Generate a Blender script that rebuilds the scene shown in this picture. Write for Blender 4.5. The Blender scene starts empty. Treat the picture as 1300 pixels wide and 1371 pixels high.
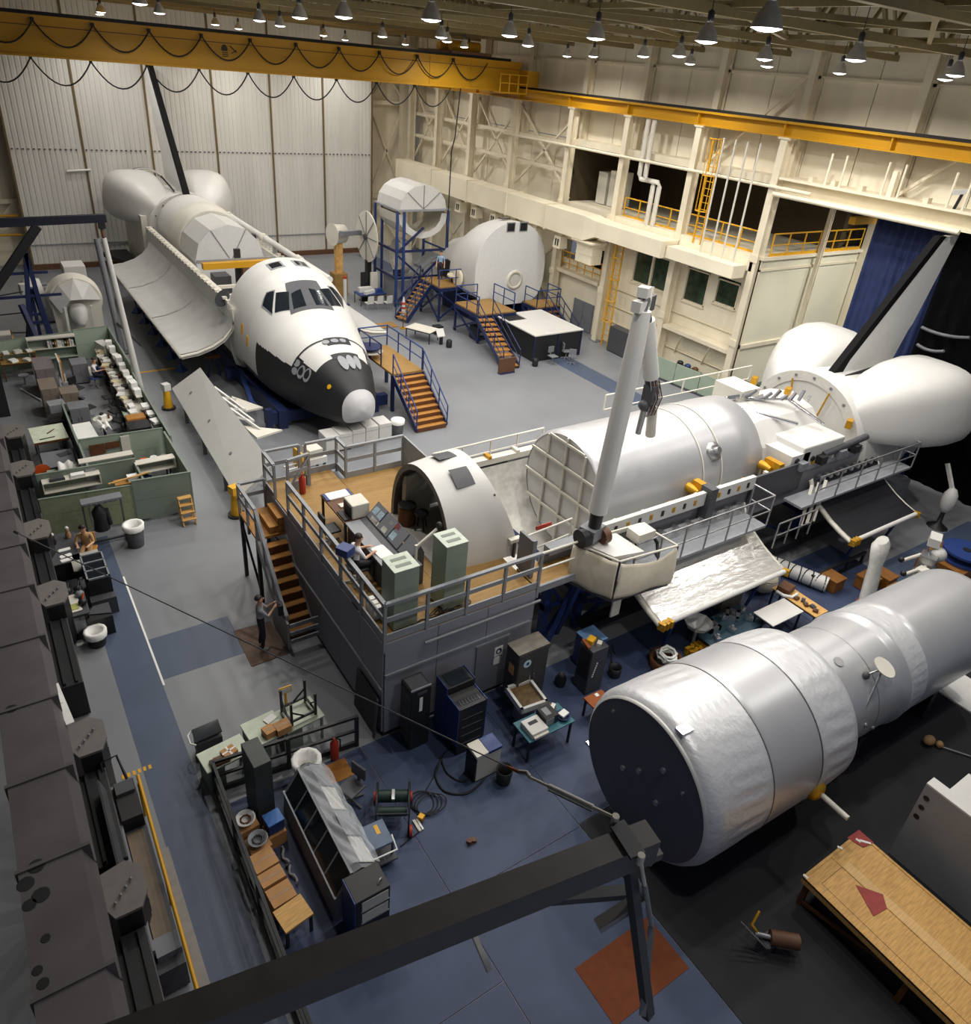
import bpy, bmesh, math, random
from mathutils import Vector, Matrix
random.seed(7)
PI = math.pi
SC = bpy.context.scene
COL = SC.collection
# ---------------------------------------------------------------- camera
CAM_R = ((0.8322687297483096, -0.5484802836740664, 0.08061104083158276),
         (-0.20901196087704016, -0.44512942367913966, -0.8707317591459561),
         (0.513461548407931, 0.7078341434233677, -0.48510623961214633))
FPX, CAM_H = 989.5346844625337, 14.3
cd = bpy.data.cameras.new('camera'); cam = bpy.data.objects.new('camera', cd); COL.objects.link(cam)
_r, _d, _f = (Vector(v) for v in CAM_R)
cam.matrix_world = Matrix(((_r.x, -_d.x, -_f.x, 0), (_r.y, -_d.y, -_f.y, 0), (_r.z, -_d.z, -_f.z, CAM_H), (0, 0, 0, 1)))
cd.sensor_fit = 'HORIZONTAL'; cd.sensor_width = 36; cd.lens = 36 * FPX / 1300
cd.shift_y = -44.5 / 1300; cd.clip_start = .05; cd.clip_end = 300
SC.camera = cam
# ---------------------------------------------------------------- world + exposure
wd = bpy.data.worlds.new('world'); SC.world = wd; wd.use_nodes = True
wd.node_tree.nodes['Background'].inputs[0].default_value = (.75, .82, 1, 1)
wd.node_tree.nodes['Background'].inputs[1].default_value = .22
vs = SC.view_settings
SC.display_settings.display_device = 'sRGB'
vs.view_transform = 'Standard'; vs.look = 'None'; vs.gamma = 1; vs.use_curve_mapping = False
vs.exposure = -0.5
LAMP_W = 330.0        # watts of one high bay lamp
LAMP_COL = (1.0, .96, .9)
SC.cycles.max_bounces = 6

def P(px, py, z=0.0):
    """where the sight line of a survey point of the photograph meets the level z"""
    d = _r * ((px - 650) / FPX) + _d * ((py - 641) / FPX) + _f
    return Vector((0, 0, CAM_H)) + d * ((z - CAM_H) / d.z)
def PX(px, py, x):
    d = _r * ((px - 650) / FPX) + _d * ((py - 641) / FPX) + _f
    return Vector((0, 0, CAM_H)) + d * (x / d.x)
def PY(px, py, y):
    d = _r * ((px - 650) / FPX) + _d * ((py - 641) / FPX) + _f
    return Vector((0, 0, CAM_H)) + d * (y / d.y)
# ---------------------------------------------------------------- materials
def lin(c):
    return tuple((v / 12.92 if v <= .04045 else ((v + .055) / 1.055) ** 2.4) for v in c)
def rgb(r, g, b): return lin((r / 255, g / 255, b / 255))
_M = {}
def mat(name, col, rough=.6, metal=0.0, var=.12, scale=6.0, bump=0.0, emit=None, stretch=None, spec=.5, alpha=1.0, trans=0.0):
    if name in _M: return _M[name]
    m = bpy.data.materials.new(name); m.use_nodes = True; _M[name] = m
    nt = m.node_tree; b = nt.nodes['Principled BSDF']
    b.inputs['Roughness'].default_value = rough; b.inputs['Metallic'].default_value = metal
    b.inputs['Specular IOR Level'].default_value = spec
    tc = nt.nodes.new('ShaderNodeTexCoord'); mp = nt.nodes.new('ShaderNodeMapping')
    nt.links.new(tc.outputs['Object'], mp.inputs[0])
    if stretch: mp.inputs['Scale'].default_value = stretch
    nz = nt.nodes.new('ShaderNodeTexNoise'); nz.inputs['Scale'].default_value = scale; nz.inputs['Detail'].default_value = 5
    nt.links.new(mp.outputs[0], nz.inputs['Vector'])
    cr = nt.nodes.new('ShaderNodeValToRGB')
    cr.color_ramp.elements[0].position = .3; cr.color_ramp.elements[1].position = .72
    cr.color_ramp.elements[0].color = (*[c * (1 - var) for c in col], 1)
    cr.color_ramp.elements[1].color = (*[min(1, c * (1 + var)) for c in col], 1)
    nt.links.new(nz.outputs[0], cr.inputs[0]); nt.links.new(cr.outputs[0], b.inputs['Base Color'])
    if bump:
        bp = nt.nodes.new('ShaderNodeBump'); bp.inputs['Strength'].default_value = bump; bp.inputs['Distance'].default_value = .03
        nt.links.new(nz.outputs[0], bp.inputs['Height']); nt.links.new(bp.outputs[0], b.inputs['Normal'])
    if emit:
        b.inputs['Emission Color'].default_value = (*emit[0], 1); b.inputs['Emission Strength'].default_value = emit[1]
    if trans: b.inputs['Transmission Weight'].default_value = trans
    if alpha < 1: b.inputs['Alpha'].default_value = alpha
    return m
WHITE = mat('white_paint', rgb(210, 209, 205), .45, var=.03, scale=1.5)
OFFW = mat('off_white_paint', rgb(214, 210, 198), .55, var=.06, scale=1.2)
CREAM = mat('cream_wall_paint', rgb(236, 227, 203), .6, var=.08, scale=.5)
CREAMD = mat('cream_column_paint', rgb(228, 218, 194), .55, var=.08, scale=1.0)
BLACK = mat('black_paint', rgb(30, 31, 34), .5, var=.15)
TILEB = mat('black_tile_coating', rgb(27, 28, 32), .55, var=.1, scale=3)
NAVY = mat('navy_blue_steel', rgb(28, 40, 82), .45, var=.15)
BLUES = mat('blue_steel', rgb(40, 62, 120), .45, var=.12)
YEL = mat('crane_yellow', rgb(198, 146, 12), .45, var=.05, scale=.6)
YELR = mat('yellow_safety_paint', rgb(224, 168, 28), .5, var=.08)
GREY = mat('grey_paint', rgb(120, 122, 128), .5, var=.06, scale=1.5)
GREYR = mat('grey_rail_paint', rgb(140, 143, 148), .45, var=.06)
GREYD = mat('dark_grey_paint', rgb(72, 73, 78), .55, var=.08)
PLY = mat('plywood', rgb(150, 116, 62), .6, var=.14, scale=3.5, stretch=(1, 7, 1))
PLYF = mat('plywood_fir', rgb(206, 160, 92), .6, var=.22, scale=4, stretch=(1, 9, 1))
WOODT = mat('wood_tread', rgb(170, 118, 52), .6, var=.12, scale=5)
WOODB = mat('brown_wood', rgb(96, 58, 30), .6, var=.2, scale=5)
GREEN = mat('pale_green_panel', rgb(156, 172, 154), .55, var=.05, scale=2)
GREEND = mat('grey_green_panel', rgb(124, 136, 124), .55, var=.06, scale=2)
GREENE = mat('green_enamel', rgb(142, 155, 138), .4, var=.05, scale=2)
SILVER = mat('silver_fabric', rgb(196, 197, 200), .38, metal=.48, var=.04, scale=.9, bump=.03)
SILVERC = mat('silver_creased', rgb(218, 219, 222), .38, metal=.3, var=.04, scale=5, bump=.5, stretch=(1.5, .5, 2.2))
SILVERR = mat('silver_radiator', rgb(236, 236, 234), .24, metal=.75, var=.14, scale=2.2, stretch=(.6, 2.2, 2.2), bump=.8)
RADG = mat('radiator_grey', rgb(200, 200, 198), .45, metal=.3, var=.06, scale=1.5)
STEEL = mat('bare_steel', rgb(170, 170, 172), .35, metal=.8, var=.1)
CHROME = mat('polished_steel', rgb(210, 210, 215), .2, metal=.9, var=.05)
FLOORC = mat('floor_concrete', rgb(128, 131, 136), .36, var=.10, scale=.35)
LANE = mat('floor_lane_blue', rgb(76, 88, 110), .45, var=.08, scale=.8)
BLUEF = mat('blue_floor_covering', rgb(54, 67, 98), .6, var=.14, scale=1.6)
BLACKF = mat('black_floor_mat', rgb(24, 26, 32), .75, var=.2, scale=1.5)
ORNG = mat('orange_fabric', rgb(206, 84, 22), .7)
BROWNF = mat('brown_floor_mat', rgb(112, 92, 78), .8, var=.1)
RUST = mat('rust_board', rgb(150, 78, 30), .7, var=.12)
CARD = mat('cardboard', rgb(186, 138, 88), .75, var=.08, scale=3)
TAPE = mat('packing_tape', rgb(160, 118, 74), .4)
PAPER = mat('white_paper', rgb(238, 238, 234), .7, var=.03)
GLASSD = mat('dark_glass', rgb(30, 36, 42), .12, var=.1)
GLASSG = mat('green_tinted_glass', rgb(52, 66, 50), .1, var=.5, scale=2.5)
CABLE = mat('black_cable', rgb(24, 24, 26), .6)
BROWNS = mat('brown_steel', rgb(98, 66, 44), .6)
GOLD = mat('gold_fitting', rgb(198, 148, 30), .4, metal=.4)
CLOTH = mat('beige_cloth', rgb(224, 214, 192), .8, var=.05, bump=.1)
SKIN = mat('skin', rgb(206, 158, 128), .55, var=.05)
HAIR = mat('dark_hair', rgb(40, 30, 26), .6)
RED = mat('red_paint', rgb(168, 52, 34), .5)
TEAL = mat('teal_laminate', rgb(52, 110, 124), .45)
LAMPM = mat('lamp_glow', (1, 1, 1), .5, emit=((1, .96, .88), 9.0))
CLEAR = mat('clear_plastic_film', rgb(225, 230, 235), .12, var=.05, bump=.6, scale=9, alpha=.34)
# ---------------------------------------------------------------- mesh builder
class MB:
    def __init__(s): s.v = []; s.f = []; s.sm = []; s.mi = []
    def add(s, vs, fs, smooth=False, mi=0):
        o = len(s.v); s.v += [tuple(v) for v in vs]
        for f in fs: s.f.append(tuple(i + o for i in f)); s.sm.append(smooth); s.mi.append(mi)
        return s
    def bb(s, x0, x1, y0, y1, z0, z1, mi=0):
        v = [(x, y, z) for z in (z0, z1) for y in (y0, y1) for x in (x0, x1)]
        return s.add(v, [(0, 2, 3, 1), (4, 5, 7, 6), (0, 1, 5, 4), (2, 6, 7, 3), (0, 4, 6, 2), (1, 3, 7, 5)], mi=mi)
    def box(s, c, d, rz=0, mi=0, M=None):
        hx, hy, hz = d[0] / 2, d[1] / 2, d[2] / 2
        M = M or Matrix.Rotation(rz, 3, 'Z')
        v = [Vector(c) + M @ Vector((x, y, z)) for z in (-hz, hz) for y in (-hy, hy) for x in (-hx, hx)]
        return s.add(v, [(0, 2, 3, 1), (4, 5, 7, 6), (0, 1, 5, 4), (2, 6, 7, 3), (0, 4, 6, 2), (1, 3, 7, 5)], mi=mi)
    def beam(s, a, b, w, h=None, up=(0, 0, 1), mi=0):
        h = h or w; a = Vector(a); b = Vector(b); d = b - a; L = d.length
        if L < 1e-6: return s
        d /= L; u = Vector(up)
        if abs(d.dot(u)) > .99: u = Vector((0, 1, 0))
        r = d.cross(u).normalized(); u = r.cross(d)
        M = Matrix((r, d, u)).transposed()
        return s.box((a + b) / 2, (w, L, h), M=M, mi=mi)
    def ring(s, c, d, r, n, rot=0):
        d = Vector(d).normalized(); u = Vector((0, 0, 1)) if abs(d.z) < .95 else Vector((1, 0, 0))
        a = d.cross(u).normalized(); b = d.cross(a)
        return [Vector(c) + (a * math.cos(2 * PI * i / n + rot) + b * math.sin(2 * PI * i / n + rot)) * r for i in range(n)]
    def loft(s, rings, cap=True, smooth=True, closed=True, mi=0):
        n = len(rings[0]); v = [p for R in rings for p in R]; f = []
        for k in range(len(rings) - 1):
            for i in range(n if closed else n - 1):
                j = (i + 1) % n
                f.append((k * n + i, k * n + j, (k + 1) * n + j, (k + 1) * n + i))
        s.add(v, f, smooth, mi)
        if cap:
            s.add(list(reversed(rings[0])), [tuple(range(n))], False, mi); s.add(rings[-1], [tuple(range(n))], False, mi)
        return s
    def tube(s, a, b, r, n=8, r2=None, cap=True, mi=0):
        d = Vector(b) - Vector(a)
        return s.loft([s.ring(a, d, r, n), s.ring(b, d, r if r2 is None else r2, n)], cap, True, mi=mi)
    def path(s, pts, r, n=6, mi=0):
        pts = [Vector(p) for p in pts]; R = []
        for i, p in enumerate(pts):
            d = pts[min(i + 1, len(pts) - 1)] - pts[max(i - 1, 0)]
            R.append(s.ring(p, d, r, n))
        return s.loft(R, True, True, mi=mi)
    def lathe(s, prof, o=(0, 0, 0), axis=(0, 0, 1), n=16, cap=True, smooth=True, mi=0, arc=None):
        ax = Vector(axis).normalized(); o = Vector(o)
        return s.loft([s.ring(o + ax * h, ax, max(r, .001), n) for r, h in prof], cap, smooth, mi=mi)
    def prism(s, pts, z0, z1, mi=0):
        n = len(pts); v = [(x, y, z0) for x, y in pts] + [(x, y, z1) for x, y in pts]
        f = [tuple(reversed(range(n))), tuple(range(n, 2 * n))] + [(i, (i + 1) % n, (i + 1) % n + n, i + n) for i in range(n)]
        return s.add(v, f, mi=mi)
    def slab(s, pts, n, t, mi=0):
        """polygon pts thickened by t along n"""
        n = Vector(n).normalized() * t; k = len(pts); P_ = [Vector(p) for p in pts]
        v = P_ + [p + n for p in P_]
        return s.add(v, [tuple(reversed(range(k))), tuple(range(k, 2 * k))] + [(i, (i + 1) % k, (i + 1) % k + k, i + k) for i in range(k)], mi=mi)
    def grid(s, fn, nu, nv, smooth=True, mi=0):
        v = [fn(i / nu, j / nv) for i in range(nu + 1) for j in range(nv + 1)]; w = nv + 1
        return s.add(v, [(i * w + j, (i + 1) * w + j, (i + 1) * w + j + 1, i * w + j + 1) for i in range(nu) for j in range(nv)], smooth, mi)
    def ball(s, c, r, n=10, sc=(1, 1, 1), mi=0):
        c = Vector(c); m = max(4, n // 2 + 1); R = []
        for k in range(m + 1):
            t = PI * k / m; rr = max(math.sin(t), .02); zz = -math.cos(t)
            R.append([c + Vector((math.cos(2 * PI * i / n) * rr * r * sc[0], math.sin(2 * PI * i / n) * rr * r * sc[1], zz * r * sc[2])) for i in range(n)])
        return s.loft(R, True, True, mi=mi)
# ---------------------------------------------------------------- objects
ROOT = {}
def tag(o, label=None, cat=None, group=None, kind=None):
    if label: o['label'] = label
    if cat: o['category'] = cat
    if group: o['group'] = group
    if kind: o['kind'] = kind
    return o
def thing(name, label, cat, loc=(0, 0, 0), rz=0, group=None):
    o = bpy.data.objects.new(name, None); COL.objects.link(o)
    o.location = loc; o.rotation_euler = (0, 0, rz); o.empty_display_size = .2
    ROOT[o.name] = Matrix.Translation(Vector(loc)) @ Matrix.Rotation(rz, 4, 'Z')
    return tag(o, label, cat, group)
def mesh(name, mb, mats):
    me = bpy.data.meshes.new(name); me.from_pydata(mb.v, [], mb.f)
    mats = mats if isinstance(mats, (list, tuple)) else [mats]
    for m in mats: me.materials.append(m)
    me.polygons.foreach_set('use_smooth', mb.sm); me.polygons.foreach_set('material_index', mb.mi)
    bm = bmesh.new(); bm.from_mesh(me); bmesh.ops.recalc_face_normals(bm, faces=bm.faces); bm.to_mesh(me); bm.free()
    return me
def part(name, mb, m, parent, W=False, label=None, kind=None, bevel=0):
    if W and parent is not None:
        inv = ROOT[parent.name].inverted(); mb.v = [tuple(inv @ Vector(v)) for v in mb.v]
    o = bpy.data.objects.new(name, mesh(name, mb, m)); COL.objects.link(o)
    if parent is not None:
        o.parent = parent; ROOT[o.name] = ROOT[parent.name]
    if bevel:
        bv = o.modifiers.new('bevel', 'BEVEL'); bv.width = bevel; bv.segments = 2; bv.limit_method = 'ANGLE'
    return tag(o, label, kind=kind)
def one(name, label, cat, mb, m, loc, rz=0, group=None, kind=None, W=False, bevel=0):
    """a thing that is a single mesh"""
    M = Matrix.Translation(Vector(loc)) @ Matrix.Rotation(rz, 4, 'Z')
    if W: inv = M.inverted(); mb.v = [tuple(inv @ Vector(v)) for v in mb.v]
    o = bpy.data.objects.new(name, mesh(name, mb, m)); COL.objects.link(o)
    o.location = loc; o.rotation_euler = (0, 0, rz); ROOT[o.name] = M
    if bevel:
        bv = o.modifiers.new('bevel', 'BEVEL'); bv.width = bevel; bv.segments = 2; bv.limit_method = 'ANGLE'
    return tag(o, label, cat, group, kind)
def struct(name, mb, m):
    o = bpy.data.objects.new(name, mesh(name, mb, m)); COL.objects.link(o); ROOT[o.name] = Matrix.Identity(4)
    return tag(o, kind='structure')
def share(o, name, parent, loc):
    """a further piece that shares mesh data"""
    c = bpy.data.objects.new(name, o.data); COL.objects.link(c); c.location = loc
    if parent is not None: c.parent = parent
    ROOT[c.name] = ROOT.get(parent.name if parent else '', Matrix.Identity(4)); return c
def sag(a, b, d, n=10):
    a = Vector(a); b = Vector(b)
    return [a.lerp(b, i / n) - Vector((0, 0, d * 4 * (i / n) * (1 - i / n))) for i in range(n + 1)]
# ================================================================ HIGH BAY LAMPS
LAMP_SPOTS = [(9.75,25.2),(9.5,21.4),(10,17.6),(18,36.2),(19.6,33.0),(16.6,28.4),(19.4,26.6),(14.33,20.6),(23.2,24.2),(14.2,16.6),(21.2,20.4),
              (13.93,12.7),(20.34,16.2),(18.35,12.0),(23.8,12.4),(8.5,37.6),(13.4,37.0),(24.5,39.4),(26.5,31),(8.2,3.0),(4.9,18.6),(22,3.4),(28.2,7.6),(28.2,26.4),(28.6,35.6),(28,44.5),(35.6,18.4,10.5),(38.2,18.0,10.5),(35.2,13,10.5),(27.5,14.6),(28,18.8),(25.6,20.2),(6.0,29.0),(11.0,32.6),  # includes unseen lamps added to brighten the right wall, annex and tail fin
              (8,48),(14,49),(20,48),(26,49),(9,54.5),(17,54.5),(24.5,55),(10.68,8.6),(16.4,7.4)]
GLASSB = mat('lamp_reflector', rgb(214, 212, 204), .4)
ORD = ['first', 'second', 'third', 'fourth', 'fifth', 'sixth', 'seventh', 'eighth', 'ninth', 'tenth', 'eleventh', 'twelfth'] + ['%dth' % k for k in range(13, 60)]
def pixel(p):
    q = Vector(p) - Vector((0, 0, CAM_H)); w = _f.dot(q); return 650 + FPX * _r.dot(q) / w, 641 + FPX * _d.dot(q) / w
LAMP_SPOTS.sort(key=lambda s: pixel((s[0], s[1], s[2] if len(s) > 2 else 15.1))[0])
def high_bay(i, x, y, z=15.15):
    t = thing('high_bay_lamp', 'bell shaped high bay lamp under the roof, %s from the left' % ORD[i], 'lamp', (x, y, z), group='high bay lamps under the roof')
    part('reflector', MB().lathe([(.24, 0), (.23, .04), (.18, .18), (.1, .3), (.08, .35)], n=16, cap=False), GLASSB, t)
    part('lens', MB().lathe([(.02, -.05), (.14, -.035), (.225, .0), (.225, .03)], n=16), LAMPM, t)
    part('ballast_housing', MB().lathe([(.06, .35), (.07, .38), (.07, .54), (.03, .58)], n=10), GREYD, t)
    part('hanger', MB().tube((0, 0, .56), (0, 0, (18.6 if z > 15 else 11.2) - z), .012, 5), GREYD, t)
    L = bpy.data.lights.new('high_bay_light', 'AREA'); L.shape = 'DISK'; L.size = .5; L.energy = LAMP_W; L.color = LAMP_COL; L.spread = 2.75
    o = bpy.data.objects.new('high_bay_light', L); COL.objects.link(o); o.parent = t; o.location = (0, 0, -.08)
    L = bpy.data.lights.new('lens_glow', 'POINT'); L.shadow_soft_size = .12; L.energy = LAMP_W * .07; L.color = LAMP_COL
    o = bpy.data.objects.new('lens_glow', L); COL.objects.link(o); o.parent = t; o.location = (0, 0, -.22)
for i, s in enumerate(LAMP_SPOTS): high_bay(i, *s)
# ================================================================ FLOOR
fl = struct('floor', MB().bb(-6, 46, -3, 62, -.2, 0), FLOORC)
def mark(name, x0, x1, y0, y1, m, z=.004):
    return part(name, MB().bb(x0, x1, y0, y1, 0, z), m, fl)
mark('painted_lane', .75, 1.72, -3, 23.0, LANE)
mark('painted_lane', 1.72, 3.9, 15.6, 17.3, LANE)
mark('painted_lane', 26.2, 27.6, 24, 57, LANE)
mark('painted_lane', 20, 31, 8.2, 9.6, LANE)
mark('painted_line', 5.0, 7.2, 36.9, 37.05, YELR, .006)
mark('white_line', .12, .72, 17.9, 18.0, PAPER, .007)
mark('white_line', 1.72, 1.77, 15.4, 20.5, PAPER, .007)
# raised blue covering in front of the platform, laid in big sheets
for k, (x0, x1, y0, y1) in enumerate([(2.0, 5.2, -3, 5.2), (2.0, 5.2, 5.22, 11.2), (5.22, 8.42, -3, 6.9), (5.22, 8.42, 6.92, 11.2), (8.44, 13.9, 6.98, 11.2), (13.92, 19.4, 6.98, 11.2), (19.42, 24, 6.98, 11.2)]):
    mark('blue_sheet', x0, x1, y0, y1, BLUEF, .02)
mark('black_mat', 8.44, 26, -3, 6.96, BLACKF, .022)
for k in range(6):
    y = 12.66 + .0 * k
    part('hazard_stripe', MB().bb(.32 + .11 * k, .38 + .11 * k, 12.95, 13.07, 0, .006), YELR, fl)
# ================================================================ BACK WALL: hangar door leaves
wb = struct('wall_back', MB().bb(-4, 34, 59.6, 59.9, 0, 19), CREAM)
DOORG = mat('hangar_door_grey', rgb(216, 214, 208), .55, var=.07, scale=.5, stretch=(2.5, 1, .25))
BRNS = mat('brown_joint', rgb(112, 92, 60), .6)
xs = [3.2, 7.4, 11.6, 15.97, 20, 24, 28.0]
for a, b in zip(xs[:-1], xs[1:]):
    m = MB(); n = int((b - a - .1) / .3)
    pts = []
    for i in range(n):
        x = a + .05 + (b - a - .1) * i / n; w = (b - a - .1) / n
        pts += [(x, 58.0), (x + w * .62, 58.0), (x + w * .68, 58.03), (x + w * .94, 58.03)]
    pts += [(b - .05, 58.0), (b - .05, 58.2), (a + .05, 58.2)]
    m.prism(pts, .1, 17.6)
    lf = part('door_leaf', m, DOORG, wb)
    part('joint_post', MB().bb(a - .06, a + .06, 57.93, 58.25, 0, 17.6), BRNS, wb)
    part('rail_strip', MB().bb(a + .1, b - .1, 57.94, 57.99, 1.55, 1.63), GREYR, lf)
    mm = MB()
    for i in range(n): mm.bb(a + .12 + i * .3, a + .24 + i * .3, 57.95, 58.02, 7.45, 7.52)
    part('fastener_row', mm, GREYD, lf)
part('joint_post', MB().bb(27.94, 28.06, 57.93, 59.6, 0, 17.6), BRNS, wb)
part('door_guide', MB().bb(3.1, 28, 57.8, 57.98, 0, .35), BROWNS, wb)
part('door_guide', MB().bb(3.1, 28, 57.85, 58.3, 17.6, 18.1), GREYD, wb)
def brace(a, b, w=.14, parent=None, m=CREAMD, name='brace'):
    return part(name, MB().beam(a, b, w, w), m, parent)
for z0, z1 in ((0, 4.2), (4.2, 11.2), (11.2, 15)):
    brace((28.3, 59.2, z0), (31.5, 59.2, z1), parent=wb); brace((31.5, 59.2, z0), (28.3, 59.2, z1), parent=wb)
    part('girt', MB().bb(28.0, 31.8, 59.0, 59.3, z1 - .15, z1 + .15), CREAMD, wb)
    brace((-1, 59.2, z0), (3, 59.2, z1), parent=wb); part('girt', MB().bb(-4, 3.1, 59.0, 59.3, z1 - .15, z1 + .15), CREAMD, wb)
part('wall_column', MB().bb(31.0, 31.5, 58.6, 59.2, 0, 18), CREAMD, wb)
part('wall_column', MB().bb(-.9, -.5, 58.6, 59.2, 0, 18), CREAMD, wb)
for z in (2.2, 3.4): part('yellow_pipe', MB().tube((-3, 58.5, z), (3.0, 58.5, z), .08), YEL, wb)
# ================================================================ LEFT WALL (out of the light)
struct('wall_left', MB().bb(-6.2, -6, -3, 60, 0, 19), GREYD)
# ================================================================ RIGHT WALL
wr = struct('wall_right', MB().bb(32.5, 32.8, 22.6, 60, 10.9, 19), CREAM)
tag(wr, kind='structure')
PANEL = mat('cream_panel', rgb(236, 228, 206), .6, var=.10, scale=.7, stretch=(1, 1, .2))
# upper cladding sheets, one per half bay
ys = [9.6 + 2.55 * k for k in range(20)]
for a, b in zip(ys[:-1], ys[1:]):
    z0 = 10.9 if a > 21 else 10.9
    part('cladding_panel', MB().bb(32.3, 32.5, a + .02, b - .02, z0, 15.05), PANEL, wr)
    part('cladding_panel', MB().bb(32.34, 32.5, a + .02, b - .02, 15.12, 19), PANEL, wr)
    if a > 37: part('cladding_panel', MB().bb(32.3, 32.5, a + .02, b - .02, 0.1, 10.85), PANEL, wr)
part('ledge', MB().bb(32.2, 32.5, 9.6, 58, 15.02, 15.14), CREAMD, wr)
def hcol(m, x, y, z0, z1, w=.36, d=.5):
    m.bb(x - d / 2, x - d / 2 + .05, y - w / 2, y + w / 2, z0, z1); m.bb(x + d / 2 - .05, x + d / 2, y - w / 2, y + w / 2, z0, z1)
    m.bb(x - d / 2 + .05, x + d / 2 - .05, y - .03, y + .03, z0, z1); return m
CY = [22.6, 27.6, 32.7, 37.5, 43.4, 48.5, 53.2, 57.4]
for y in CY:
    c = part('wall_column', hcol(MB(), 31.2, y, 0, 12.62), CREAMD, wr)
    part('column_cap', MB().bb(30.9, 31.5, y - .3, y + .3, 12.58, 12.66), CREAMD, c)
    part('wall_column', hcol(MB(), 32.0, y, 10.5, 18.4, .34, .5), CREAMD, wr)
    part('base_plate', MB().bb(30.85, 31.55, y - .3, y + .3, 0, .06), GREY, c)
    for z in (3.0, 7.2):
        part('splice_plate', MB().bb(30.9, 30.95, y - .24, y + .24, z, z + .35), CREAMD, c)
for y in (12.5, 17.5): part('wall_column', hcol(MB(), 32.0, y, 10.9, 18.4, .34, .5), CREAMD, wr)
for a, b in zip(CY[3:-1], CY[4:]):
    for z0, z1 in ((0.2, 5.2), (7.6, 12.4)):
        if b - a > 4: brace((31.6, a, z0), (31.6, b, z1), .12, wr); brace((31.6, b, z0), (31.6, a, z1), .12, wr)
for y0, y1 in ((12.5, 17.5), (22.6, 27.6), (9.8, 12.5)):
    brace((31.9, y0, 15.3), (31.9, y1, 10.9), .12, wr)
# girts and the cream pipe that runs along the wall
for z in (10.55, 9.0): part('girt', MB().bb(31.5, 31.75, 37.5, 57.4, z, z + .22), CREAMD, wr)
part('girt', MB().bb(31.3, 32.34, 22.4, 37.5, 10.66, 11.0), CREAMD, wr)
part('fire_pipe', MB().tube((30.85, 20.5, 10.62), (30.85, 44, 10.62), .075, 8), CREAM, wr)
# mezzanine behind the columns
mz = struct('trim_1', MB().bb(31.45, 38, 22.6, 37.6, 7.15, 7.45), CREAM)
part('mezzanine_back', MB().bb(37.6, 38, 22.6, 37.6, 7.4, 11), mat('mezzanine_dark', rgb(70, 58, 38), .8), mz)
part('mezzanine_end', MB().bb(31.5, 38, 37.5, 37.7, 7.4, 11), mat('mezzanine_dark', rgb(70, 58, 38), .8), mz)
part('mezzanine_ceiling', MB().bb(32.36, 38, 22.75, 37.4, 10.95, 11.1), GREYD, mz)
part('edge_beam', MB().bb(30.95, 31.5, 22.6, 33.2, 6.75, 7.5), CREAM, mz)
for k, (y, w) in enumerate(((36.2, .8), (35, 1.1))):
    part('mezzanine_duct', MB().bb(33, 33.8, y - w / 2, y + w / 2, 7.5, 9.3 + .2 * k), OFFW, mz)
def rail_run(name, pts, h, m, parent, r=.03, mids=(.5,), step=1.5, toe=False, W=True):
    """a run of pipe railing: top rail, mid rails, posts (each a piece)"""
    pts = [Vector(p) for p in pts]
    up = Vector((0, 0, h))
    for a, b in zip(pts[:-1], pts[1:]):
        part('top_rail', MB().tube(a + up, b + up, r, 6), m, parent, W=W)
        for q in mids: part('mid_rail', MB().tube(a + up * q, b + up * q, r * .8, 6), m, parent, W=W)
        n = max(1, round((b - a).length / step))
        for i in range(n + (1 if b == pts[-1] else 0)):
            p = a.lerp(b, i / n); part('rail_post', MB().tube(p, p + up, r, 6), m, parent, W=W)
        if toe: part('toe_board', MB().beam(a + Vector((0, 0, .07)), b + Vector((0, 0, .07)), .03, .14), m, parent, W=W)
t = thing('mezzanine_railing', 'yellow pipe railing along the dark mezzanine edge between cream columns', 'railing', (31.5, 22.8, 7.46))
rail_run('r', [(31.5, 22.9, 7.46), (31.5, 32.4, 7.46)], 1.05, YELR, t, .04, (.5,), 1.2, True)
t = thing('annex_railing', 'yellow pipe railing on top of the cream room at right wall corner', 'railing', (31.8, 22.4, 7.46))
rail_run('r', [(31.8, 22.4, 7.46), (39.3, 22.4, 7.46)], 1.05, YELR, t, .04, (.5,), 1.25, True)
# lower rooms with windows
lr = struct('wall_right_lower', MB().bb(31.95, 32.2, 22.6, 42, 3.2, 3.9), CREAM)
WX = 31.75
WINS = [(31.1, 28.4, 4.1, 5.9), (27.1, 25.55, 4.1, 5.85), (25.0, 23.55, 4.55, 5.8)]
m = MB()
m.bb(WX, WX + .2, 22.6, 33.4, 0, 4.1); m.bb(WX, WX + .2, 22.6, 33.4, 5.9, 7.2)
seg = [33.4, 31.1, 28.4, 27.1, 25.55, 25.0, 23.55, 22.6]
for a, b in zip(seg[0::2], seg[1::2]): m.bb(WX, WX + .2, b, a, 4.1, 5.9)
m.bb(WX, WX + .2, 23.55, 25.0, 4.1, 4.55)
m.bb(WX, WX + .2, 33.4, 42, 0, 3.4); m.bb(WX, WX + .2, 37.7, 42, 3.4, 6.2); m.bb(WX, WX + .2, 33.4, 37.7, 5.2, 6.2)
part('room_wall', m, CREAM, lr)
part('recess_back', MB().bb(33.2, 33.3, 33.4, 37.8, 3.3, 5.3), BLACK, lr)
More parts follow.
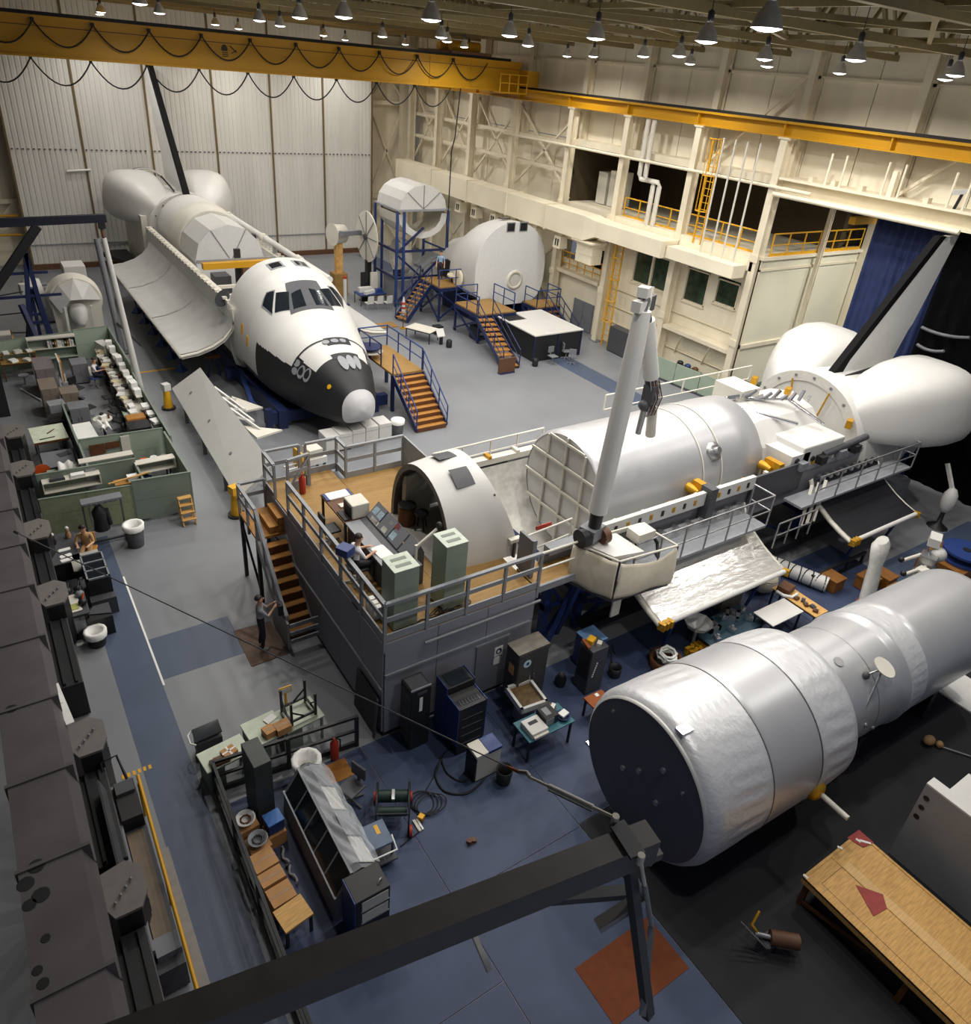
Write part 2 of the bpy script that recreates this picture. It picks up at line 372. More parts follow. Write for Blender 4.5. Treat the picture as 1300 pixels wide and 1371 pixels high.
for k, (a, b, z0, z1) in enumerate(WINS):
    w = struct('window_%d' % (k + 1), MB().bb(WX + .08, WX + .11, b, a, z0, z1), GLASSG)
    f = MB()
    for (p, q, r, s_) in ((b, a, z0, z0 + .06), (b, a, z1 - .06, z1), (b, b + .06, z0, z1), (a - .06, a, z0, z1)): f.bb(WX - .03, WX + .12, p, q, r, s_)
    if k == 0: f.bb(WX - .03, WX + .12, 29.6, 29.75, z0, z1)
    part('window_frame', f, CREAMD, w)
    part('window_sill', MB().bb(WX - .1, WX, b - .05, a + .05, z0 - .08, z0), CREAMD, w)
    part('blind', MB().bb(WX + .3, WX + .33, b, b + (a - b) * .45, z0 + .5, z1), mat('pale_green_board', rgb(150, 170, 130), .6), w)
    part('room_shade', MB().bb(WX + 1.2, WX + 1.3, b - .3, a + .3, z0 - .3, z1 + .3), GLASSG, w)
d = struct('door_1', MB().bb(WX - .06, WX, 33.85, 35.8, 0.02, 1.82), GREY)
part('door_leaf', MB().bb(WX - .09, WX - .06, 34.84, 35.76, .05, 1.78), GREY, d); part('door_leaf', MB().bb(WX - .09, WX - .06, 33.9, 34.8, .05, 1.78), GREY, d)
part('door_handle', MB().bb(WX - .14, WX - .09, 34.7, 34.74, .85, 1.0), STEEL, d)
for z in (3.35, 2.3, 1.35): part('conduit', MB().tube((WX - .08, 23, z), (WX - .08, 33.4, z - .0), .035, 6), CREAMD, lr)
part('sill_channel', MB().bb(WX - .5, WX, 33.4, 37.6, 3.2, 3.42), CREAMD, lr)
part('pipe_support', MB().bb(31.0, 31.7, 22.7, 27.4, 2.5, 2.7), CREAMD, lr)
for y in (24, 26): brace((31.1, y, 2.5), (31.7, y + .8, 1.2), .08, lr)
t = thing('recess_railing', 'yellow railing in the dark recess over the grey double door', 'railing', (31.7, 33.6, 3.42))
rail_run('r', [(31.7, 33.7, 3.42), (31.7, 37.5, 3.42)], 1.0, YELR, t, .035, (.33, .66), .7)
# cream room face that turns into the annex
ax = struct('wall_annex', MB().bb(31.4, 40.6, 22.5, 22.7, 0, 7.3), mat('annex_cream', rgb(228, 224, 200), .6, var=.05, scale=.5))
part('coping', MB().bb(31.3, 40.8, 22.3, 23, 7.3, 7.46), CREAM, ax)
part('band', MB().bb(31.4, 40.6, 22.4, 22.5, 2.85, 3.05), CREAMD, ax)
part('band', MB().bb(31.4, 40.6, 22.42, 22.5, 6.75, 6.85), CREAMD, ax)
for x, z1 in ((35.6, 11), (39.9, 11.5)):
    part('wall_column', hcol(MB(), x, 22.2, 0, z1, .5 if x > 39 else .22, .6 if x > 39 else .2), CREAMD, ax)
part('annex_end', MB().bb(40.5, 40.8, 8, 23, 0, 11.5), GREYD, ax)
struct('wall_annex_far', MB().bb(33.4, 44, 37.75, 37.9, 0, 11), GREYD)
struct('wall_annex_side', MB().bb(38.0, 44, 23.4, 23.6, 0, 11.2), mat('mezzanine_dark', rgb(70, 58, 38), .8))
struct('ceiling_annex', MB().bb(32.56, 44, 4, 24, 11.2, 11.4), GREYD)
# header beam over the annex opening
hb = struct('beam', MB().bb(31.0, 32.4, 13.6, 22.4, 10.95, 11.05), CREAM)
part('flange', MB().bb(31.0, 31.9, 13.6, 22.4, 10.35, 10.43), CREAM, hb); part('web', MB().bb(31.4, 31.5, 13.6, 22.4, 10.43, 10.95), CREAMD, hb)
part('pipe', MB().tube((30.75, 13.9, 10.35), (30.75, 22.3, 10.35), .1), CREAM, hb)
for y in (20.2, 19.5, 17.6, 16.9, 14.9, 14.3): part('hanger_rod', MB().tube((31.2, y, 11.05), (31.2, y, 12.3), .05, 6), CREAM, hb)
part('hanger_plate', MB().bb(31.15, 31.3, 17.15, 17.35, 11.05, 12), CREAM, hb)
for y in (21, 19.9, 18.6, 15.8): part('rail_clip', MB().bb(31.3, 31.6, y - .1, y + .1, 11.05, 11.25), CREAMD, hb)
t = thing('security_camera', 'white security camera on the cream header beam above the blue curtain', 'camera', (31.2, 14.6, 11.05))
part('housing', MB().beam((31.0, 14.75, 11.62), (31.4, 14.25, 11.75), .16, .16), WHITE, t, W=True); part('bracket', MB().tube((31.2, 14.6, 11.05), (31.2, 14.5, 11.6), .06), BLACK, t, W=True)
part('stub_beam', MB().bb(32.2, 34.8, 18.9, 19.2, 9.6, 9.9), YEL, ax)
# drapes of the annex
CURT = mat('navy_curtain', rgb(34, 48, 92), .85, var=.2, scale=2)
def drape(name, label, x, y0, y1, z0, z1, m, nw):
    mb = MB().grid(lambda u, v: Vector((x + .05 * math.sin(u * nw * 2 * PI) + .03 * math.sin(u * nw * 5.1), y0 + (y1 - y0) * u, z0 + (z1 - z0) * v)), nw * 8, 3)
    t = thing(name, label, 'curtain', (x, y0, z0))
    o = part('drape', mb, m, t, W=True); sm = o.modifiers.new('thick', 'SOLIDIFY'); sm.thickness = .02
    part('curtain_track', MB().bb(x - .06, x + .06, y0, y1, z1, z1 + .1), GREYD, t, W=True)
drape('blue_curtain', 'tall navy blue curtain behind the white tail fin', 32.45, 14.7, 18.1, 0.02, 10.3, CURT, 10)
drape('black_curtain', 'wide black drape at the right behind the orbiter tail', 32.3, 4.0, 14.7, 0.02, 10.9, mat('black_drape', rgb(9, 10, 13), .95, spec=.1), 18)
struct('wall_right_front', MB().bb(32.6, 32.8, -3, 22.6, 10.9, 19), CREAM)
struct('wall_right_near', MB().bb(32.6, 32.8, -3, 9.6, 0, 10.9), BLACK)
# ================================================================ CEILING
ce = struct('ceiling', MB().bb(-6, 33, -3, 60, 18.6, 18.8), mat('roof_deck', rgb(104, 92, 64), .7, var=.15))
TRUSS = mat('roof_steel', rgb(146, 130, 88), .55, var=.1)
for k, y in enumerate([4 + 5.05 * i for i in range(12)]):
    tr = part('roof_truss', MB().beam((-5, y, 15.9), (32, y, 15.9), .22, .22), TRUSS, ce)
    part('top_chord', MB().beam((-5, y, 18.0), (32, y, 18.0), .24, .24), TRUSS, tr)
    for i in range(12):
        x = -5 + 37 / 12 * i
        part('web_member', MB().beam((x, y, 15.9), (x + 37 / 24, y, 18), .1), TRUSS, tr); part('web_member', MB().beam((x + 37 / 24, y, 18), (x + 37 / 12, y, 15.9), .1), TRUSS, tr)
for x in (-2, 2.5, 7, 11.5, 16, 20.5, 25, 29.5):
    part('purlin', MB().beam((x, 2, 18.35), (x, 59, 18.35), .14, .22), TRUSS, ce)
    part('bridging', MB().beam((x, 2, 16.05), (x, 59, 16.05), .12, .14), TRUSS, ce)
for k in range(9):
    y = 4 + 5.05 * k
    for x in (2.5, 16):
        part('lateral_brace', MB().beam((x, y, 16.0), (x + 9, y + 5.05, 16.0), .13), TRUSS, ce); part('lateral_brace', MB().beam((x + 9, y, 16.0), (x, y + 5.05, 16.0), .13), TRUSS, ce)
# ================================================================ CRANE
rw = thing('crane_runway', 'long yellow crane runway girder along the right wall columns', 'crane runway', (31.2, 10, 12.66))
m = MB(); m.bb(30.95, 31.45, 6, 57.8, 12.66, 12.72); m.bb(31.17, 31.23, 6, 57.8, 12.72, 13.2); m.bb(30.9, 31.5, 6, 57.8, 13.2, 13.3); part('girder', m, YEL, rw, W=True)
for y in [7.6 + 5.05 * k for k in range(10)]: part('stiffener', MB().bb(30.97, 31.43, y - .03, y + .03, 12.72, 13.2), YEL, rw, W=True)
part('crane_rail', MB().bb(31.14, 31.26, 6, 57.8, 13.3, 13.42), CABLE, rw, W=True)
br = thing('bridge_crane', 'yellow overhead bridge crane spanning the hall with looped festoon cables', 'crane', (15, 43, 13.1))
for nm, y in (('front_girder', 42.55), ('rear_girder', 46.2)):
    m = MB(); m.bb(-4, 30.7, y, y + .45, 13.14, 14.62); m.bb(-4, 30.7, y - .12, y + .57, 13.08, 13.16); m.bb(-4, 30.7, y - .12, y + .57, 14.6, 14.7)
    g = part(nm, m, YEL, br, W=True)
    part('trolley_rail', MB().bb(-4, 30, y + .17, y + .3, 14.7, 14.85), BLACK, g, W=True)
    if nm == 'front_girder':
        part('seam', MB().bb(-4, 30.7, y - .012, y, 14.28, 14.31), BROWNS, g, W=True)
        for x in (24.2, 27): part('web_plate', MB().bb(x, x + .05, y - .04, y, 13.16, 14.6), YEL, g, W=True)
for y in (42.0, 46): part('end_truck', MB().bb(30.6, 31.5, y - .3, y + 1.4, 13.42, 14.3), YEL, br, W=True)
part('end_tie', MB().bb(30.7, 31.3, 42, 47, 13.5, 14.0), YEL, br, W=True)
for y0, z0, sgn in ((42.38, 14.55, 0), (42.6, 13.1, 1)):
    xs_ = [-.5 + 2.38 * i for i in range(14)] if sgn == 0 else [-.9 + 2.42 * i for i in range(12)]
    for a, b in zip(xs_[:-1], xs_[1:]):
        if b > 30.2: break
        part('festoon_cable', MB().path(sag((a, y0, z0 - .05), (b, y0, z0 - .05), .95 if sgn == 0 else 1.05, 12), .035, 5), CABLE, br, W=True)
        part('cable_hanger', MB().bb(a - .06, a + .06, y0 - .05, y0 + .12, z0 - .12, z0 + .05), CABLE, br, W=True)
# hook and shackle emblem painted on the girder
em = MB(); ex, ey = 12.35, 42.54
em.slab([(ex, ey, 13.95), (ex + .3, ey, 13.95), (ex + .3, ey, 14.1), (ex + .22, ey, 14.22), (ex + .08, ey, 14.22), (ex, ey, 14.1)], (0, -1, 0), .008)
for q in range(3): em.slab([(ex + .02, ey, 13.86 - .08 * q), (ex + .32, ey, 13.86 - .08 * q), (ex + .32, ey, 13.9 - .08 * q), (ex + .02, ey, 13.9 - .08 * q)], (0, -1, 0), .008)
em.slab([(ex + .38, ey, 14.2), (ex + .46, ey, 14.2), (ex + .78, ey, 13.92), (ex + .7, ey, 13.92)], (0, -1, 0), .008); em.slab([(ex + .7, ey, 14.02), (ex + .76, ey, 14.02), (ex + .5, ey, 13.86), (ex + .44, ey, 13.86)], (0, -1, 0), .008)
part('emblem', em, mat('faded_black_print', rgb(60, 50, 24), .6), br, W=True)
t = thing('crane_hoist', 'rusty trolley hoist glowing in light on the yellow bridge near the wall', 'hoist', (27, 43, 14.85))
part('frame', MB().bb(25.6, 28.4, 42.5, 46.6, 14.85, 15.0), BROWNS, t, W=True); part('drum', MB().tube((26, 43.4, 15.25), (28, 43.4, 15.25), .3, 10), YEL, t, W=True)
part('motor', MB().tube((25.8, 44.4, 15.2), (26.8, 44.4, 15.2), .25, 10), YELR, t, W=True); part('gearbox', MB().bb(27.2, 28, 44, 44.9, 15, 15.5), BROWNS, t, W=True)
t = thing('crane_cab_platform', 'yellow railed service platform at the end of the bridge crane', 'platform', (29.6, 42.2, 13.0))
part('deck', MB().bb(28.6, 30.6, 41.6, 42.5, 13.0, 13.08), YEL, t, W=True); rail_run('r', [(28.6, 41.65, 13.08), (30.6, 41.65, 13.08)], .95, YELR, t, .035, (.5,), .7)
t = thing('pendant_cable', 'black crane control cable hanging down before the cream wall', 'cable', (26.4, 42.6, 4))
part('cord', MB().path([(26.4, 42.6, 13.1), (26.2, 42.6, 10.4), (26.0, 42.6, 9.6), (26.0, 42.6, 6.2), (25.9, 42.6, 5.4), (26.1, 42.6, 4.2), (26.1, 42.6, 2.2)], .04, 5), CABLE, t, W=True)
part('control_box', MB().bb(25.98, 26.22, 42.5, 42.7, 1.6, 2.2), YELR, t, W=True)
# ================================================================ WALL DUCT, VENT HOODS, PIPES, LADDERS
du = thing('air_duct', 'big cream rectangular air duct along the right wall', 'duct', (30.2, 45, 6))
for a, b in ((33.4, 37), (37.04, 41.2), (41.24, 46), (46.04, 51), (51.04, 56.6)):
    s_ = .0 if a > 34 else .0
    part('duct_section', MB().bb(29.5, 30.75, a, b, 6.0, 7.35), CREAM, du, W=True)
    part('flange', MB().bb(29.44, 30.8, b - .03, b + .05, 5.94, 7.41), CREAMD, du, W=True)
part('duct_section', MB().bb(29.7, 30.9, 27.4, 33.3, 6.35, 7.2), CREAM, du, W=True)
part('duct_section', MB().bb(30.0, 30.9, 22.9, 27.3, 6.4, 7.0), CREAM, du, W=True)
part('duct_transition', MB().slab([(29.5, 33.4, 6.0), (29.5, 33.4, 7.35), (29.7, 32.6, 7.2), (29.7, 32.6, 6.35)], (1, 0, 0), 1.2), CREAM, du, W=True)
for k, y in enumerate((47.6, 45.5, 43.1, 40.8, 38.5, 36.0)):
    t = thing('vent_hood', 'small cream vent hood below the big wall duct, %s from the back doors' % ORD[k], 'vent', (30.1, y, 5.0), group='vent hoods under the wall duct')
    m = MB(); m.loft([[Vector((x, yy, z)) for x, yy in ((-.3 * q, -.35 * q), (.3 * q, -.35 * q), (.3 * q, .35 * q), (-.3 * q, .35 * q))] for q, z in ((1, 0), (.85, .7))], smooth=False)
    part('hood', m, CREAM, t); part('neck', MB().bb(-.14, .14, -.16, .16, .7, 1.05), CREAMD, t)
    for dy in (-.12, .1): part('slot', MB().bb(-.32, -.26, dy - .04, dy + .04, .15, .55), BLACK, t)
t = thing('air_outlet', 'cream downward air outlet box at the end of the big wall duct', 'vent', (30, 33.3, 4.6))
m = MB().loft([[Vector((x, y, z)) for x, y in ((29.5, 32.5), (30.7, 32.5), (30.7, 34.3), (29.5, 34.3))] for z in (5.98, 5.9)] + [[Vector((x, y, z)) for x, y in ((29.8, 32.7), (30.6, 32.7), (30.6, 34.1), (29.8, 34.1))] for z in (5.7, 4.7)], smooth=False)
part('outlet_body', m, CREAM, t, W=True)
for z in (5.6, 5.2): part('seam_flange', MB().bb(29.78, 30.62, 32.68, 34.12, z, z + .04), CREAMD, t, W=True)
for k, x in enumerate((0, .45)):
    y = 30.7 + x
    one('white_pipe', ['insulated white pipe with a double bend, nearer of the pair on the mezzanine', 'insulated white pipe with a double bend, farther of the pair on the mezzanine'][k], 'pipe',
        MB().path([(31.0, y, 12.6), (31.0, y, 10.4), (31.0, y, 9.9), (31.0, y - .15, 9.7), (31.0, y - 1.0, 9.7), (31.0, y - 1.15, 9.5), (31.0, y - 1.15, 7.5)], .13, 8), OFFW, (31, y, 7.5), W=True)
def ladder(label, x, y, z0, z1, w=.5, cage=True, m=YELR):
    t = thing('caged_ladder', label, 'ladder', (x, y, z0))
    for s_ in (-1, 1): part('stringer', MB().bb(x - .04, x + .04, y + s_ * w / 2 - .03, y + s_ * w / 2 + .03, z0, z1), m, t, W=True)
    n = int((z1 - z0) / .33)
    for i in range(1, n): part('rung', MB().tube((x, y - w / 2, z0 + i * .33), (x, y + w / 2, z0 + i * .33), .02, 5), m, t, W=True)
    if cage:
        k = int((z1 - z0 - 1.6) / 1.1)
        for i in range(k + 1):
            z = z0 + 1.6 + i * (z1 - z0 - 1.6) / max(k, 1)
            part('cage_hoop', MB().path([(x - .4 * math.sin(a), y - .4 * math.cos(a), z) for a in [PI * q / 8 for q in range(9)]], .028, 5), m, t, W=True)
        for a in (.25, .5, .75):
            part('cage_bar', MB().tube((x - .4 * math.sin(PI * a), y - .4 * math.cos(PI * a), z0 + 1.6), (x - .4 * math.sin(PI * a), y - .4 * math.cos(PI * a), z1), .02, 5), m, t, W=True)
ladder('yellow caged ladder on the lower right wall beside the grey cabinet', 31.0, 31.7, 0.02, 6.6, .55)
ladder('yellow caged ladder from the mezzanine up to the crane runway', 30.9, 26.2, 7.3, 12.2, .5)
for k, (y, z0) in enumerate(((25.6, 7.0), (24.9, 7.0), (24.2, 7.0), (23.5, 7.0))):
    one('hanging_rod', 'thin white rod hanging before the mezzanine, %s from the caged ladder' % ORD[k], 'rod', MB().tube((0, 0, 0), (0, 0, 12.3 - z0), .05, 6), OFFW, (30.6, y, z0), group='rods before the mezzanine')

for k, (a_, b_, d_) in enumerate((((15, 1), (16.6, 1), .35), ((14, 0), (14.9, 0), .25))):
    p0, p1 = (PX(1234, 438, 32.1), PX(1298, 452, 32.1)) if k == 0 else (PX(1228, 461, 32.1), PX(1264, 470, 32.1))
    one('pale_hose', ['pale hose hanging in a shallow curve on the black drape', 'shorter pale hose end on the black drape below the curved one'][k], 'hose', MB().path(sag(p0, p1, .12, 8), .07, 6).tube(p0, p0 + Vector((.1, 0, 0)), .03, 5), GREY, p0, W=True)
# ================================================================ ORBITER MOCK-UP (whole), nose towards the camera
def lerp_tab(tab, u):
    if u <= tab[0][0]: return tab[0][1:]
    for a, b in zip(tab[:-1], tab[1:]):
        if u <= b[0]:
            t = (u - a[0]) / (b[0] - a[0]); return tuple(p + (q - p) * t for p, q in zip(a[1:], b[1:]))
    return tab[-1][1:]
NOSE = [(0.0,.05,1.9,1.8,1.85),(0.12,.42,2.25,1.45,1.83),(0.4,.72,2.6,1.2,1.85),(.9,1.0,2.98,1.02,1.9),(1.7,1.34,3.36,.92,1.95),(2.7,1.74,3.72,.87,2.0),(3.8,2.1,4.02,.85,2.1),(4.8,2.34,4.4,.85,2.2),(5.6,2.46,4.95,.85,2.4),(6.3,2.54,5.45,.85,2.6),(7.2,2.6,5.78,.85,2.8),(8.2,2.63,5.9,.85,3.0),(8.8,2.64,5.9,.85,3.1)]
OX, OY = 11.75, 25.0
def osurf(u, deg, off=0.0, cx=OX, sgn=1):
    w, zt, zb, zm = lerp_tab(NOSE, u); a = math.radians(deg); c, s = math.cos(a), math.sin(a)
    if s >= 0: x = w * math.copysign(abs(c) ** .9, c); z = zm + (zt - zm) * s
    else: x = w * math.copysign(abs(c) ** .45, c); z = zm - (zm - zb) * abs(s) ** .6
    p = Vector((cx + x, OY + u * sgn, z))
    if off:
        n = Vector((c * (zt - zm if s >= 0 else w), 0, s * w)); n = n.normalized() if n.length else Vector((0, 0, 1))
        sl = (lerp_tab(NOSE, u + .2)[1] - zt) / .2 if s > .3 else 0
        n = (n + Vector((0, -min(sl, 1.2) * max(s, 0), 0))).normalized()
        p += n * off
    return p
def patch(corners, off=.02, thick=.03, n=8):
    """a plate that follows the skin: four (u, angle) corners"""
    (u0, a0), (u1, a1), (u2, a2), (u3, a3) = corners; mb = MB()
    def f(i, j, o):
        u = (u0 * (1 - i) + u1 * i) * (1 - j) + (u3 * (1 - i) + u2 * i) * j; a = (a0 * (1 - i) + a1 * i) * (1 - j) + (a3 * (1 - i) + a2 * i) * j
        return osurf(u, a, o)
    mb.grid(lambda i, j: f(i, j, off), n, n)
    e = [(k / n, 0) for k in range(n)] + [(1, k / n) for k in range(n)] + [(1 - k / n, 1) for k in range(n)] + [(0, 1 - k / n) for k in range(n)]
    mb.loft([[f(i, j, off - thick) for i, j in e], [f(i, j, off) for i, j in e]], cap=False, smooth=False)
    return mb
def oval(u, a, ru, ra, off=.02, n=14):
    mb = MB(); pts = [osurf(u + ru * math.cos(2 * PI * k / n), a + ra * math.sin(2 * PI * k / n), off) for k in range(n)]
    low = [osurf(u + ru * math.cos(2 * PI * k / n), a + ra * math.sin(2 * PI * k / n), off - .04) for k in range(n)]
    return mb.loft([low, pts], smooth=False)
ob = thing('orbiter_mockup', 'full length white shuttle orbiter mock-up with black nose and open bay doors', 'spacecraft', (OX, 40, 0))
def black_rule(p, u):
    if u < 2.0: return 1
    if u < 5.62: return 1 if p.z < 2.82 + (u - 3.1) * .13 else 0
    if u < 7.4: return 1 if p.z < 1.62 + (u - 5.6) * .1 else 0
    return 1 if p.z < 1.5 else 0
us = [.005, .03, .06, .1, .15, .2, .27, .35, .45, .55, .7] + [.85 + .1 * k for k in range(12)] + [2.0] + [2.06 + .055 * k for k in range(64)] + [5.615] + [5.66 + .09 * k for k in range(36)]
N = 264; m = MB(); R = [[osurf(u, 360 * i / N) for i in range(N)] for u in us]; m.loft(R, cap=True)
for k in range(len(us) - 1):
    for i in range(N):
        m.mi[k * N + i] = black_rule((R[k][i] + R[k + 1][(i + 1) % N]) / 2, (us[k] + us[k + 1]) / 2)
part('forward_fuselage', m, [WHITE, TILEB], ob, W=True)
m = MB(); m.loft([[osurf(u, 360 * i / 40, .0) + Vector((0, -.03, 0)) for i in range(40)] for u in (.001, .06, .12, .2, .3, .42)]); part('nose_cap', m, mat('nose_cap_grey', rgb(196, 196, 198), .5, var=.03), ob, W=True)
for s in (1, -1):
    q = lambda a: 90 + s * (a - 90)
    part('windshield_pane', patch([(5.2, q(94)), (5.95, q(93)), (5.85, q(103)), (5.2, q(107))], .03), GLASSD, ob, W=True)
    part('windshield_pane', patch([(5.25, q(111)), (5.95, q(104)), (6.15, q(116)), (5.5, q(126))], .03), GLASSD, ob, W=True)
    part('side_window', patch([(5.55, q(129)), (6.25, q(117)), (6.42, q(124)), (6.15, q(134))], .03), GLASSD, ob, W=True)
    part('side_window_frame', patch([(5.5, q(130)), (6.28, q(115.5)), (6.48, q(124)), (6.18, q(136))], .02), GREYR, ob, W=True)
    part('overhead_window', patch([(7.6, q(96)), (8.1, q(96)), (8.1, q(106)), (7.6, q(106))], .03), GLASSD, ob, W=True)
    part('overhead_window_frame', patch([(7.5, q(94)), (8.2, q(94)), (8.2, q(108)), (7.5, q(108))], .02), GREYR, ob, W=True)
    # forward thruster ports on the flank
    for (u, a, ru, ra) in ((3.0, 146, .16, 5), (2.95, 157, .16, 5), (2.62, 153, .17, 10), (2.3, 152, .17, 11)): part('thruster_port', oval(u, q(a), ru, ra), GREYR, ob, W=True)
    part('thruster_surround', patch([(2.0, q(158)), (2.75, q(158)), (2.75, q(140)), (2.0, q(140))], .012), TILEB, ob, W=True)
    part('thruster_surround', patch([(2.75, q(160)), (3.18, q(160)), (3.18, q(138)), (2.75, q(138))], .012), TILEB, ob, W=True)
part('windshield_cover', patch([(5.05, 68), (6.35, 76), (6.35, 104), (5.05, 112)], .022), GREYD, ob, W=True)
for a in (74, 84, 94): part('thruster_port', oval(2.94, a + 4, .13, 4.2, .05), GREYR, ob, W=True)
part('thruster_surround', patch([(2.72, 68), (3.2, 68), (3.2, 98), (2.72, 98)], .03), TILEB, ob, W=True)
for a in (84, 96, 108): part('thruster_port', oval(1.62, a - 14, .38, 6.2, .05), GREYR, ob, W=True)
part('thruster_surround', patch([(1.9, 62), (2.2, 62), (2.2, 104), (1.9, 104)], .012), TILEB, ob, W=True)
m = MB(); arc = [15 + 4 * k for k in range(36)]
m.loft([[osurf(3.08, a, .02) for a in arc], [osurf(3.16, a, .02) for a in arc]], cap=False, closed=False); o = part('panel_seam', m, TILEB, ob, W=True)
for (u, a) in ((6.3, 172), (6.9, 168)): part('placard', patch([(u, a - 4), (u + .18, a - 4), (u + .18, a + 5), (u, a + 5)], .02, n=2), YELR, ob, W=True)
part('sensor_cover', oval(1.15, 146, .08, 5, .03), YELR, ob, W=True)
# mid body
Y1, Y2 = 33.75, 50.3
sec = [(2.62, 4.0), (2.64, 3.0), (2.62, 1.7), (2.45, 1.05), (2.1, .86)]
full = [(x, z) for x, z in sec] + [(-x, z) for x, z in reversed(sec)] + [(-2.3, 4.0), (-2.15, 3.0), (-1.5, 2.1), (0, 1.75), (1.5, 2.1), (2.15, 3.0), (2.3, 4.0)]
m = MB().loft([[Vector((OX + x, y, z)) for x, z in full] for y in (Y1, 42, Y2)], smooth=False)
for k in range(len(m.f)):
    c = sum((Vector(m.v[i]) for i in m.f[k]), Vector()) / len(m.f[k])
    if c.z < 1.55: m.mi[k] = 1
part('mid_fuselage', m, [WHITE, TILEB], ob, W=True)
for s in (-1, 1):
    part('bay_sill', MB().bb(OX + s * 2.46 - .16, OX + s * 2.46 + .16, Y1, Y2, 4.0, 4.12), OFFW, ob, W=True)
    mm = MB()
    for k in range(26): mm.bb(OX + s * 2.6 - .1, OX + s * 2.6 + .1, Y1 + .3 + k * .62, Y1 + .5 + k * .62, 4.1, 4.2)
    part('hinge_row', mm, OFFW, ob, W=True)
# open payload bay doors with radiators
PROF = [(2.62, 4.02), (2.55, 3.5), (2.75, 3.05), (3.1, 2.66), (3.6, 2.36), (4.3, 2.14), (5.05, 2.06)]
for s in (-1, 1):
    ya, yb = 33.0, 49.8
    ins = [Vector((OX + s * x, 0, z)) for x, z in PROF]
    m = MB(); n = len(ins)
    m.loft([[p + Vector((0, y, 0)) for p in ins] + [p + Vector((s * .0 - s * .06, y, -.16)) for p in reversed(ins)] for y in (ya, 38.5, 44, yb)], smooth=True)
    d = part('bay_door', m, OFFW, ob, W=True)
    for q in range(3):
        y0 = ya + .12 + q * 5.6; mm = MB(); y1 = min(y0 + 5.5, yb - .1)
        mm.loft([[p + Vector((-s * 0, y, .03)) for p in ins[1:]] for y in (y0, y1)], cap=False, closed=False)
        r_ = part('radiator_panel', mm, RADG, d, W=True)
    part('door_edge', MB().path([p + Vector((0, ya, -.04)) for p in ins], .07, 6), OFFW, d, W=True)
    part('door_edge', MB().tube(ins[-1] + Vector((0, ya, -.05)), ins[-1] + Vector((0, yb, -.05)), .07, 6), OFFW, d, W=True)
part('star_tracker', MB().lathe([(.03, 0), (.3, .03), (.42, .1), (.42, .16)], (9.2, 34.4, 4.0), (-.75, -.3, .6), 16), GREYD, ob, W=True)
# cylinder module carried in the bay
cy = thing('bay_module', 'white cylinder module lying in the payload bay of the whole orbiter', 'module', (OX, 45, 2))
m = MB().lathe([(1.8, 0), (2.02, .3), (2.05, 1.2), (2.05, 3.0)], (OX, 50.2, 4.0), (0, -1, 0), 40); part('rear_segment', m, WHITE, cy, W=True)
m = MB().lathe([(2.05, 3.05), (2.08, 3.1), (1.92, 5.0), (1.9, 5.02)], (OX, 50.2, 4.0), (0, -1, 0), 40); part('middle_segment', m, OFFW, cy, W=True)
m = MB().lathe([(1.9, 5.05), (1.9, 6.6), (1.88, 8.3)], (OX, 50.2, 3.9), (0, -1, 0), 12, smooth=False); part('front_segment', m, WHITE, cy, W=True)
m = MB().lathe([(1.88, 8.3), (.02, 8.42)], (OX, 50.2, 3.9), (0, -1, 0), 12, smooth=False); part('end_cone', m, mat('end_cone_grey', rgb(205, 205, 204), .5, var=.03), cy, W=True)
for a in (60, 120, 180, 0): part('seam_strip', MB().beam((OX, 41.76, 3.9), (OX + 1.86 * math.cos(math.radians(a)), 41.86, 3.9 + 1.86 * math.sin(math.radians(a))), .03, .03), GREY, cy, W=True)
t = thing('lifting_beam', 'yellow cross beam on a brown post in front of the bay cylinder', 'beam', (11.2, 38.6, 2.2))
part('cross_beam', MB().bb(9.4, 13.2, 38.4, 38.75, 4.35, 4.65), YEL, t, W=True); part('post', MB().bb(11.35, 11.85, 38.4, 38.75, 2.0, 4.35), BROWNS, t, W=True)
part('upright', MB().bb(11.1, 11.4, 38.8, 39.0, 3.2, 5.2), BLACK, t, W=True); part('trim_rail', MB().bb(9.2, 13.2, 38.76, 38.86, 4.6, 4.75), GREYR, t, W=True)
t = thing('bay_truss', 'white equipment truss between the cylinder and the crew cabin', 'truss', (OX, 36, 2))
for y in (34.6, 36.2, 37.8):
    part('frame', MB().bb(9.8, 13.7, y - .08, y + .08, 3.55, 3.7), OFFW, t, W=True)
    for x in (9.9, 11, 12.5, 13.6): part('strut', MB().beam((x, y, 3.6), (x + .5, y + .8, 2.2), .1), OFFW, t, W=True)
part('equipment_box', MB().bb(10.2, 11.0, 39.4, 40.4, 2.4, 3.7), GREYD, t, W=True); part('equipment_box', MB().bb(12.4, 13.6, 39.6, 40.4, 2.4, 3.8), OFFW, t, W=True)
part('equipment_box', MB().bb(12.2, 13.0, 36.4, 37.4, 2.6, 3.4), OFFW, t, W=True)
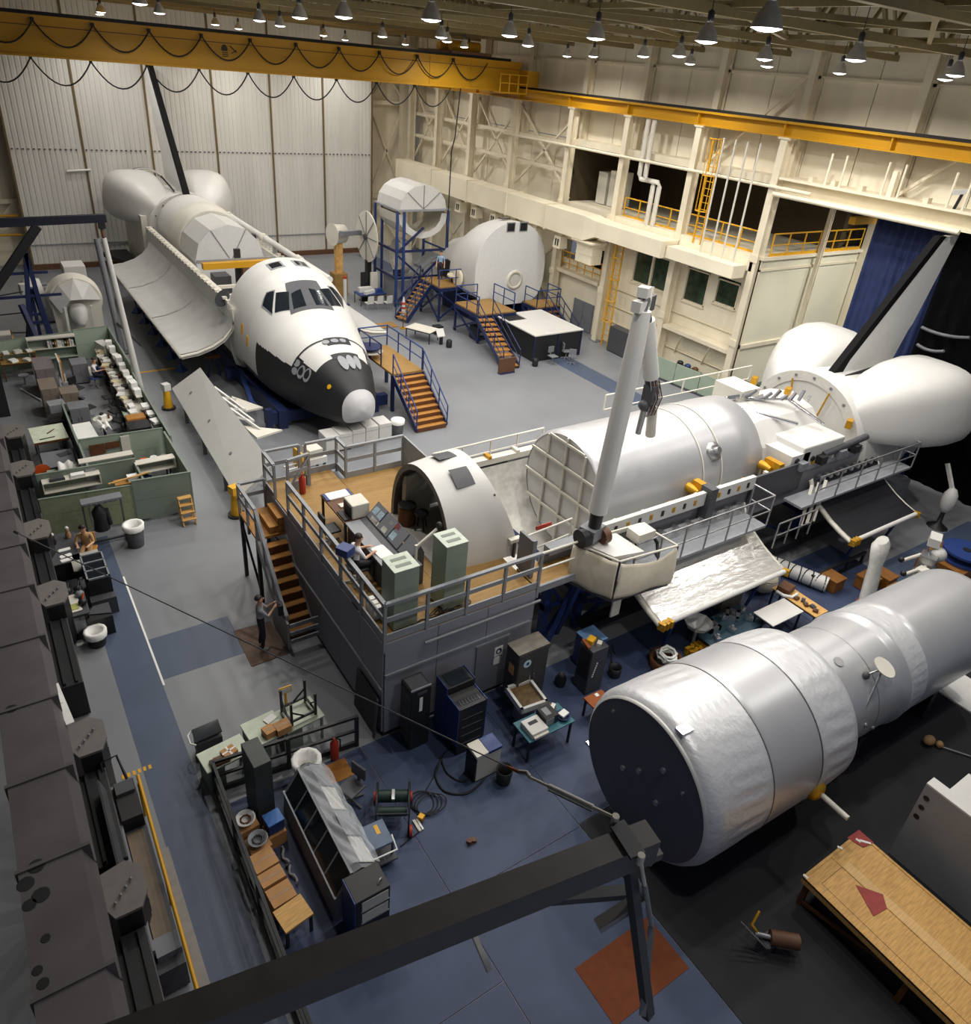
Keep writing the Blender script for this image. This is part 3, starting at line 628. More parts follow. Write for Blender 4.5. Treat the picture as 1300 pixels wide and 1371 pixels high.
# robot arm along the far sill
t = thing('sill_robot_arm', 'long white robot arm folded along the far sill of the whole orbiter', 'robot arm', (14.2, 42, 4.2))
for y0, y1 in ((50.5, 44.0), (43.7, 38.4), (38.2, 34.2)): part('boom', MB().tube((14.3, y0, 4.62), (14.3, y1, 4.6), .17, 10), WHITE, t, W=True)
for y in (50.4, 43.8, 38.3): part('joint', MB().tube((14.3, y + .25, 4.6), (14.3, y - .25, 4.6), .24, 10), OFFW, t, W=True)
for y in (42, 38.3, 48): part('pedestal', MB().bb(14.2, 14.4, y - .12, y + .12, 4.05, 4.5), STEEL, t, W=True)
part('wrist_camera', MB().bb(13.7, 14.1, 44.6, 45.1, 4.3, 4.6), BLACK, t, W=True)
# aft body, pods, fin
def tail(root, ax, cx, cy_, sgn, x_face, W=True, fin_top=None, scale=1.0):
    """aft fuselage, pods and fin; ax maps (along aft, across, up) to world"""
    F = ax
    m = MB(); rings = []
    for u, r, zc in ((0, 2.3, 3.55), (.15, 2.42, 3.55), (3.5, 2.3, 3.5), (6.2, 2.1, 3.4)):
        rings.append([F(u, r * math.cos(a) * (1.06 if math.sin(a) < 0 else 1), zc + r * math.sin(a) if math.sin(a) > 0 else zc + max(-2.6, 2.7 * math.sin(a) * 1.0)) for a in [2 * PI * k / 40 for k in range(40)]])
    part('aft_fuselage', m.loft(rings), WHITE, root, W=True)
    m = MB(); m.loft([[F(-.06, 2.42 * math.cos(a), 3.55 + 2.42 * math.sin(a)) for a in [PI * k / 24 for k in range(25)]], [F(-.06, 1.9 * math.cos(a), 3.75 + 1.85 * math.sin(a)) for a in [PI * k / 24 for k in range(25)]]], cap=False, closed=False, smooth=False)
    o = part('bulkhead_ring', m, mat('bulkhead_grey', rgb(206, 204, 198), .5, var=.05), root, W=True)
    for k in range(9):
        a = PI * (k + .5) / 9; part('ring_bolt', MB().tube(F(-.1, 2.2 * math.cos(a), 3.6 + 2.2 * math.sin(a)), F(-.06, 2.2 * math.cos(a), 3.6 + 2.2 * math.sin(a)), .06, 6), GREY, root, W=True)
    for s in (-1, 1):
        m = MB(); rings = []
        for u, yc, zc, hw, hh in ((.2, 1.45, 4.75, .35, .4), (.5, 1.55, 4.8, .66, .72), (1.1, 1.75, 4.95, 1.0, .98), (2.0, 1.98, 5.1, 1.28, 1.22), (3.0, 2.2, 5.2, 1.5, 1.4), (4.2, 2.32, 5.22, 1.6, 1.48), (5.2, 2.36, 5.2, 1.6, 1.44), (5.75, 2.36, 5.12, 1.5, 1.3), (5.98, 2.36, 5.06, 1.3, 1.1), (6.05, 2.36, 5.02, 1.0, .8)):
            rr = []
            for k in range(32):
                a = 2 * PI * k / 32; c, s_ = math.cos(a), math.sin(a)
                y = hw * math.copysign(abs(c) ** .6, c); z = hh * math.copysign(abs(s_) ** .6, s_)
                y -= .22 * (z / hh) * hw * .6
                rr.append(F(u, s * (yc + y), zc + z))
            rings.append(rr)
        part('engine_pod', m.loft(rings), WHITE, root, W=True)
    return root
AX1 = lambda u, w, z: Vector((OX + w, 50.55 + u, z))
tail(ob, AX1, OX, 0, 1, 0)
def fin(root, pts, black, thick, fold, dirv):
    m = MB()
    mid = [Vector(p) for p in pts]; t = Vector(dirv) * thick
    part('tail_fin', MB().slab([p - t / 2 for p in mid], dirv, thick), mat('fin_white', rgb(224, 224, 222), .5, var=.03), root, W=True)
    b = [Vector(p) for p in black]
    part('fin_leading_edge', MB().slab([p - t * .6 for p in b], dirv, thick * 1.2), mat('fin_black', rgb(13, 13, 15), .75, spec=.15), root, W=True)
fin(ob, [(OX, 50.1, 5.8), (OX, 56.3, 12.9), (OX, 57.85, 12.9), (OX, 55.7, 8.3), (OX, 55.5, 7.9), (OX, 55.2, 6.2)],
    [(OX, 49.9, 5.8), (OX, 56.1, 12.9), (OX, 56.5, 12.9), (OX, 50.8, 6.2), (OX, 50.5, 5.6)], .26, 0, (1, 0, 0))
part('fin_root_seam', MB().beam((OX - .5, 51.2, 6.0), (OX - .5, 54.4, 6.4), .05, .12), TILEB, ob, W=True)
for k in range(4): part('engine_bell_rib', MB().path([(OX - 1.2 + 1.0 * math.cos(a), 56.6 - k * .35, 6.1 + .5 * math.sin(a)) for a in [PI * q / 8 for q in range(9)]], .06, 5), OFFW if k % 2 else GREY, ob, W=True)
part('wing_root', MB().slab([(8.9, 51.5, 1.1), (8.9, 56.8, 1.1), (8.0, 56.8, 1.1), (7.2, 56.2, 1.1)], (0, 0, 1), .25), TILEB, ob, W=True)
part('body_side', MB().bb(9.05, 9.4, 51.0, 56.8, 1.0, 4.6), OFFW, ob, W=True)
part('cradle', MB().bb(9.4, 9.8, 28.3, 55, .0, .86), NAVY, ob, W=True); part('cradle', MB().bb(13.7, 14.1, 28.3, 55, .0, .86), NAVY, ob, W=True)
for y in (28.4, 34, 40, 46, 52): part('cross_member', MB().bb(8.9, 14.6, y, y + .35, .25, .75), NAVY, ob, W=True)
part('cradle_strut', MB().beam((8.7, 29.6, .75), (9.5, 33.6, .5), .18), BLUES, ob, W=True); part('cradle_strut', MB().beam((9.0, 28.4, .1), (9.0, 28.4, 1.0), .25), NAVY, ob, W=True)
for k, (px, py) in enumerate([(167, 420), (176, 434), (185.6, 449), (196, 465.6), (206.7, 482), (218, 500)]):
    p = P(px, py); t = thing('door_stand', 'blue stand with a pyramid foot under the near bay door, %s from the back' % ORD[k], 'stand', (7.35, p.y, 0), group='blue stands under the near radiator door')
    part('foot', MB().lathe([(.33, 0), (.32, .05), (.07, .34)], n=4, smooth=False), BLUES, t); part('pole', MB().tube((0, 0, .3), (-.1, 0, 1.88), .05, 6), BLUES, t); part('pad', MB().bb(-.25, .05, -.12, .12, 1.84, 1.89), NAVY, t)
for k in range(4):
    y = 35.2 + k * 4.2; t = thing('under_door_trestle', 'dark trestle under the near bay door, %s from the nose' % ORD[k], 'trestle', (8.6, y, 0), group='trestles beside the orbiter flank')
    part('beam', MB().bb(-.35, .35, -.1, .1, .95, 1.1), WOODB, t)
    for s in (-1, 1): part('leg', MB().beam((s * .3, 0, 0), (s * .1, 0, 1.0), .09), NAVY, t)
# ---------------------------------------------------------------- white door skin on floor stands
t = thing('door_skin_panel', 'long white payload door skin tilted on floor supports beside the nose', 'panel', (6.7, 28.5, 0))
c = [Vector((5.95, 32.2, .75)), Vector((7.35, 33.0, 1.95)), Vector((6.98, 22.0, 1.95)), Vector((5.60, 21.4, 1.0))]
c = [P(230, 520, .8), P(268, 492, 1.9), P(365, 622, 1.9), P(318, 668, .8)]
m = MB().slab(c, (.3, 0, -1), .16); part('skin', m, WHITE, t, W=True)
for k in range(3):
    a = c[0].lerp(c[3], .15 + .3 * k); b = c[1].lerp(c[2], .15 + .3 * k); q = a.lerp(b, .4); part('rivet', MB().tube(q + Vector((0, 0, .0)), q + Vector((-.02, 0, .03)), .07, 8), GREY, t, W=True)
for k in (.2, .5, .8):
    b = c[1].lerp(c[2], k); a = c[0].lerp(c[3], k)
    part('prop', MB().beam(b + Vector((-.1, 0, -.15)), (b.x + .25, b.y, 0), .12), OFFW, t, W=True); part('prop', MB().beam(a + Vector((.1, 0, -.1)), (a.x + .12, a.y, 0), .12), GREYD, t, W=True)
for (k0, k1) in ((.22, .34), (.34, .46), (.46, .55)):
    b = c[1].lerp(c[2], k0); d_ = c[1].lerp(c[2], k1); part('truss_bar', MB().beam(b + Vector((.9, 0, -.8)), d_ + Vector((.02, 0, -.1)), .09), WHITE, t, W=True); part('truss_bar', MB().beam(b + Vector((.02, 0, -.1)), d_ + Vector((.9, 0, -.8)), .09), WHITE, t, W=True)
part('side_fin', MB().slab([P(310, 530, 1.2), P(352, 545, 1.0), P(318, 552, 1.1)], (0, 0, -1), .08), OFFW, t, W=True)
part('side_fin', MB().slab([P(326, 570, 1.2), P(378, 575, 1.0), P(344, 586, 1.1)], (0, 0, -1), .08), OFFW, t, W=True)
for k, (px, py) in enumerate(((226, 547), (317, 690))):
    p = P(px, py); t = thing('yellow_bollard', ['yellow jack post with a white cap at the far end of the tilted white panel', 'yellow jack post at the near end of the tilted white panel by the stairs'][k], 'jack', (p.x, p.y, 0))
    part('base', MB().lathe([(.3, 0), (.3, .08)], n=12), BLACK, t); part('post', MB().lathe([(.2, .08), (.13, .85), (.12, .9)], n=10), YELR, t); part('head', MB().box((0, 0, 1.03), (.3, .3, .3), .3), WHITE if k == 0 else YELR, t)
# ---------------------------------------------------------------- white boxes and bits under the nose
for k in range(5):
    p = P(446 + 17.5 * k, 608 - 4.6 * k, 0)
    t = thing('white_instrument_box', ['leftmost', 'second', 'middle', 'fourth', 'rightmost'][k] + ' of the five white instrument boxes in a row under the nose', 'box', (p.x, p.y + .4, 0), .0, group='white boxes under the nose')
    part('case', MB().bb(-.29, .29, -.4, .4, .08, .8), WHITE, t, bevel=.02); part('base_skid', MB().bb(-.24, .24, -.36, .36, 0, .08), GREYD, t); part('lid_seam', MB().bb(-.295, .295, -.405, .405, .62, .635), GREYR, t)
t = thing('tool_cart', 'low white cart with a yellow end plate and rods left of the boxes', 'cart', (9.2, 24.2, 0), .1)
part('tray', MB().bb(-.5, .5, -.35, .35, .5, .75), WHITE, t); part('cover', MB().bb(-.2, .35, -.3, .3, .75, 1.1), OFFW, t); part('end_plate', MB().bb(-.56, -.5, -.4, .4, .3, 1.1), YELR, t)
for y in (-.2, .1): part('rod', MB().tube((-1.1, y, .5), (-.56, y, .5), .04), WHITE, t)
for x, y in ((-.4, -.3), (.4, -.3), (-.4, .3), (.4, .3)): part('leg', MB().bb(x - .04, x + .04, y - .04, y + .04, 0, .5), GREYD, t)
def bin_(label, x, y, h=.75, r=.28, col=GREYD, liner=True, z=0):
    t = thing('trash_bin', label, 'bin', (x, y, z))
    part('bucket', MB().lathe([(r * .8, 0), (r, h), (r * .93, h), (r * .74, .03)], n=14, cap=False), col, t); part('bottom', MB().lathe([(r * .8, 0), (r * .8, .03)], n=14), col, t)
    if liner: part('liner', MB().lathe([(r * 1.06, h - .16), (r * 1.1, h + .02), (r * .8, h + .03), (r * .6, h - .3)], n=12, cap=False), PAPER, t)
    return t
p = P(532, 583); bin_('grey trash bin with white liner at the foot of the wide wooden stairs', p.x, p.y)
# ---------------------------------------------------------------- stair platforms
def stair(name, label, top, tw, foot, n, tread_m, str_m, rail_m, cat='stairs', rails=(1, 1), group=None, closed=False, tz=.05):
    """a flight from top edge centre down to foot centre; tw = width"""
    top = Vector(top); foot = Vector(foot); d = foot - top; h = Vector((d.x, d.y, 0)); run = h.length; h.normalize(); s = Vector((-h.y, h.x, 0))
    t = thing(name, label, cat, foot, group=group)
    for i in range(n):
        c = top + d * ((i + .5) / n); c.z = top.z + d.z * (i + 1) / (n + 1)
        M = Matrix((h, s, Vector((0, 0, 1)))).transposed()
        part('tread', MB().box(c, (run / n * 1.06, tw - .06, tz), M=M), tread_m, t, W=True)
        if closed: part('riser', MB().box(c + h * (run / n / 2) - Vector((0, 0, -d.z / (n + 1) / 2)), (.03, tw - .08, -d.z / (n + 1)), M=M), WOODB, t, W=True)
    for q in (-1, 1):
        part('stringer', MB().beam(top + s * q * tw / 2 - Vector((0, 0, .12)), foot + s * q * tw / 2 + Vector((0, 0, .12)), .06, .28), str_m, t, W=True)
    up = Vector((0, 0, .95))
    for q, on in zip((-1, 1), rails):
        if not on: continue
        a = top + s * q * tw / 2; b = foot + s * q * tw / 2 + Vector((0, 0, .1))
        part('handrail', MB().tube(a + up, b + up, .035, 6), rail_m, t, W=True); part('mid_rail', MB().tube(a + up * .5, b + up * .5, .025, 6), rail_m, t, W=True)
        for k in range(4): z = a.lerp(b, k / 3); part('rail_post', MB().tube(z, z + up, .03, 6), rail_m, t, W=True)
    return t
# access platform right of the nose
t = thing('nose_platform', 'plywood topped blue access platform right of the black nose', 'platform', (14.8, 29.5, 0))
PZ = 1.9
a, b, c_, d_ = P(520, 462, PZ), P(530, 458, PZ), P(570, 495, PZ), P(527, 502, PZ)
x0, x1, y0, y1 = 13.35, 15.35, 26.9, 31.0
q = P(548, 498, PZ); x0, x1, y0 = P(527, 502, PZ).x, P(566, 495, PZ).x, P(548, 498, PZ).y; y1 = P(530, 460, PZ).y
part('deck', MB().bb(x0, x1, y0, y1, PZ - .1, PZ), PLY, t, W=True); part('skirt', MB().bb(x0, x1, y0 - .02, y0 + .08, PZ - .32, PZ - .1), NAVY, t, W=True)
for x in (x0 + .1, x1 - .1):
    for y in (y0 + .2, y1 - .2): part('leg', MB().bb(x - .07, x + .07, y - .07, y + .07, 0, PZ - .1), NAVY, t, W=True)
rail_run('r', [(x0, y1, PZ), (x1, y1, PZ), (x1, y0 + .1, PZ)], 1.0, BLUES, t, .035, (.5,), 1.1)
rail_run('r', [(x0, y1 - .1, PZ), (x0, y0 + 1.2, PZ)], 1.0, NAVY, t, .035, (.5,), 1.1)
f = P(572, 578)
stair('wide_stairs', 'wide brown wooden stairs with blue rails leading to the nose platform', ((x0 + x1) / 2, y0, PZ), x1 - x0, ((x0 + x1) / 2, P(555, 582).y + .1, 0), 9, WOODT, NAVY, BLUES, closed=True)
t = thing('round_side_table', 'small dark round table on the nose platform beside the orbiter', 'table', (x0 - .0, y1 - 1.3, PZ)); part('top', MB().lathe([(.55, .5), (.55, .55)], n=18), NAVY, t); part('pedestal', MB().tube((0, 0, 0), (0, 0, .5), .06), NAVY, t); part('disc', MB().lathe([(.6, .3), (.6, .34)], n=18), OFFW, t)
# ================================================================ GREY PLATFORM with plywood deck
DZ = 2.95
X0, X1, Y0, YB, YJ = 5.82, 10.05, 11.27, 18.45, 19.15
pf = thing('operator_platform', 'grey panelled raised platform with a plywood deck and grey rails', 'platform', (8, 14, 0))
GW = mat('platform_grey', rgb(138, 140, 150), .55, var=.04, scale=1)
m = MB(); m.bb(X0, X1, Y0, YB, .12, DZ - .1); part('core', m, GREYD, pf, W=True)
PX_ = [X0 - .03] ; ys = [Y0 + (YB - Y0) / 6 * k for k in range(7)]
for a, b in zip(ys[:-1], ys[1:]):
    part('side_panel', MB().bb(X0 - .04, X0, a + .008, b - .008, .14, 1.52), GW, pf, W=True); part('side_panel', MB().bb(X0 - .04, X0, a + .008, b - .008, 1.56, DZ - .04), GW, pf, W=True)
xs_ = [X0, 7.2, 8.6, X1]
for a, b in zip(xs_[:-1], xs_[1:]):
    part('front_panel', MB().bb(a + .008, b - .008, Y0 - .04, Y0, .14, 1.95), GW, pf, W=True); part('front_panel', MB().bb(a + .008, b - .008, Y0 - .04, Y0, 2.0, DZ - .04), GW, pf, W=True)
part('trim_strip', MB().bb(X0, X1 - .1, Y0 - .08, Y0 - .03, 1.94, 2.0), GREYR, pf, W=True); part('trim_strip', MB().bb(X0 - .08, X0 - .03, Y0, YB, 1.5, 1.55), GREYR, pf, W=True)
part('pipe', MB().tube((6.8, Y0 - .12, 2.62), (X1 + .1, Y0 - .12, 2.62), .035), GREYR, pf, W=True)
part('kick_plate', MB().bb(X0 - .02, X1, Y0 - .02, YB, 0, .13), BLACK, pf, W=True)
dr = part('access_door', MB().bb(8.35, 9.3, Y0 - .075, Y0 - .035, .16, 1.75), GREY, pf, W=True)
part('door_stop', MB().bb(8.3, 9.35, Y0 - .07, Y0 - .04, 1.76, 1.8), GREYR, dr, W=True)
# printed notices on the access door
nt = part('notice', MB().bb(8.9, 9.15, Y0 - .085, Y0 - .076, 1.22, 1.52), PAPER, dr, W=True); part('notice_roundel', MB().tube((9.03, Y0 - .086, 1.38), (9.03, Y0 - .092, 1.38), .09, 14), NAVY, dr, W=True); part('notice_centre', MB().tube((9.02, Y0 - .093, 1.37), (9.02, Y0 - .097, 1.37), .045, 12), PAPER, dr, W=True)
part('notice', MB().bb(8.9, 9.1, Y0 - .085, Y0 - .076, .95, 1.18), PAPER, dr, W=True)
part('deck_sheet', MB().bb(X0, 7.9, Y0, 14.8, DZ - .08, DZ), PLY, pf, W=True); part('deck_sheet', MB().bb(7.91, X1, Y0, 14.8, DZ - .08, DZ), PLY, pf, W=True)
part('deck_sheet', MB().bb(X0, 7.9, 14.81, YJ, DZ - .08, DZ), PLY, pf, W=True); part('deck_sheet', MB().bb(7.91, X1, 14.81, YB, DZ - .08, DZ), PLY, pf, W=True)
part('jog_box', MB().bb(X0, 8.1, YB, YJ, .1, DZ - .09), GW, pf, W=True)
def flat_rail(pts, parent, h=1.06, m=GREYR, step=1.1, toe=.2):
    pts = [Vector(p) for p in pts]; up = Vector((0, 0, h))
    for a, b in zip(pts[:-1], pts[1:]):
        part('top_rail', MB().beam(a + up, b + up, .09, .07), m, parent, W=True); part('mid_rail', MB().beam(a + up * .58, b + up * .58, .04, .12), m, parent, W=True)
        if toe: part('toe_board', MB().beam(a + Vector((0, 0, toe / 2)), b + Vector((0, 0, toe / 2)), .035, toe), m, parent, W=True)
        n = max(1, round((b - a).length / step))
        for k in range(0 if a == pts[0] else 1, n + 1):
            p = a.lerp(b, k / n); part('rail_post', MB().beam(p - Vector((0, 0, .3)), p + up, .07, .07), m, parent, W=True)
t = thing('platform_railing', 'grey square rail around the front and left of the plywood deck', 'railing', (X0, Y0, DZ))
flat_rail([(X1 + .05, Y0, DZ), (X0, Y0, DZ), (X0, 17.2, DZ)], t); flat_rail([(X0, 18.25, DZ), (X0, YJ, DZ), (6.9, YJ, DZ)], t, toe=.1)
t = thing('platform_back_railing', 'grey square rail along the back of the plywood deck', 'railing', (8.1, YB, DZ))
flat_rail([(7.1, YJ, DZ), (8.1, YJ, DZ), (8.1, YB, DZ), (X1, YB, DZ)], t); part('side_board', MB().slab([(X1, YB, DZ), (X1, YB, DZ + 1.06), (X1 + .05, 16.8, DZ + .95), (X1 + .05, 16.8, DZ)], (1, 0, 0), .05), GREYR, t, W=True)
t = thing('swing_gate', 'grey framed gate panel standing at the head of the platform stairs', 'gate', (6.9, 18.6, DZ))
flat_rail([(6.25, 18.35, DZ), (6.95, 18.5, DZ)], t, toe=.3); part('brace', MB().beam((6.25, 18.35, DZ + .1), (6.95, 18.5, DZ + 1.0), .06), GREYR, t, W=True)
def extinguisher(label, x, y, z):
    t = thing('fire_extinguisher', label, 'extinguisher', (x, y, z)); part('cylinder', MB().lathe([(.08, 0), (.1, .05), (.1, .5), (.03, .6), (.03, .65)], n=12), RED, t); part('hose', MB().path([(.03, 0, .62), (.14, 0, .55), (.14, 0, .25)], .02, 5), BLACK, t)
extinguisher('red fire extinguisher on the plywood deck by the stair gate', 6.6, 18.15, DZ)
# stairs on the left flank
st = stair('deck_stairs', 'wooden step stairs with grey rails on the left flank of the platform', (5.38, 17.45, 2.25), .82, (5.38, 15.5, 0), 8, WOODT, GREYR, GREYR, rails=(0, 0), closed=True)
part('landing', MB().bb(4.95, 5.78, 17.45, 19.0, 2.17, 2.25), WOODT, st, W=True)
for k in range(2): part('tread', MB().bb(5.35 + .25 * k, 5.78, 17.5, 18.4, 2.26 + .24 * k, 2.48 + .24 * k), WOODT, st, W=True)
flat_rail([(4.97, 15.3, .1), (4.97, 15.7, .35), (4.97, 17.45, 2.25), (4.97, 19, 2.25), (5.75, 19, 2.25)], st, h=.95, toe=0, step=.9)
for x, y in ((4.99, 17.5), (4.99, 18.95), (5.74, 18.95)): part('landing_post', MB().bb(x - .05, x + .05, y - .05, y + .05, 0, 2.17), GREYD, st, W=True)
part('post_brace', MB().beam((4.99, 17.5, .3), (4.99, 18.95, 1.9), .06), GREYD, st, W=True)
part('side_board', MB().bb(4.9, 4.95, 15.1, 16.3, .05, .95), GREYR, st, W=True)
for k in range(3): part('end_board', MB().bb(4.95, 5.75, 15.02, 15.06, .3 + .27 * k, .42 + .27 * k), GREYR, st, W=True)
p = P(347, 867); one('brown_floor_mat', 'brown mat on the grey floor under the standing man', 'mat', MB().prism([(P(*q).x - p.x, P(*q).y - p.y) for q in ((313, 845), (362, 832), (387, 875), (337, 893))], .005, .02), BROWNF, (p.x, p.y, 0))
# ---------------------------------------------------------------- crew cabin shell on the deck
cs = thing('cabin_shell', 'open fronted white cabin shell standing on the plywood deck', 'shell', (9.4, 14.45, DZ))
cyc, czb = 14.45, DZ
def arch(r, top, x, k=26, slant=0.0, flare=0.0):
    out = []
    for i in range(k + 1):
        a = PI * i / k; y = cyc - (r + flare * (1 - math.sin(a))) * math.cos(a); z = czb + top * abs(math.sin(a)) ** .8
        out.append(Vector((x - slant * (z - czb), y, z)))
    return out
A = [arch(1.6, 2.22, 8.42), arch(1.62, 2.3, 9.0), arch(1.64, 2.36, 9.7, slant=.12, flare=.05), arch(1.64, 2.36, 10.6, slant=.34, flare=.1)]
B = [arch(1.46, 2.06, 8.42), arch(1.5, 2.15, 9.0), arch(1.52, 2.22, 9.7, slant=.12), arch(1.52, 2.22, 10.55, slant=.34)]
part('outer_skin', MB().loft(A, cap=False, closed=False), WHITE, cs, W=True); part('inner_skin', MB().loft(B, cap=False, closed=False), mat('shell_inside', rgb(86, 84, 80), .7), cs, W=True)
part('front_rim', MB().loft([A[0], B[0]], cap=False, closed=False, smooth=False), mat('rim_grey', rgb(112, 112, 106), .6), cs, W=True); part('rear_rim', MB().loft([A[-1], B[-1]], cap=False, closed=False, smooth=False), OFFW, cs, W=True)
part('shell_floor', MB().bb(8.3, 10.5, 12.95, 15.95, DZ, DZ + .03), mat('grey_shell_floor', rgb(205, 202, 194), .6), cs, W=True)
part('threshold', MB().bb(8.22, 8.3, 12.9, 16.0, DZ, DZ + .06), WHITE, cs, W=True)
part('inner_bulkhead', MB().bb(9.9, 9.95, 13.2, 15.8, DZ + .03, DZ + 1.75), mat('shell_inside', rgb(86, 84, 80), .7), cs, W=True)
part('display_panel', MB().bb(9.3, 9.85, 13.6, 15.3, DZ + 1.0, DZ + 1.7), BLACK, cs, W=True); part('inner_lining', MB().bb(8.6, 9.4, 15.55, 15.75, DZ + .1, DZ + 1.4), OFFW, cs, W=True)
part('panel_arm', MB().beam((8.7, 13.2, DZ + .1), (8.8, 13.25, DZ + .9), .06), BROWNS, cs, W=True)
for k, (y0, z0) in enumerate(((14.95, 0), (14.0, 0))):
    f = lambda i, j, y0=y0: Vector((8.95 + .55 * i, y0 - .5 * j, czb + 2.34 * abs(math.sin(math.acos(max(-1, min(1, (cyc - (y0 - .5 * j)) / 1.63))))) ** .8 + .03))
    part('overhead_window', MB().grid(f, 4, 4), GREYD, cs, W=True)
part('hand_ledge', MB().bb(10.15, 10.5, 12.6, 12.75, DZ + .5, DZ + .6), OFFW, cs, W=True); part('ledge_leg', MB().bb(10.3, 10.36, 12.62, 12.7, DZ, DZ + .5), GREYD, cs, W=True)
t = thing('cabin_stool', 'dark stool inside the open cabin shell', 'stool', (8.75, 14.9, DZ + .03)); part('seat', MB().lathe([(.2, .5), (.2, .56)], n=12), BLACK, t)
for a in range(4): part('leg', MB().beam((.18 * math.cos(a * PI / 2), .18 * math.sin(a * PI / 2), 0), (.1 * math.cos(a * PI / 2), .1 * math.sin(a * PI / 2), .5), .03), BLACK, t)
t = thing('brown_drum', 'brown drum standing at the far foot of the cabin shell mouth', 'drum', (8.55, 15.35, DZ + .03)); part('body', MB().lathe([(.25, 0), (.25, .55)], n=14), WOODB, t); part('lid', MB().lathe([(.26, .55), (.26, .6)], n=14), BLACK, t)
# racks on the deck
def rack(label, x, y, z, sx, sy, sz, col, rz=0, open_side=False, name='equipment_rack', cat='rack', louvre=True):
    t = thing(name, label, cat, (x, y, z), rz)
    part('case', MB().bb(-sx / 2, sx / 2, -sy / 2, sy / 2, .04, sz), col, t, bevel=.012); part('plinth', MB().bb(-sx / 2 + .03, sx / 2 - .03, -sy / 2 + .03, sy / 2 - .03, 0, .04), BLACK, t)
    if louvre:
        part('top_plate', MB().bb(-sx / 2 - .005, sx / 2 + .005, -sy / 2 - .005, sy / 2 + .005, sz, sz + .02), mat('pale_top', rgb(196, 206, 192), .5), t)
        for q in (-.14, .14): part('top_vent', MB().bb(-sx * .3, sx * .3, q * sy * 1.4 - .05, q * sy * 1.4 + .05, sz + .02, sz + .028), GREEND, t)
    if open_side:
        part('open_bay', MB().bb(sx / 2, sx / 2 + .012, -sy / 2 + .06, sy / 2 - .06, .25, sz - .08), BLACK, t)
        for q in range(5): part('wire_bundle', MB().path([(sx / 2 + .03, -.25 + .12 * q, sz - .2 - .1 * q), (sx / 2 + .05, -.2 + .1 * q, sz * .6), (sx / 2 + .03, -.1 + .02 * q, .4)], .012, 4), GREYR if q % 2 else GREYD, t)
    return t
p = P(529, 838, DZ); rack('tall grey green rack at the front corner of the plywood deck', 6.45, 11.78, DZ, .62, .62, 1.65, GREENE)
rack('tall grey green rack with an open cable bay beside the cabin shell', 7.78, 11.86, DZ, .58, .62, 1.85, GREENE, open_side=True)
t = thing('cable_heap', 'tangled black cables on the deck below the open rack', 'cables', (8.0, 11.6, DZ))
for k in range(5): part('coil', MB().path([(.3 * math.cos(a) * (1 + .2 * k) - .1 * k, .14 * math.sin(a * (1 + .1 * k)), .03 + .02 * k) for a in [.5 * q for q in range(14)]], .015, 4), CABLE, t)
one('deck_cable', 'loose black cables on the deck behind the corner rack', 'cable', MB().path([(0, 0, .02), (.4, .15, .02), (.8, .05, .03), (1.1, .2, .02), (1.3, .1, .02)], .02, 4), CABLE, (6.5, 11.4, DZ))
# console with operators
cn = thing('control_console', 'grey sloping operator console with dials facing the left rail', 'console', (7.2, 13.7, DZ))
L0, L1 = 12.75, 15.0
m = MB(); prof = [(6.62, .02), (7.62, .02), (7.62, .95), (7.5, 1.2), (7.12, .82), (6.62, .76)]
m.add([(x, y, DZ + z) for y in (L0, L1) for x, z in prof], [tuple(range(6)), tuple(range(6, 12))] + [(i, (i + 1) % 6, (i + 1) % 6 + 6, i + 6) for i in range(6)]); part('cabinet', m, GREYD, cn, W=True)
part('desk_top', MB().bb(6.55, 7.12, L0, L1, DZ + .76, DZ + .8), GREYR, cn, W=True)
sl = Vector((.38, 0, .38)).normalized(); nn = Vector((-.707, 0, .707))
def on_slope(y, s, w, h, m, nm, r=False):
    o = Vector((7.14, y, DZ + .84)) + sl * s; a = MB()
    if r: a.loft([a.ring(o, nn, w, 14), a.ring(o + nn * .02, nn, w, 14)], smooth=False)
    else: a.slab([o - Vector((0, w / 2, 0)) - sl * h / 2, o + Vector((0, w / 2, 0)) - sl * h / 2, o + Vector((0, w / 2, 0)) + sl * h / 2, o - Vector((0, w / 2, 0)) + sl * h / 2], nn, .02)
    part(nm, a, m, cn, W=True)
for k in range(4): on_slope(14.7 - .58 * k, .26, .52, .48, GREY, 'instrument_panel')
SCR = mat('pale_screen', rgb(190, 214, 226), .3)
on_slope(14.82, .3, .22, .2, SCR, 'screen'); on_slope(14.55, .3, .22, .2, SCR, 'screen'); on_slope(14.6, .08, .4, .12, OFFW, 'switch_panel'); on_slope(14.05, .36, .14, .1, OFFW, 'switch_panel')
on_slope(13.75, .42, .18, .14, RED, 'warning_panel'); on_slope(13.7, .18, .22, .2, SCR, 'screen'); on_slope(14.1, .12, .22, .14, OFFW, 'switch_panel')
random.seed(3)
for k in range(14): on_slope(12.9 + random.random() * .4, .06 + random.random() * .4, .022, .02, (RED, OFFW, YELR, BLACK)[k % 4], 'knob', True)
t = thing('desk_lamp', 'white hinged desk lamp with a black head standing at the console end', 'lamp', (7.3, 12.7, DZ + .8)); 
part('arm', MB().beam((0, -.1, 0), (.0, -.1, .55), .06), OFFW, t); part('arm', MB().beam((0, -.1, .5), (.55, -.1, .85), .05), OFFW, t); part('head', MB().ball((.6, -.1, .95), .08, 8), BLACK, t); part('foot', MB().bb(-.12, .12, -.22, .02, -.02, .02), GREY, t)
t = thing('work_desk', 'brown topped desk beyond the console on the plywood deck', 'desk', (6.95, 15.7, DZ))
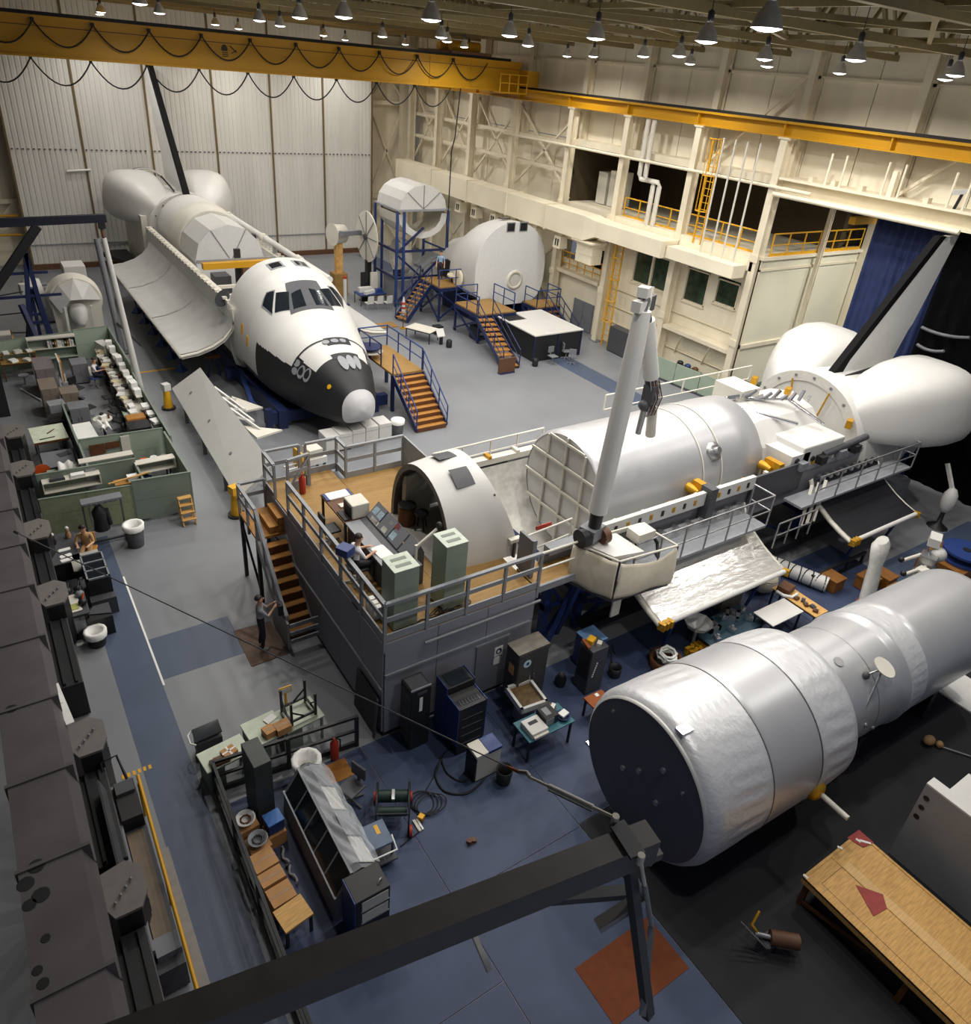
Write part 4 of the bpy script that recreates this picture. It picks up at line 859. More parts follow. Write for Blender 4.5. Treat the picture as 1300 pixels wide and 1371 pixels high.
part('top', MB().bb(-.4, .4, -.65, .95, .72, .77), WOODB, t)
for x, y in ((-.35, -.6), (.35, -.6), (-.35, .9), (.35, .9)): part('leg', MB().bb(x - .03, x + .03, y - .03, y + .03, 0, .72), GREYD, t)
t = thing('display_terminal', 'beige box terminal with a dark screen on the desk beyond the console', 'terminal', (7.0, 15.35, DZ + .77)); part('case', MB().bb(-.22, .28, -.28, .28, 0, .42), OFFW, t, bevel=.03); part('screen', MB().bb(-.24, -.22, -.22, .22, .06, .36), BLACK, t)
part('keyboard', MB().bb(-.42, -.26, -.25, .25, 0, .04), BLACK, t)
t = thing('white_binder', 'open white binder with blue ends on the far end of the brown desk', 'binder', (6.95, 16.4, DZ + .77)); part('pages', MB().bb(-.3, .3, -.18, .18, 0, .04), PAPER, t); 
for s in (-1, 1): part('cover_tab', MB().bb(s * .33 - .05, s * .33 + .05, -.18, .18, 0, .03), BLUES, t)
one('note_pad', 'yellowish note pad beside the beige terminal', 'pad', MB().bb(-.14, .14, -.1, .1, 0, .03).bb(-.13, .13, -.09, .09, .03, .034), OFFW, (6.9, 15.85, DZ + .77))
def chair(label, x, y, z, rz, col=BLACK, base=GREYR, name='office_chair', group=None):
    t = thing(name, label, 'chair', (x, y, z), rz, group)
    part('seat', MB().bb(-.23, .23, -.23, .23, .42, .49), col, t, bevel=.03); part('backrest', MB().bb(-.2, .2, .2, .26, .6, .95), col, t, bevel=.02); part('back_post', MB().bb(-.03, .03, .22, .26, .42, .7), base, t)
    part('stem', MB().tube((0, 0, .08), (0, 0, .42), .03), base, t)
    for k in range(5): a = 2 * PI * k / 5; part('foot', MB().beam((0, 0, .09), (.3 * math.cos(a), .3 * math.sin(a), .03), .04), base, t)
    return t
chair('empty black swivel chair pushed in front of the brown desk on the deck', 6.3, 15.4, DZ, PI / 2)
chair('black swivel chair under the seated operator at the console', 6.22, 13.55, DZ, PI / 2)
t = thing('clip_board_stack', 'white folders standing by the rail at the front corner of the deck', 'folders', (6.05, 12.3, DZ))
for k in range(3): part('folder', MB().bb(-.1, .1, -.25 + .18 * k, -.12 + .18 * k, 0, .32), PAPER, t)
t = thing('blue_clamp_lamp', 'blue box clamped on the left platform rail', 'box', (X0, 13.35, DZ + 1.1)); part('housing', MB().box((0, 0, .1), (.3, .34, .2), .5), BLUES, t); part('clamp', MB().bb(-.06, .06, -.06, .06, -.1, .02), GREY, t)
# ================================================================ SECOND ORBITER (bay trainer) along X
bt = thing('bay_trainer', 'white payload bay trainer with tail fin and pods behind the grey platform', 'spacecraft', (20, 14.45, 0))
CYY, SZ = 14.45, 3.5
AX2 = lambda u, w, z: Vector((25.2 + u * .86, CYY - w, z - .62))
tail(bt, AX2, 0, 0, 1, 0)
fin(bt, [(25.9, CYY, 5.0), (30.6, CYY, 10.1), (31.8, CYY, 10.1), (30.75, CYY, 6.7), (30.6, CYY, 6.5), (30.0, CYY, 4.9)], [(25.7, CYY, 4.8), (30.4, CYY, 10.12), (30.85, CYY, 10.12), (26.95, CYY, 5.7), (26.6, CYY, 5.0)], .22, 0, (0, 1, 0))
part('fin_root_seam', MB().beam((26.3, CYY - .4, 5.18), (28.6, CYY - .4, 5.3), .06, .12), TILEB, bt, W=True)
part('bay_floor', MB().loft([[Vector((x, CYY + 2.35 * math.cos(a), 3.2 + 2.35 * math.sin(a))) for a in [PI + PI * k / 14 for k in range(15)]] for x in (10.75, 25.2)], cap=False, closed=False), mat('bay_liner_white', rgb(222, 220, 212), .6), bt, W=True)
part('bay_floor_outer', MB().loft([[Vector((x, CYY + 2.42 * math.cos(a), 3.2 + 2.42 * math.sin(a))) for a in [PI + PI * k / 14 for k in range(15)]] for x in (10.75, 25.2)], cap=False, closed=False), GREY, bt, W=True)
for s in (-1, 1):
    y = CYY + s * 2.45
    part('sill_longeron', MB().bb(10.9, 25.2, y - .14, y + .14, 3.3, 3.5), OFFW if s > 0 else GREYR, bt, W=True)
    part('side_wall', MB().bb(13.0, 25.2, y - .1, y + .1, 2.2, 3.3), GREY, bt, W=True)
    for k in range(12): part('sill_clip', MB().bb(12.2 + 1.1 * k, 12.32 + 1.1 * k, y - .16, y + .16, 3.5, 3.6), GOLD if k % 3 == 0 else OFFW, bt, W=True)
for a, b in ((12.3, 16.6), (16.95, 18.9)):
    o = part('white_beam', MB().bb(a, b, 11.7, 11.84, 3.42, 3.86), WHITE, bt, W=True)
    n = int((b - a) / .45)
    for k in range(n): part('beam_slot', MB().bb(a + .2 + .45 * k, a + .3 + .45 * k, 11.68, 11.7, 3.55, 3.72), BLACK if k % 2 else GOLD, o, W=True)
part('beam_clamp', MB().bb(16.62, 16.92, 11.55, 11.95, 2.9, 4.0), GREYD, bt, W=True)
part('side_plate', MB().bb(18.95, 21.6, 11.78, 11.86, 2.7, 3.75), GREYD, bt, W=True)
part('handrail_tube', MB().tube((22.6, 11.85, 3.75), (25.2, 11.9, 3.9), .12), GREYD, bt, W=True)
for k, x in enumerate((21.2, 22.3, 23.4, 24.3)): part('latch', MB().bb(x, x + .35, 11.65, 11.95, 3.5, 3.78), BLACK if k % 2 else GREY, bt, W=True)
# spindly legs and cradle below the bay
for x in (11.3, 12.6, 16, 19.5, 23, 26.5, 29.5):
    part('support_leg', MB().bb(x - .1, x + .1, 12.1, 12.3, 0, 2.2), BLUES if x < 13 else NAVY, bt, W=True); part('support_leg', MB().bb(x - .1, x + .1, 16.6, 16.8, 0, 2.2), NAVY, bt, W=True)
    part('cross_beam', MB().bb(x - .1, x + .1, 12.0, 16.9, 1.15, 1.35), NAVY, bt, W=True)
for (a, b) in (((11.3, 12.1, .2), (12.6, 12.1, 2.0)), ((12.6, 12.1, .2), (11.3, 12.1, 2.0)), ((12.6, 12.1, .2), (16, 12.1, 2.0)), ((10.9, 11.6, 0), (12.2, 11.9, 2.6)), ((11.3, 12.1, 1.3), (16, 12.1, 1.0)), ((16, 12.1, 2), (19.5, 12.1, .2)), ((19.5, 12.1, 2), (23, 12.1, .2))):
    part('diagonal', MB().beam(a, b, .1), BLUES if a[0] < 13 else NAVY, bt, W=True)
part('skirt_beam', MB().bb(12.4, 25, 11.5, 11.9, .35, .6), BLACK, bt, W=True)
# walkway with rails along the near sill
t = thing('bay_walkway', 'grey walkway with light pipe rails along the near side of the bay trainer', 'walkway', (15, 11.1, 2.6))
part('grating', MB().bb(12.4, 18.6, 10.75, 11.55, 2.62, 2.7), GREYR, t, W=True); rail_run('r', [(12.9, 10.75, 2.7), (18.6, 10.75, 2.7), (18.6, 11.5, 2.7)], 1.05, STEEL, t, .03, (.5,), 1.0)
for x in (13.2, 15.5, 18.2): part('hanger', MB().beam((x, 11.5, 2.65), (x, 12.1, 1.9), .08), GREYD, t, W=True)
t = thing('aft_walkway', 'grey walkway with pipe rails in front of the far radiator door', 'walkway', (22, 11.1, 2.6))
part('grating', MB().bb(20.6, 27.2, 10.9, 11.6, 2.62, 2.7), GREYR, t, W=True); rail_run('r', [(21.2, 10.9, 2.7), (27.2, 10.9, 2.7), (27.2, 11.6, 2.7)], 1.0, STEEL, t, .03, (.5,), 1.1)
rail_run('r', [(20.7, 10.5, 1.9), (18.9, 10.5, 1.9)], .9, STEEL, t, .03, (.5,), .6)
t = thing('far_bay_rail', 'thin white rail along the far side of the bay trainer', 'railing', (14, 17, 3.3)); rail_run('r', [(10.3, 17.0, 3.2), (14.6, 17.1, 3.2)], .8, OFFW, t, .03, (.5,), 1.0); rail_run('r', [(17.2, 17.1, 4.2), (25.0, 17.1, 4.2)], .55, OFFW, t, .03, (.0,), 2.0)
t = thing('far_walkway', 'dark walkway carrying the thin rail on the far side of the bay', 'walkway', (17, 17.1, 2.9)); part('plank', MB().bb(10.3, 25, 16.95, 17.6, 3.1, 3.2), GREYD, t, W=True)
for x in (11, 15, 19, 23): part('leg', MB().bb(x - .06, x + .06, 17.4, 17.5, 0, 3.1), GREYD, t, W=True)
t = thing('red_board', 'rust red board lying on the floor behind the cabin shell', 'board', (10.9, 20.4, 0)); q = P(603, 604, .9); part('board', MB().bb(-.55, .55, -.04, .04, .5, .8), RED, t); part('foot', MB().bb(-.5, -.42, -.2, .2, 0, .5), GREYD, t); part('foot', MB().bb(.42, .5, -.2, .2, 0, .5), GREYD, t)
t.location = (q.x, q.y, 0)
# deck extension
t = thing('deck_extension', 'short plywood gangway from the deck towards the bay trainer', 'gangway', (10.9, 11.9, 2.8)); part('plank', MB().bb(10.12, 11.75, 11.35, 12.2, 2.83, 2.93), PLY, t, W=True); part('edge', MB().bb(10.12, 11.75, 11.28, 11.35, 2.75, 2.95), GREYR, t, W=True)
rail_run('r', [(10.15, 11.35, 2.93), (11.7, 11.35, 2.93)], 1.0, OFFW, t, .035, (.5,), 1.5); rail_run('r', [(10.3, 12.15, 2.93), (11.9, 12.3, 2.93)], 1.0, OFFW, t, .03, (.5,), 1.5)
one('stop_panel', 'narrow grey upright panel at the right end of the plywood deck', 'panel', MB().bb(-.04, .04, -.3, .3, 0, 1.1).bb(-.06, .06, -.32, -.28, 0, 1.14), GREY, (10.2, 12.0, DZ))
one('red_sign', 'small red sign on the rail behind the grey upright panel', 'sign', MB().bb(0, .5, 0, .03, 0, .12).bb(.0, .5, .03, .05, .02, .1), RED, (10.75, 12.35, DZ + .9))
# ---------------------------------------------------------------- silver cylinder in the bay
tk = thing('silver_payload', 'silver cloth covered cylinder lying in the bay trainer', 'cylinder', (17, 14.5, 1.3))
TX, TY, TZ, TR, TL = 13.4, 14.5, 3.25, 1.88, 7.15
m = MB().lathe([(TR * .95, 0), (TR, .12), (TR * 1.0, .3), (TR * 1.0, 2.0), (TR * .995, TL - 1.2), (TR * 1.0, TL - 1.1), (TR * .985, TL - .1), (TR * .9, TL)], (TX, TY, TZ), (1, 0, 0), 64, cap=False); part('cloth_cover', m, SILVER, tk, W=True)
part('end_disc', MB().lathe([(TR * .95, .02), (TR * .95, .05)], (TX, TY, TZ), (1, 0, 0), 48), RADG, tk, W=True); part('far_disc', MB().lathe([(TR * .9, TL - .02), (TR * .9, TL)], (TX, TY, TZ), (1, 0, 0), 48), RADG, tk, W=True)
m = MB()
for k in (-1, 0, 1):
    h = math.sqrt(TR ** 2 * .9 - (k * .85) ** 2)
    part('frame_bar', MB().beam((TX - .03, TY + k * .85, TZ - h), (TX - .03, TY + k * .85, TZ + h), .07, .05), OFFW, tk, W=True); part('frame_bar', MB().beam((TX - .05, TY - h, TZ + k * .85), (TX - .05, TY + h, TZ + k * .85), .05, .07), OFFW, tk, W=True)
part('frame_bar', MB().beam((TX - .05, TY - .8, TZ + 1.6), (TX - .05, TY + .8, TZ + 1.6), .05, .07), OFFW, tk, W=True)
for u in (4.15, 5.0): m = MB().lathe([(TR * 1.008, u), (TR * 1.012, u + .03), (TR * 1.008, u + .06)], (TX, TY, TZ), (1, 0, 0), 64, cap=False); part('strap', m, OFFW, tk, W=True)
part('hatch', MB().lathe([(.34, -.05), (.32, .06), (.2, .1)], (TX + 4.75, TY - 1.55, TZ + 1.08), (0, -.82, .57), 6), STEEL, tk, W=True); part('hatch_knob', MB().lathe([(.12, .1), (.1, .25)], (TX + 4.75, TY - 1.55, TZ + 1.08), (0, -.82, .57), 10), CHROME, tk, W=True)
for u, nm in ((3.5, 'trunnion'), (7.0, 'trunnion')):
    part(nm, MB().lathe([(.16, 0), (.15, .2), (.08, .42)], (TX + u, TY - 1.85, TZ + .25), (0, -1, 0), 10), GOLD, tk, W=True); part('trunnion_bracket', MB().bb(TX + u + .1, TX + u + .35, TY - 2.5, TY - 1.9, TZ - .2, TZ + .5), GOLD, tk, W=True)
# equipment between the cylinder and the tail
t = thing('docking_module', 'white boxy module with chrome latches between silver cylinder and tail', 'module', (22.6, 14.2, 1.2))
part('tunnel', MB().lathe([(1.7, 0), (1.85, .2), (1.85, 3.2)], (20.8, 14.45, 3.0), (1, 0, 0), 12, smooth=False), WHITE, t, W=True)
part('front_box', MB().bb(21.5, 23.8, 11.9, 13.4, 3.2, 4.2), WHITE, t, W=True, bevel=.05); part('top_box', MB().bb(21.2, 22.2, 14.6, 15.8, 4.5, 5.2), OFFW, t, W=True); part('side_box', MB().bb(20.9, 21.9, 11.9, 13.0, 3.4, 4.0), WHITE, t, W=True)
for k in range(10): part('latch_arm', MB().beam((20.9 + .28 * k, 14.9 - .16 * k, 4.95), (21.1 + .28 * k, 14.6 - .12 * k, 5.1 + .1 * (k % 3)), .09), CHROME if k % 2 else GREY, t, W=True)
for a, b in (((20.9, 15.0, 4.85), (22.9, 13.9, 4.95)), ((22.9, 13.9, 4.95), (23.4, 12.6, 4.4)), ((20.9, 14.4, 4.75), (22.3, 12.9, 4.5))): part('curved_rail', MB().tube(a, b, .07), CHROME, t, W=True)
for x, y, z in ((22.1, 11.88, 3.7), (21.2, 11.88, 3.8), (22.6, 13.38, 4.25), (21.4, 15.2, 5.0)): part('port', MB().tube((x, y - .03, z), (x, y + .03, z), .1, 10), BLACK, t, W=True)
for x, y, z in ((23.6, 14.4, 4.9), (24.9, 12.5, 4.2), (23.8, 16.0, 4.7)):
    part('gold_fitting', MB().box((x, y, z), (.3, .2, .3), .4), GOLD, t, W=True)
for a in (-.5, .5): part('bulkhead_pipe', MB().beam((25.05, CYY + a, 3.4), (25.05, CYY + a * 1.6, 4.9), .05), GOLD, bt, W=True)
# ---------------------------------------------------------------- radiator doors of the trainer
def rdoor(x0, x1, mt, parent):
    pr_ = [(11.75, 2.95), (11.55, 2.55), (11.15, 2.2), (10.65, 1.92), (10.2, 1.74), (9.78, 1.62)]
    o = part('radiator_door', MB().loft([[Vector((x, y, z)) for y, z in pr_] + [Vector((x, y, z - .14)) for y, z in reversed(pr_)] for x in (x0, x0 + .05, x1 - .05, x1)]), OFFW, parent, W=True)
    part('radiator_face', MB().loft([[Vector((x, y - .005, z + .015)) for y, z in pr_] for x in (x0 + .1, x1 - .1)], cap=False, closed=False), mt, parent, W=True)
    part('edge_tube', MB().tube((x0, 9.74, 1.58), (x1, 9.74, 1.58), .08), WHITE, parent, W=True)
    part('edge_tube', MB().path([(x0, y, z - .05) for y, z in pr_], .07), OFFW, parent, W=True)
    for x in (x0 + .05, x0 + .2, x0 + .35, x1 - .05): part('gold_latch', MB().box((x, 9.72, 1.55), (.12, .2, .22), .3), GOLD, parent, W=True)
    for k in range(9): x = x0 + .4 + k * (x1 - x0 - .8) / 8; part('hinge', MB().bb(x, x + .14, 11.55, 11.8, 2.9, 3.0), STEEL, parent, W=True)
    for x in (x0 + .9, x1 - .9): part('prop', MB().beam((x, 9.9, 1.5), (x + .2, 10.3, 0), .07), BLUES, parent, W=True)
t = thing('near_radiator', 'shiny silver radiator door hanging open near the beige cloth', 'radiator', (16, 10.6, 1.6)); rdoor(13.3, 18.75, SILVERR, t)
t = thing('far_radiator', 'dark mirror radiator door hanging open below the white tail', 'radiator', (24.3, 10.6, 1.6)); rdoor(22.2, 26.3, mat('dark_mirror', rgb(120, 122, 130), .22, metal=.9, var=.1, scale=1), t)
for k in range(3): part('fold_strut', MB().beam((20.9 + .35 * k, 10.9, 1.9), (21.9 + .4 * k, 11.5, 2.9), .1), OFFW, t, W=True)
# ---------------------------------------------------------------- robot arm and bucket
t = thing('robot_arm', 'tall white robot arm rising from the bucket beside the silver cylinder', 'robot arm', (11.9, 11.4, 3.9))
def arm(a, b, r0, r1, nm, mt=WHITE): part(nm, MB().tube(a, b, r0, 16, r1), mt, t, W=True)
arm((11.78, 11.3, 4.75), (12.02, 11.3, 8.9), .24, .22, 'upper_boom'); arm((12.02, 11.3, 8.9), (12.05, 11.3, 9.9), .22, .19, 'upper_boom_sleeve'); arm((11.76, 11.3, 4.3), (11.78, 11.3, 4.8), .16, .18, 'shoulder', BLACK)
arm((12.0, 11.3, 9.8), (12.1, 11.32, 10.2), .13, .1, 'elbow_block', STEEL); part('elbow_box', MB().box((11.98, 11.3, 10.32), (.26, .24, .22), .5), WHITE, t, W=True); part('elbow_box', MB().box((11.9, 11.3, 10.0), (.24, .24, .24), .2), WHITE, t, W=True); part('elbow_plate', MB().beam((12.2, 11.35, 9.7), (12.4, 11.5, 10.35), .12), OFFW, t, W=True)
part('elbow_motor', MB().box((12.75, 11.9, 9.85), (.4, .3, .35), .4), GREYD, t, W=True); part('elbow_link', MB().beam((12.2, 11.4, 10.0), (12.85, 12.0, 9.9), .2), STEEL, t, W=True)
arm((12.85, 12.05, 9.8), (13.35, 12.2, 9.0), .11, .13, 'forearm_link', GREYD); arm((13.2, 12.2, 9.3), (13.75, 12.2, 7.75), .2, .21, 'forearm_boom')
m = MB(); m.tube((13.75, 12.2, 7.75), (13.95, 12.2, 6.8), .15, 8); m.box((13.8, 12.15, 7.3), (.34, .3, .5), .3); part('wrist_joint', m, GREYD, t, W=True)
arm((13.75, 12.2, 6.95), (13.8, 12.3, 6.1), .08, .08, 'wrist_link', STEEL); arm((14.05, 12.2, 6.85), (14.3, 12.3, 5.95), .13, .14, 'wrist_drum', OFFW); part('wrist_motor', MB().ball((13.65, 12.15, 7.0), .16, 8), GREYD, t, W=True)
for k in range(6): part('wrist_cable', MB().path([(13.6 + .06 * k, 12.05, 7.7), (13.75 + .07 * k, 12.0, 7.2), (13.7 + .06 * k, 12.05, 6.7)], .02, 4), BROWNS if k % 2 else GREYR, t, W=True)
part('shoulder_drive', MB().box((11.75, 11.35, 4.12), (.55, .45, .35), .3), GREY, t, W=True); part('shoulder_drum', MB().tube((11.3, 11.3, 4.05), (11.55, 11.3, 4.05), .25, 14), BLACK, t, W=True); part('shoulder_drum', MB().tube((11.95, 11.2, 4.0), (12.15, 11.2, 4.0), .22, 14), BROWNS, t, W=True)
t = thing('cloth_bucket', 'railed bucket draped with sagging beige cloth at the foot of the arm', 'bucket', (12.5, 10.9, 2.6))
c0, c1, c2, c3 = Vector((11.35, 11.5, 2.62)), Vector((11.85, 10.32, 2.62)), Vector((13.75, 10.15, 2.62)), Vector((13.6, 11.4, 2.62))
part('base', MB().slab([c0, c1, c2, c3], (0, 0, -1), .12), GREYD, t, W=True)
H_ = Vector((0, 0, 1.18))
for a in (c0, c1, c2, c3): part('post', MB().tube(a, a + H_, .035, 6), BLACK, t, W=True)
for a, b in ((c0, c1), (c1, c2), (c2, c3), (c3, c0)): part('top_rail', MB().tube(a + H_, b + H_, .03, 6), OFFW, t, W=True)
def cloth(a, b, sagd, ph):
    d = (b - a); n = Vector((d.y, -d.x, 0)).normalized()
    return MB().grid(lambda u, v: a + d * u + Vector((0, 0, 1.16 - 1.16 * v - sagd * 4 * u * (1 - u) * (1 - v))) + n * (.045 + .03 * math.sin(9 * u + 3 * v + ph) + .06 * math.sin(PI * v)), 22, 10)
for k, (a, b) in enumerate(((c0, c1), (c1, c2))):
    o = part('cloth_side', cloth(a, b, .03 if k == 0 else .24, k * 2), CLOTH, t, W=True); sm = o.modifiers.new('t', 'SOLIDIFY'); sm.thickness = .012
part('white_cover', MB().slab([c0 + Vector((.1, -.05, 1.12)), c1 + Vector((.05, .25, 1.05)), c2 + Vector((-.9, .3, 1.0)), c3 + Vector((-.9, 0, 1.05))], (0, 0, 1), .1), WHITE, t, W=True)
part('control_box', MB().bb(12.9, 13.5, 10.75, 11.2, 3.72, 4.0), OFFW, t, W=True); part('hose', MB().path([(13.45, 10.9, 3.9), (13.6, 10.7, 3.6), (13.5, 10.5, 3.3), (13.1, 10.3, 3.7)], .05, 6), CABLE, t, W=True)
for a, b in (((11.6, 11.3, 2.5), (11.9, 12.2, 0)), ((13.5, 11.2, 2.5), (13.3, 12.2, .4)), ((11.9, 10.5, 2.5), (12.5, 12.1, 1.0))): part('strut', MB().beam(a, b, .12), BLUES, t, W=True)
part('hanging_plate', MB().bb(12.2, 12.5, 10.55, 10.6, 1.7, 2.5), OFFW, t, W=True)
# ================================================================ BIG SILVER CYLINDER in the foreground
bg = thing('silver_telescope', 'huge silver cloth covered stepped cylinder lying on the black mat', 'cylinder', (12, 6.2, 0))
BX = Vector((9.118, 6.176, 1.965)); yw = -.034; BA = Vector((math.cos(yw), math.sin(yw), 0)); BR = 1.83
def pleat(prof, n, amp, freq, lo, hi):
    """a cloth tube: small pleats between lo and hi along the length"""
    u_, w_ = Vector((0, 0, 1)), BA.cross(Vector((0, 0, 1)))
    rs = []
    for r, h in prof:
        ring = []
        for i in range(n):
            a = 2 * PI * i / n; k = 1 if lo < h < hi else 0
            rr = r + amp * k * math.sin(freq * a + 2.5 * h) * math.sin(PI * (h - lo) / (hi - lo)) * (.6 + .4 * math.sin(3 * a + 1))
            ring.append(BX + BA * h + (w_ * math.cos(a) + u_ * math.sin(a)) * rr)
        rs.append(ring)
    return MB().loft(rs, cap=False)
def ramp(pts, step=.12):
    out = []
    for (r0, h0), (r1, h1) in zip(pts[:-1], pts[1:]):
        n = max(1, int((h1 - h0) / step)); out += [(r0 + (r1 - r0) * k / n, h0 + (h1 - h0) * k / n) for k in range(n)]
    return out + [pts[-1]]
part('front_cover', pleat(ramp([(BR * .9, -.02), (BR * .965, .06), (BR, .22), (BR, .5), (BR * .995, 1.7)]), 140, .018, 34, .5, 1.7), SILVERC, bg, W=True)
part('middle_cover', pleat(ramp([(BR * .995, 1.72), (BR, 1.75), (BR * .995, 3.2)]), 96, 0, 1, 9, 10), SILVER, bg, W=True)
part('rear_cover', pleat(ramp([(BR * .995, 3.22), (BR * 1.0, 3.3), (BR * .975, 4.45), (BR * .93, 4.55)]), 140, .022, 30, 3.3, 4.45), SILVERC, bg, W=True)
part('shoulder', pleat([(BR * .93, 4.55), (1.37, 4.6)], 96, 0, 1, 9, 10), SILVER, bg, W=True)
part('neck_cover', pleat(ramp([(1.37, 4.5), (1.37, 6.9), (1.44, 7.0), (1.44, 7.08)]), 96, 0, 1, 9, 10), SILVER, bg, W=True)
part('neck_collar', pleat(ramp([(1.44, 7.08), (1.42, 7.14), (1.37, 7.9)]), 120, .015, 40, 7.14, 7.9), SILVERC, bg, W=True)
part('aft_cover', pleat(ramp([(1.37, 7.9), (1.4, 8.0), (1.4, 11.4), (1.3, 11.5)]), 96, 0, 1, 9, 10), SILVER, bg, W=True)
part('aft_cap', MB().lathe([(1.3, 11.45), (.02, 11.5)], BX, BA, 48), SILVER, bg, W=True)
part('front_disc', MB().lathe([(1.66, -.05), (1.66, .0)], BX, BA, 64), mat('dark_disc', rgb(86, 88, 98), .5, var=.04), bg, W=True)
part('disc_rim', MB().lathe([(1.66, -.06), (1.7, -.03), (1.7, .01)], BX, BA, 64, cap=False), RADG, bg, W=True)
u_, w_ = Vector((0, 0, 1)), BA.cross(Vector((0, 0, 1)))
for a, b in ((-.5, .75), (.1, .15), (-.55, -.15), (.55, -.2), (1.2, .9), (-1.1, .7)):
    c = BX + w_ * -a * .9 + u_ * b - BA * .05; part('disc_bolt', MB().tube(c, c - BA * .05, .06 if abs(a) < .6 else .035, 8), STEEL, bg, W=True)
for a, h in ((1.55, .12), (.42, .12)):
    c = BX + BA * .15 + (w_ * math.cos(a) * -1 + u_ * math.sin(a)) * 1.82
for ang in (75, 205 - 180 + 180, ):
    a = math.radians(ang); c = BX + BA * .18 + (-w_ * math.cos(a) * 0 + w_ * math.cos(a) + u_ * math.sin(a)) * (BR * 1.0)
    part('tape_tab', MB().box(c, (.3, .2, .06), yw), CHROME, bg, W=True)
for r, h in ((BR * 1.004, 1.71), (BR * 1.004, 3.21), (1.375, 5.9)): part('seam_band', MB().lathe([(r, h - .012), (r * 1.003, h), (r, h + .012)], BX, BA, 72, cap=False), STEEL, bg, W=True)
c = BX + BA * 6.0 + (w_ * .5 + u_ * .62) * 1.9
ps = BX + BA * 6.0 + (w_ * .62 + u_ * .78) * 1.62
part('antenna_dish', MB().lathe([(.02, .0), (.15, .02), (.26, .06), (.26, .08)], ps, (.1, -.4, 1), 20), OFFW, bg, W=True)
part('antenna_strut', MB().tube(ps, BX + BA * 5.05 + w_ * 1.36 + u_ * .12, .03, 6), STEEL, bg, W=True); part('antenna_strut', MB().tube(ps, BX + BA * 5.7 + (w_ * .62 + u_ * .78) * 1.37, .025, 6), STEEL, bg, W=True); part('antenna_knob', MB().ball(BX + BA * 5.65 + (w_ * .62 + u_ * .78) * 1.42, .09, 8), GREYD, bg, W=True)
for h, z in ((5.9, -.2), (5.05, .1), (5.45, .12)): part('side_knob', MB().ball(BX + BA * h + w_ * math.sqrt(1.37 ** 2 - z * z) + u_ * z, .06, 8), STEEL, bg, W=True)
part('grapple_ring', MB().tube(BX + BA * 5.2 + (w_ * .3 + u_ * .95) * 1.36, BX + BA * 5.2 + (w_ * .3 + u_ * .95) * 1.4, .12, 14), STEEL, bg, W=True)
c = BX + BA * 3.35 + w_ * 1.8 - u_ * .35; part('trunnion_boss', MB().ball(c, .24, 10, (1, .6, 1)), GOLD, bg, W=True); part('trunnion_pin', MB().tube(c, c + w_ * .75 + u_ * -.0, .06, 8), OFFW, bg, W=True)
for h in (1.2, 3.9, 6.4, 9.6):
    c = BX + BA * h; r = BR if h < 4.4 else 1.4
    part('cradle_block', MB().loft([[c + w_ * s * 1.1 + u_ * (z - BX.z) + BA * d for s, z in ((-1, 0), (1, 0), (1, BX.z - math.sqrt(r * r - 1.0) - .06), (0, BX.z - r - .01), (-1, BX.z - math.sqrt(r * r - 1.0) - .06))] for d in (-.12, .12)], smooth=False), BLACK, bg, W=True)
# ================================================================ SMALL PROP BUILDERS
def legs(t, xs, ys, z, m=GREYD, w=.05):
    for x in xs:
        for y in ys: part('leg', MB().bb(x - w / 2, x + w / 2, y - w / 2, y + w / 2, 0, z), m, t)
def table(label, x, y, sx, sy, h, top, leg=GREYD, rz=0, z=0, name='table', cat='table', group=None, t_=.04, apron=True):
    t = thing(name, label, cat, (x, y, z), rz, group)
    part('top', MB().bb(-sx / 2, sx / 2, -sy / 2, sy / 2, h - t_, h), top, t, bevel=.008)
    if apron: part('apron', MB().bb(-sx / 2 + .05, sx / 2 - .05, -sy / 2 + .05, sy / 2 - .05, h - t_ - .07, h - t_), leg, t)
    legs(t, (-sx / 2 + .06, sx / 2 - .06), (-sy / 2 + .06, sy / 2 - .06), h - t_, leg); return t
def carton(label, x, y, z, sx, sy, sz, rz=0, m=CARD, group=None, open_=False, name='carton'):
    t = thing(name, label, 'box', (x, y, z), rz, group)
    part('body', MB().bb(-sx / 2, sx / 2, -sy / 2, sy / 2, 0, sz), m, t)
    part('flap', MB().bb(-sx / 2, sx / 2, .008, sy / 2, sz, sz + .012), m, t); part('flap', MB().bb(-sx / 2, sx / 2, -sy / 2, -.008, sz, sz + .012), m, t)
    part('tape', MB().bb(-sx / 2 - .004, sx / 2 + .004, -.03, .03, sz + .012, sz + .015), TAPE if m is CARD else m, t); return t
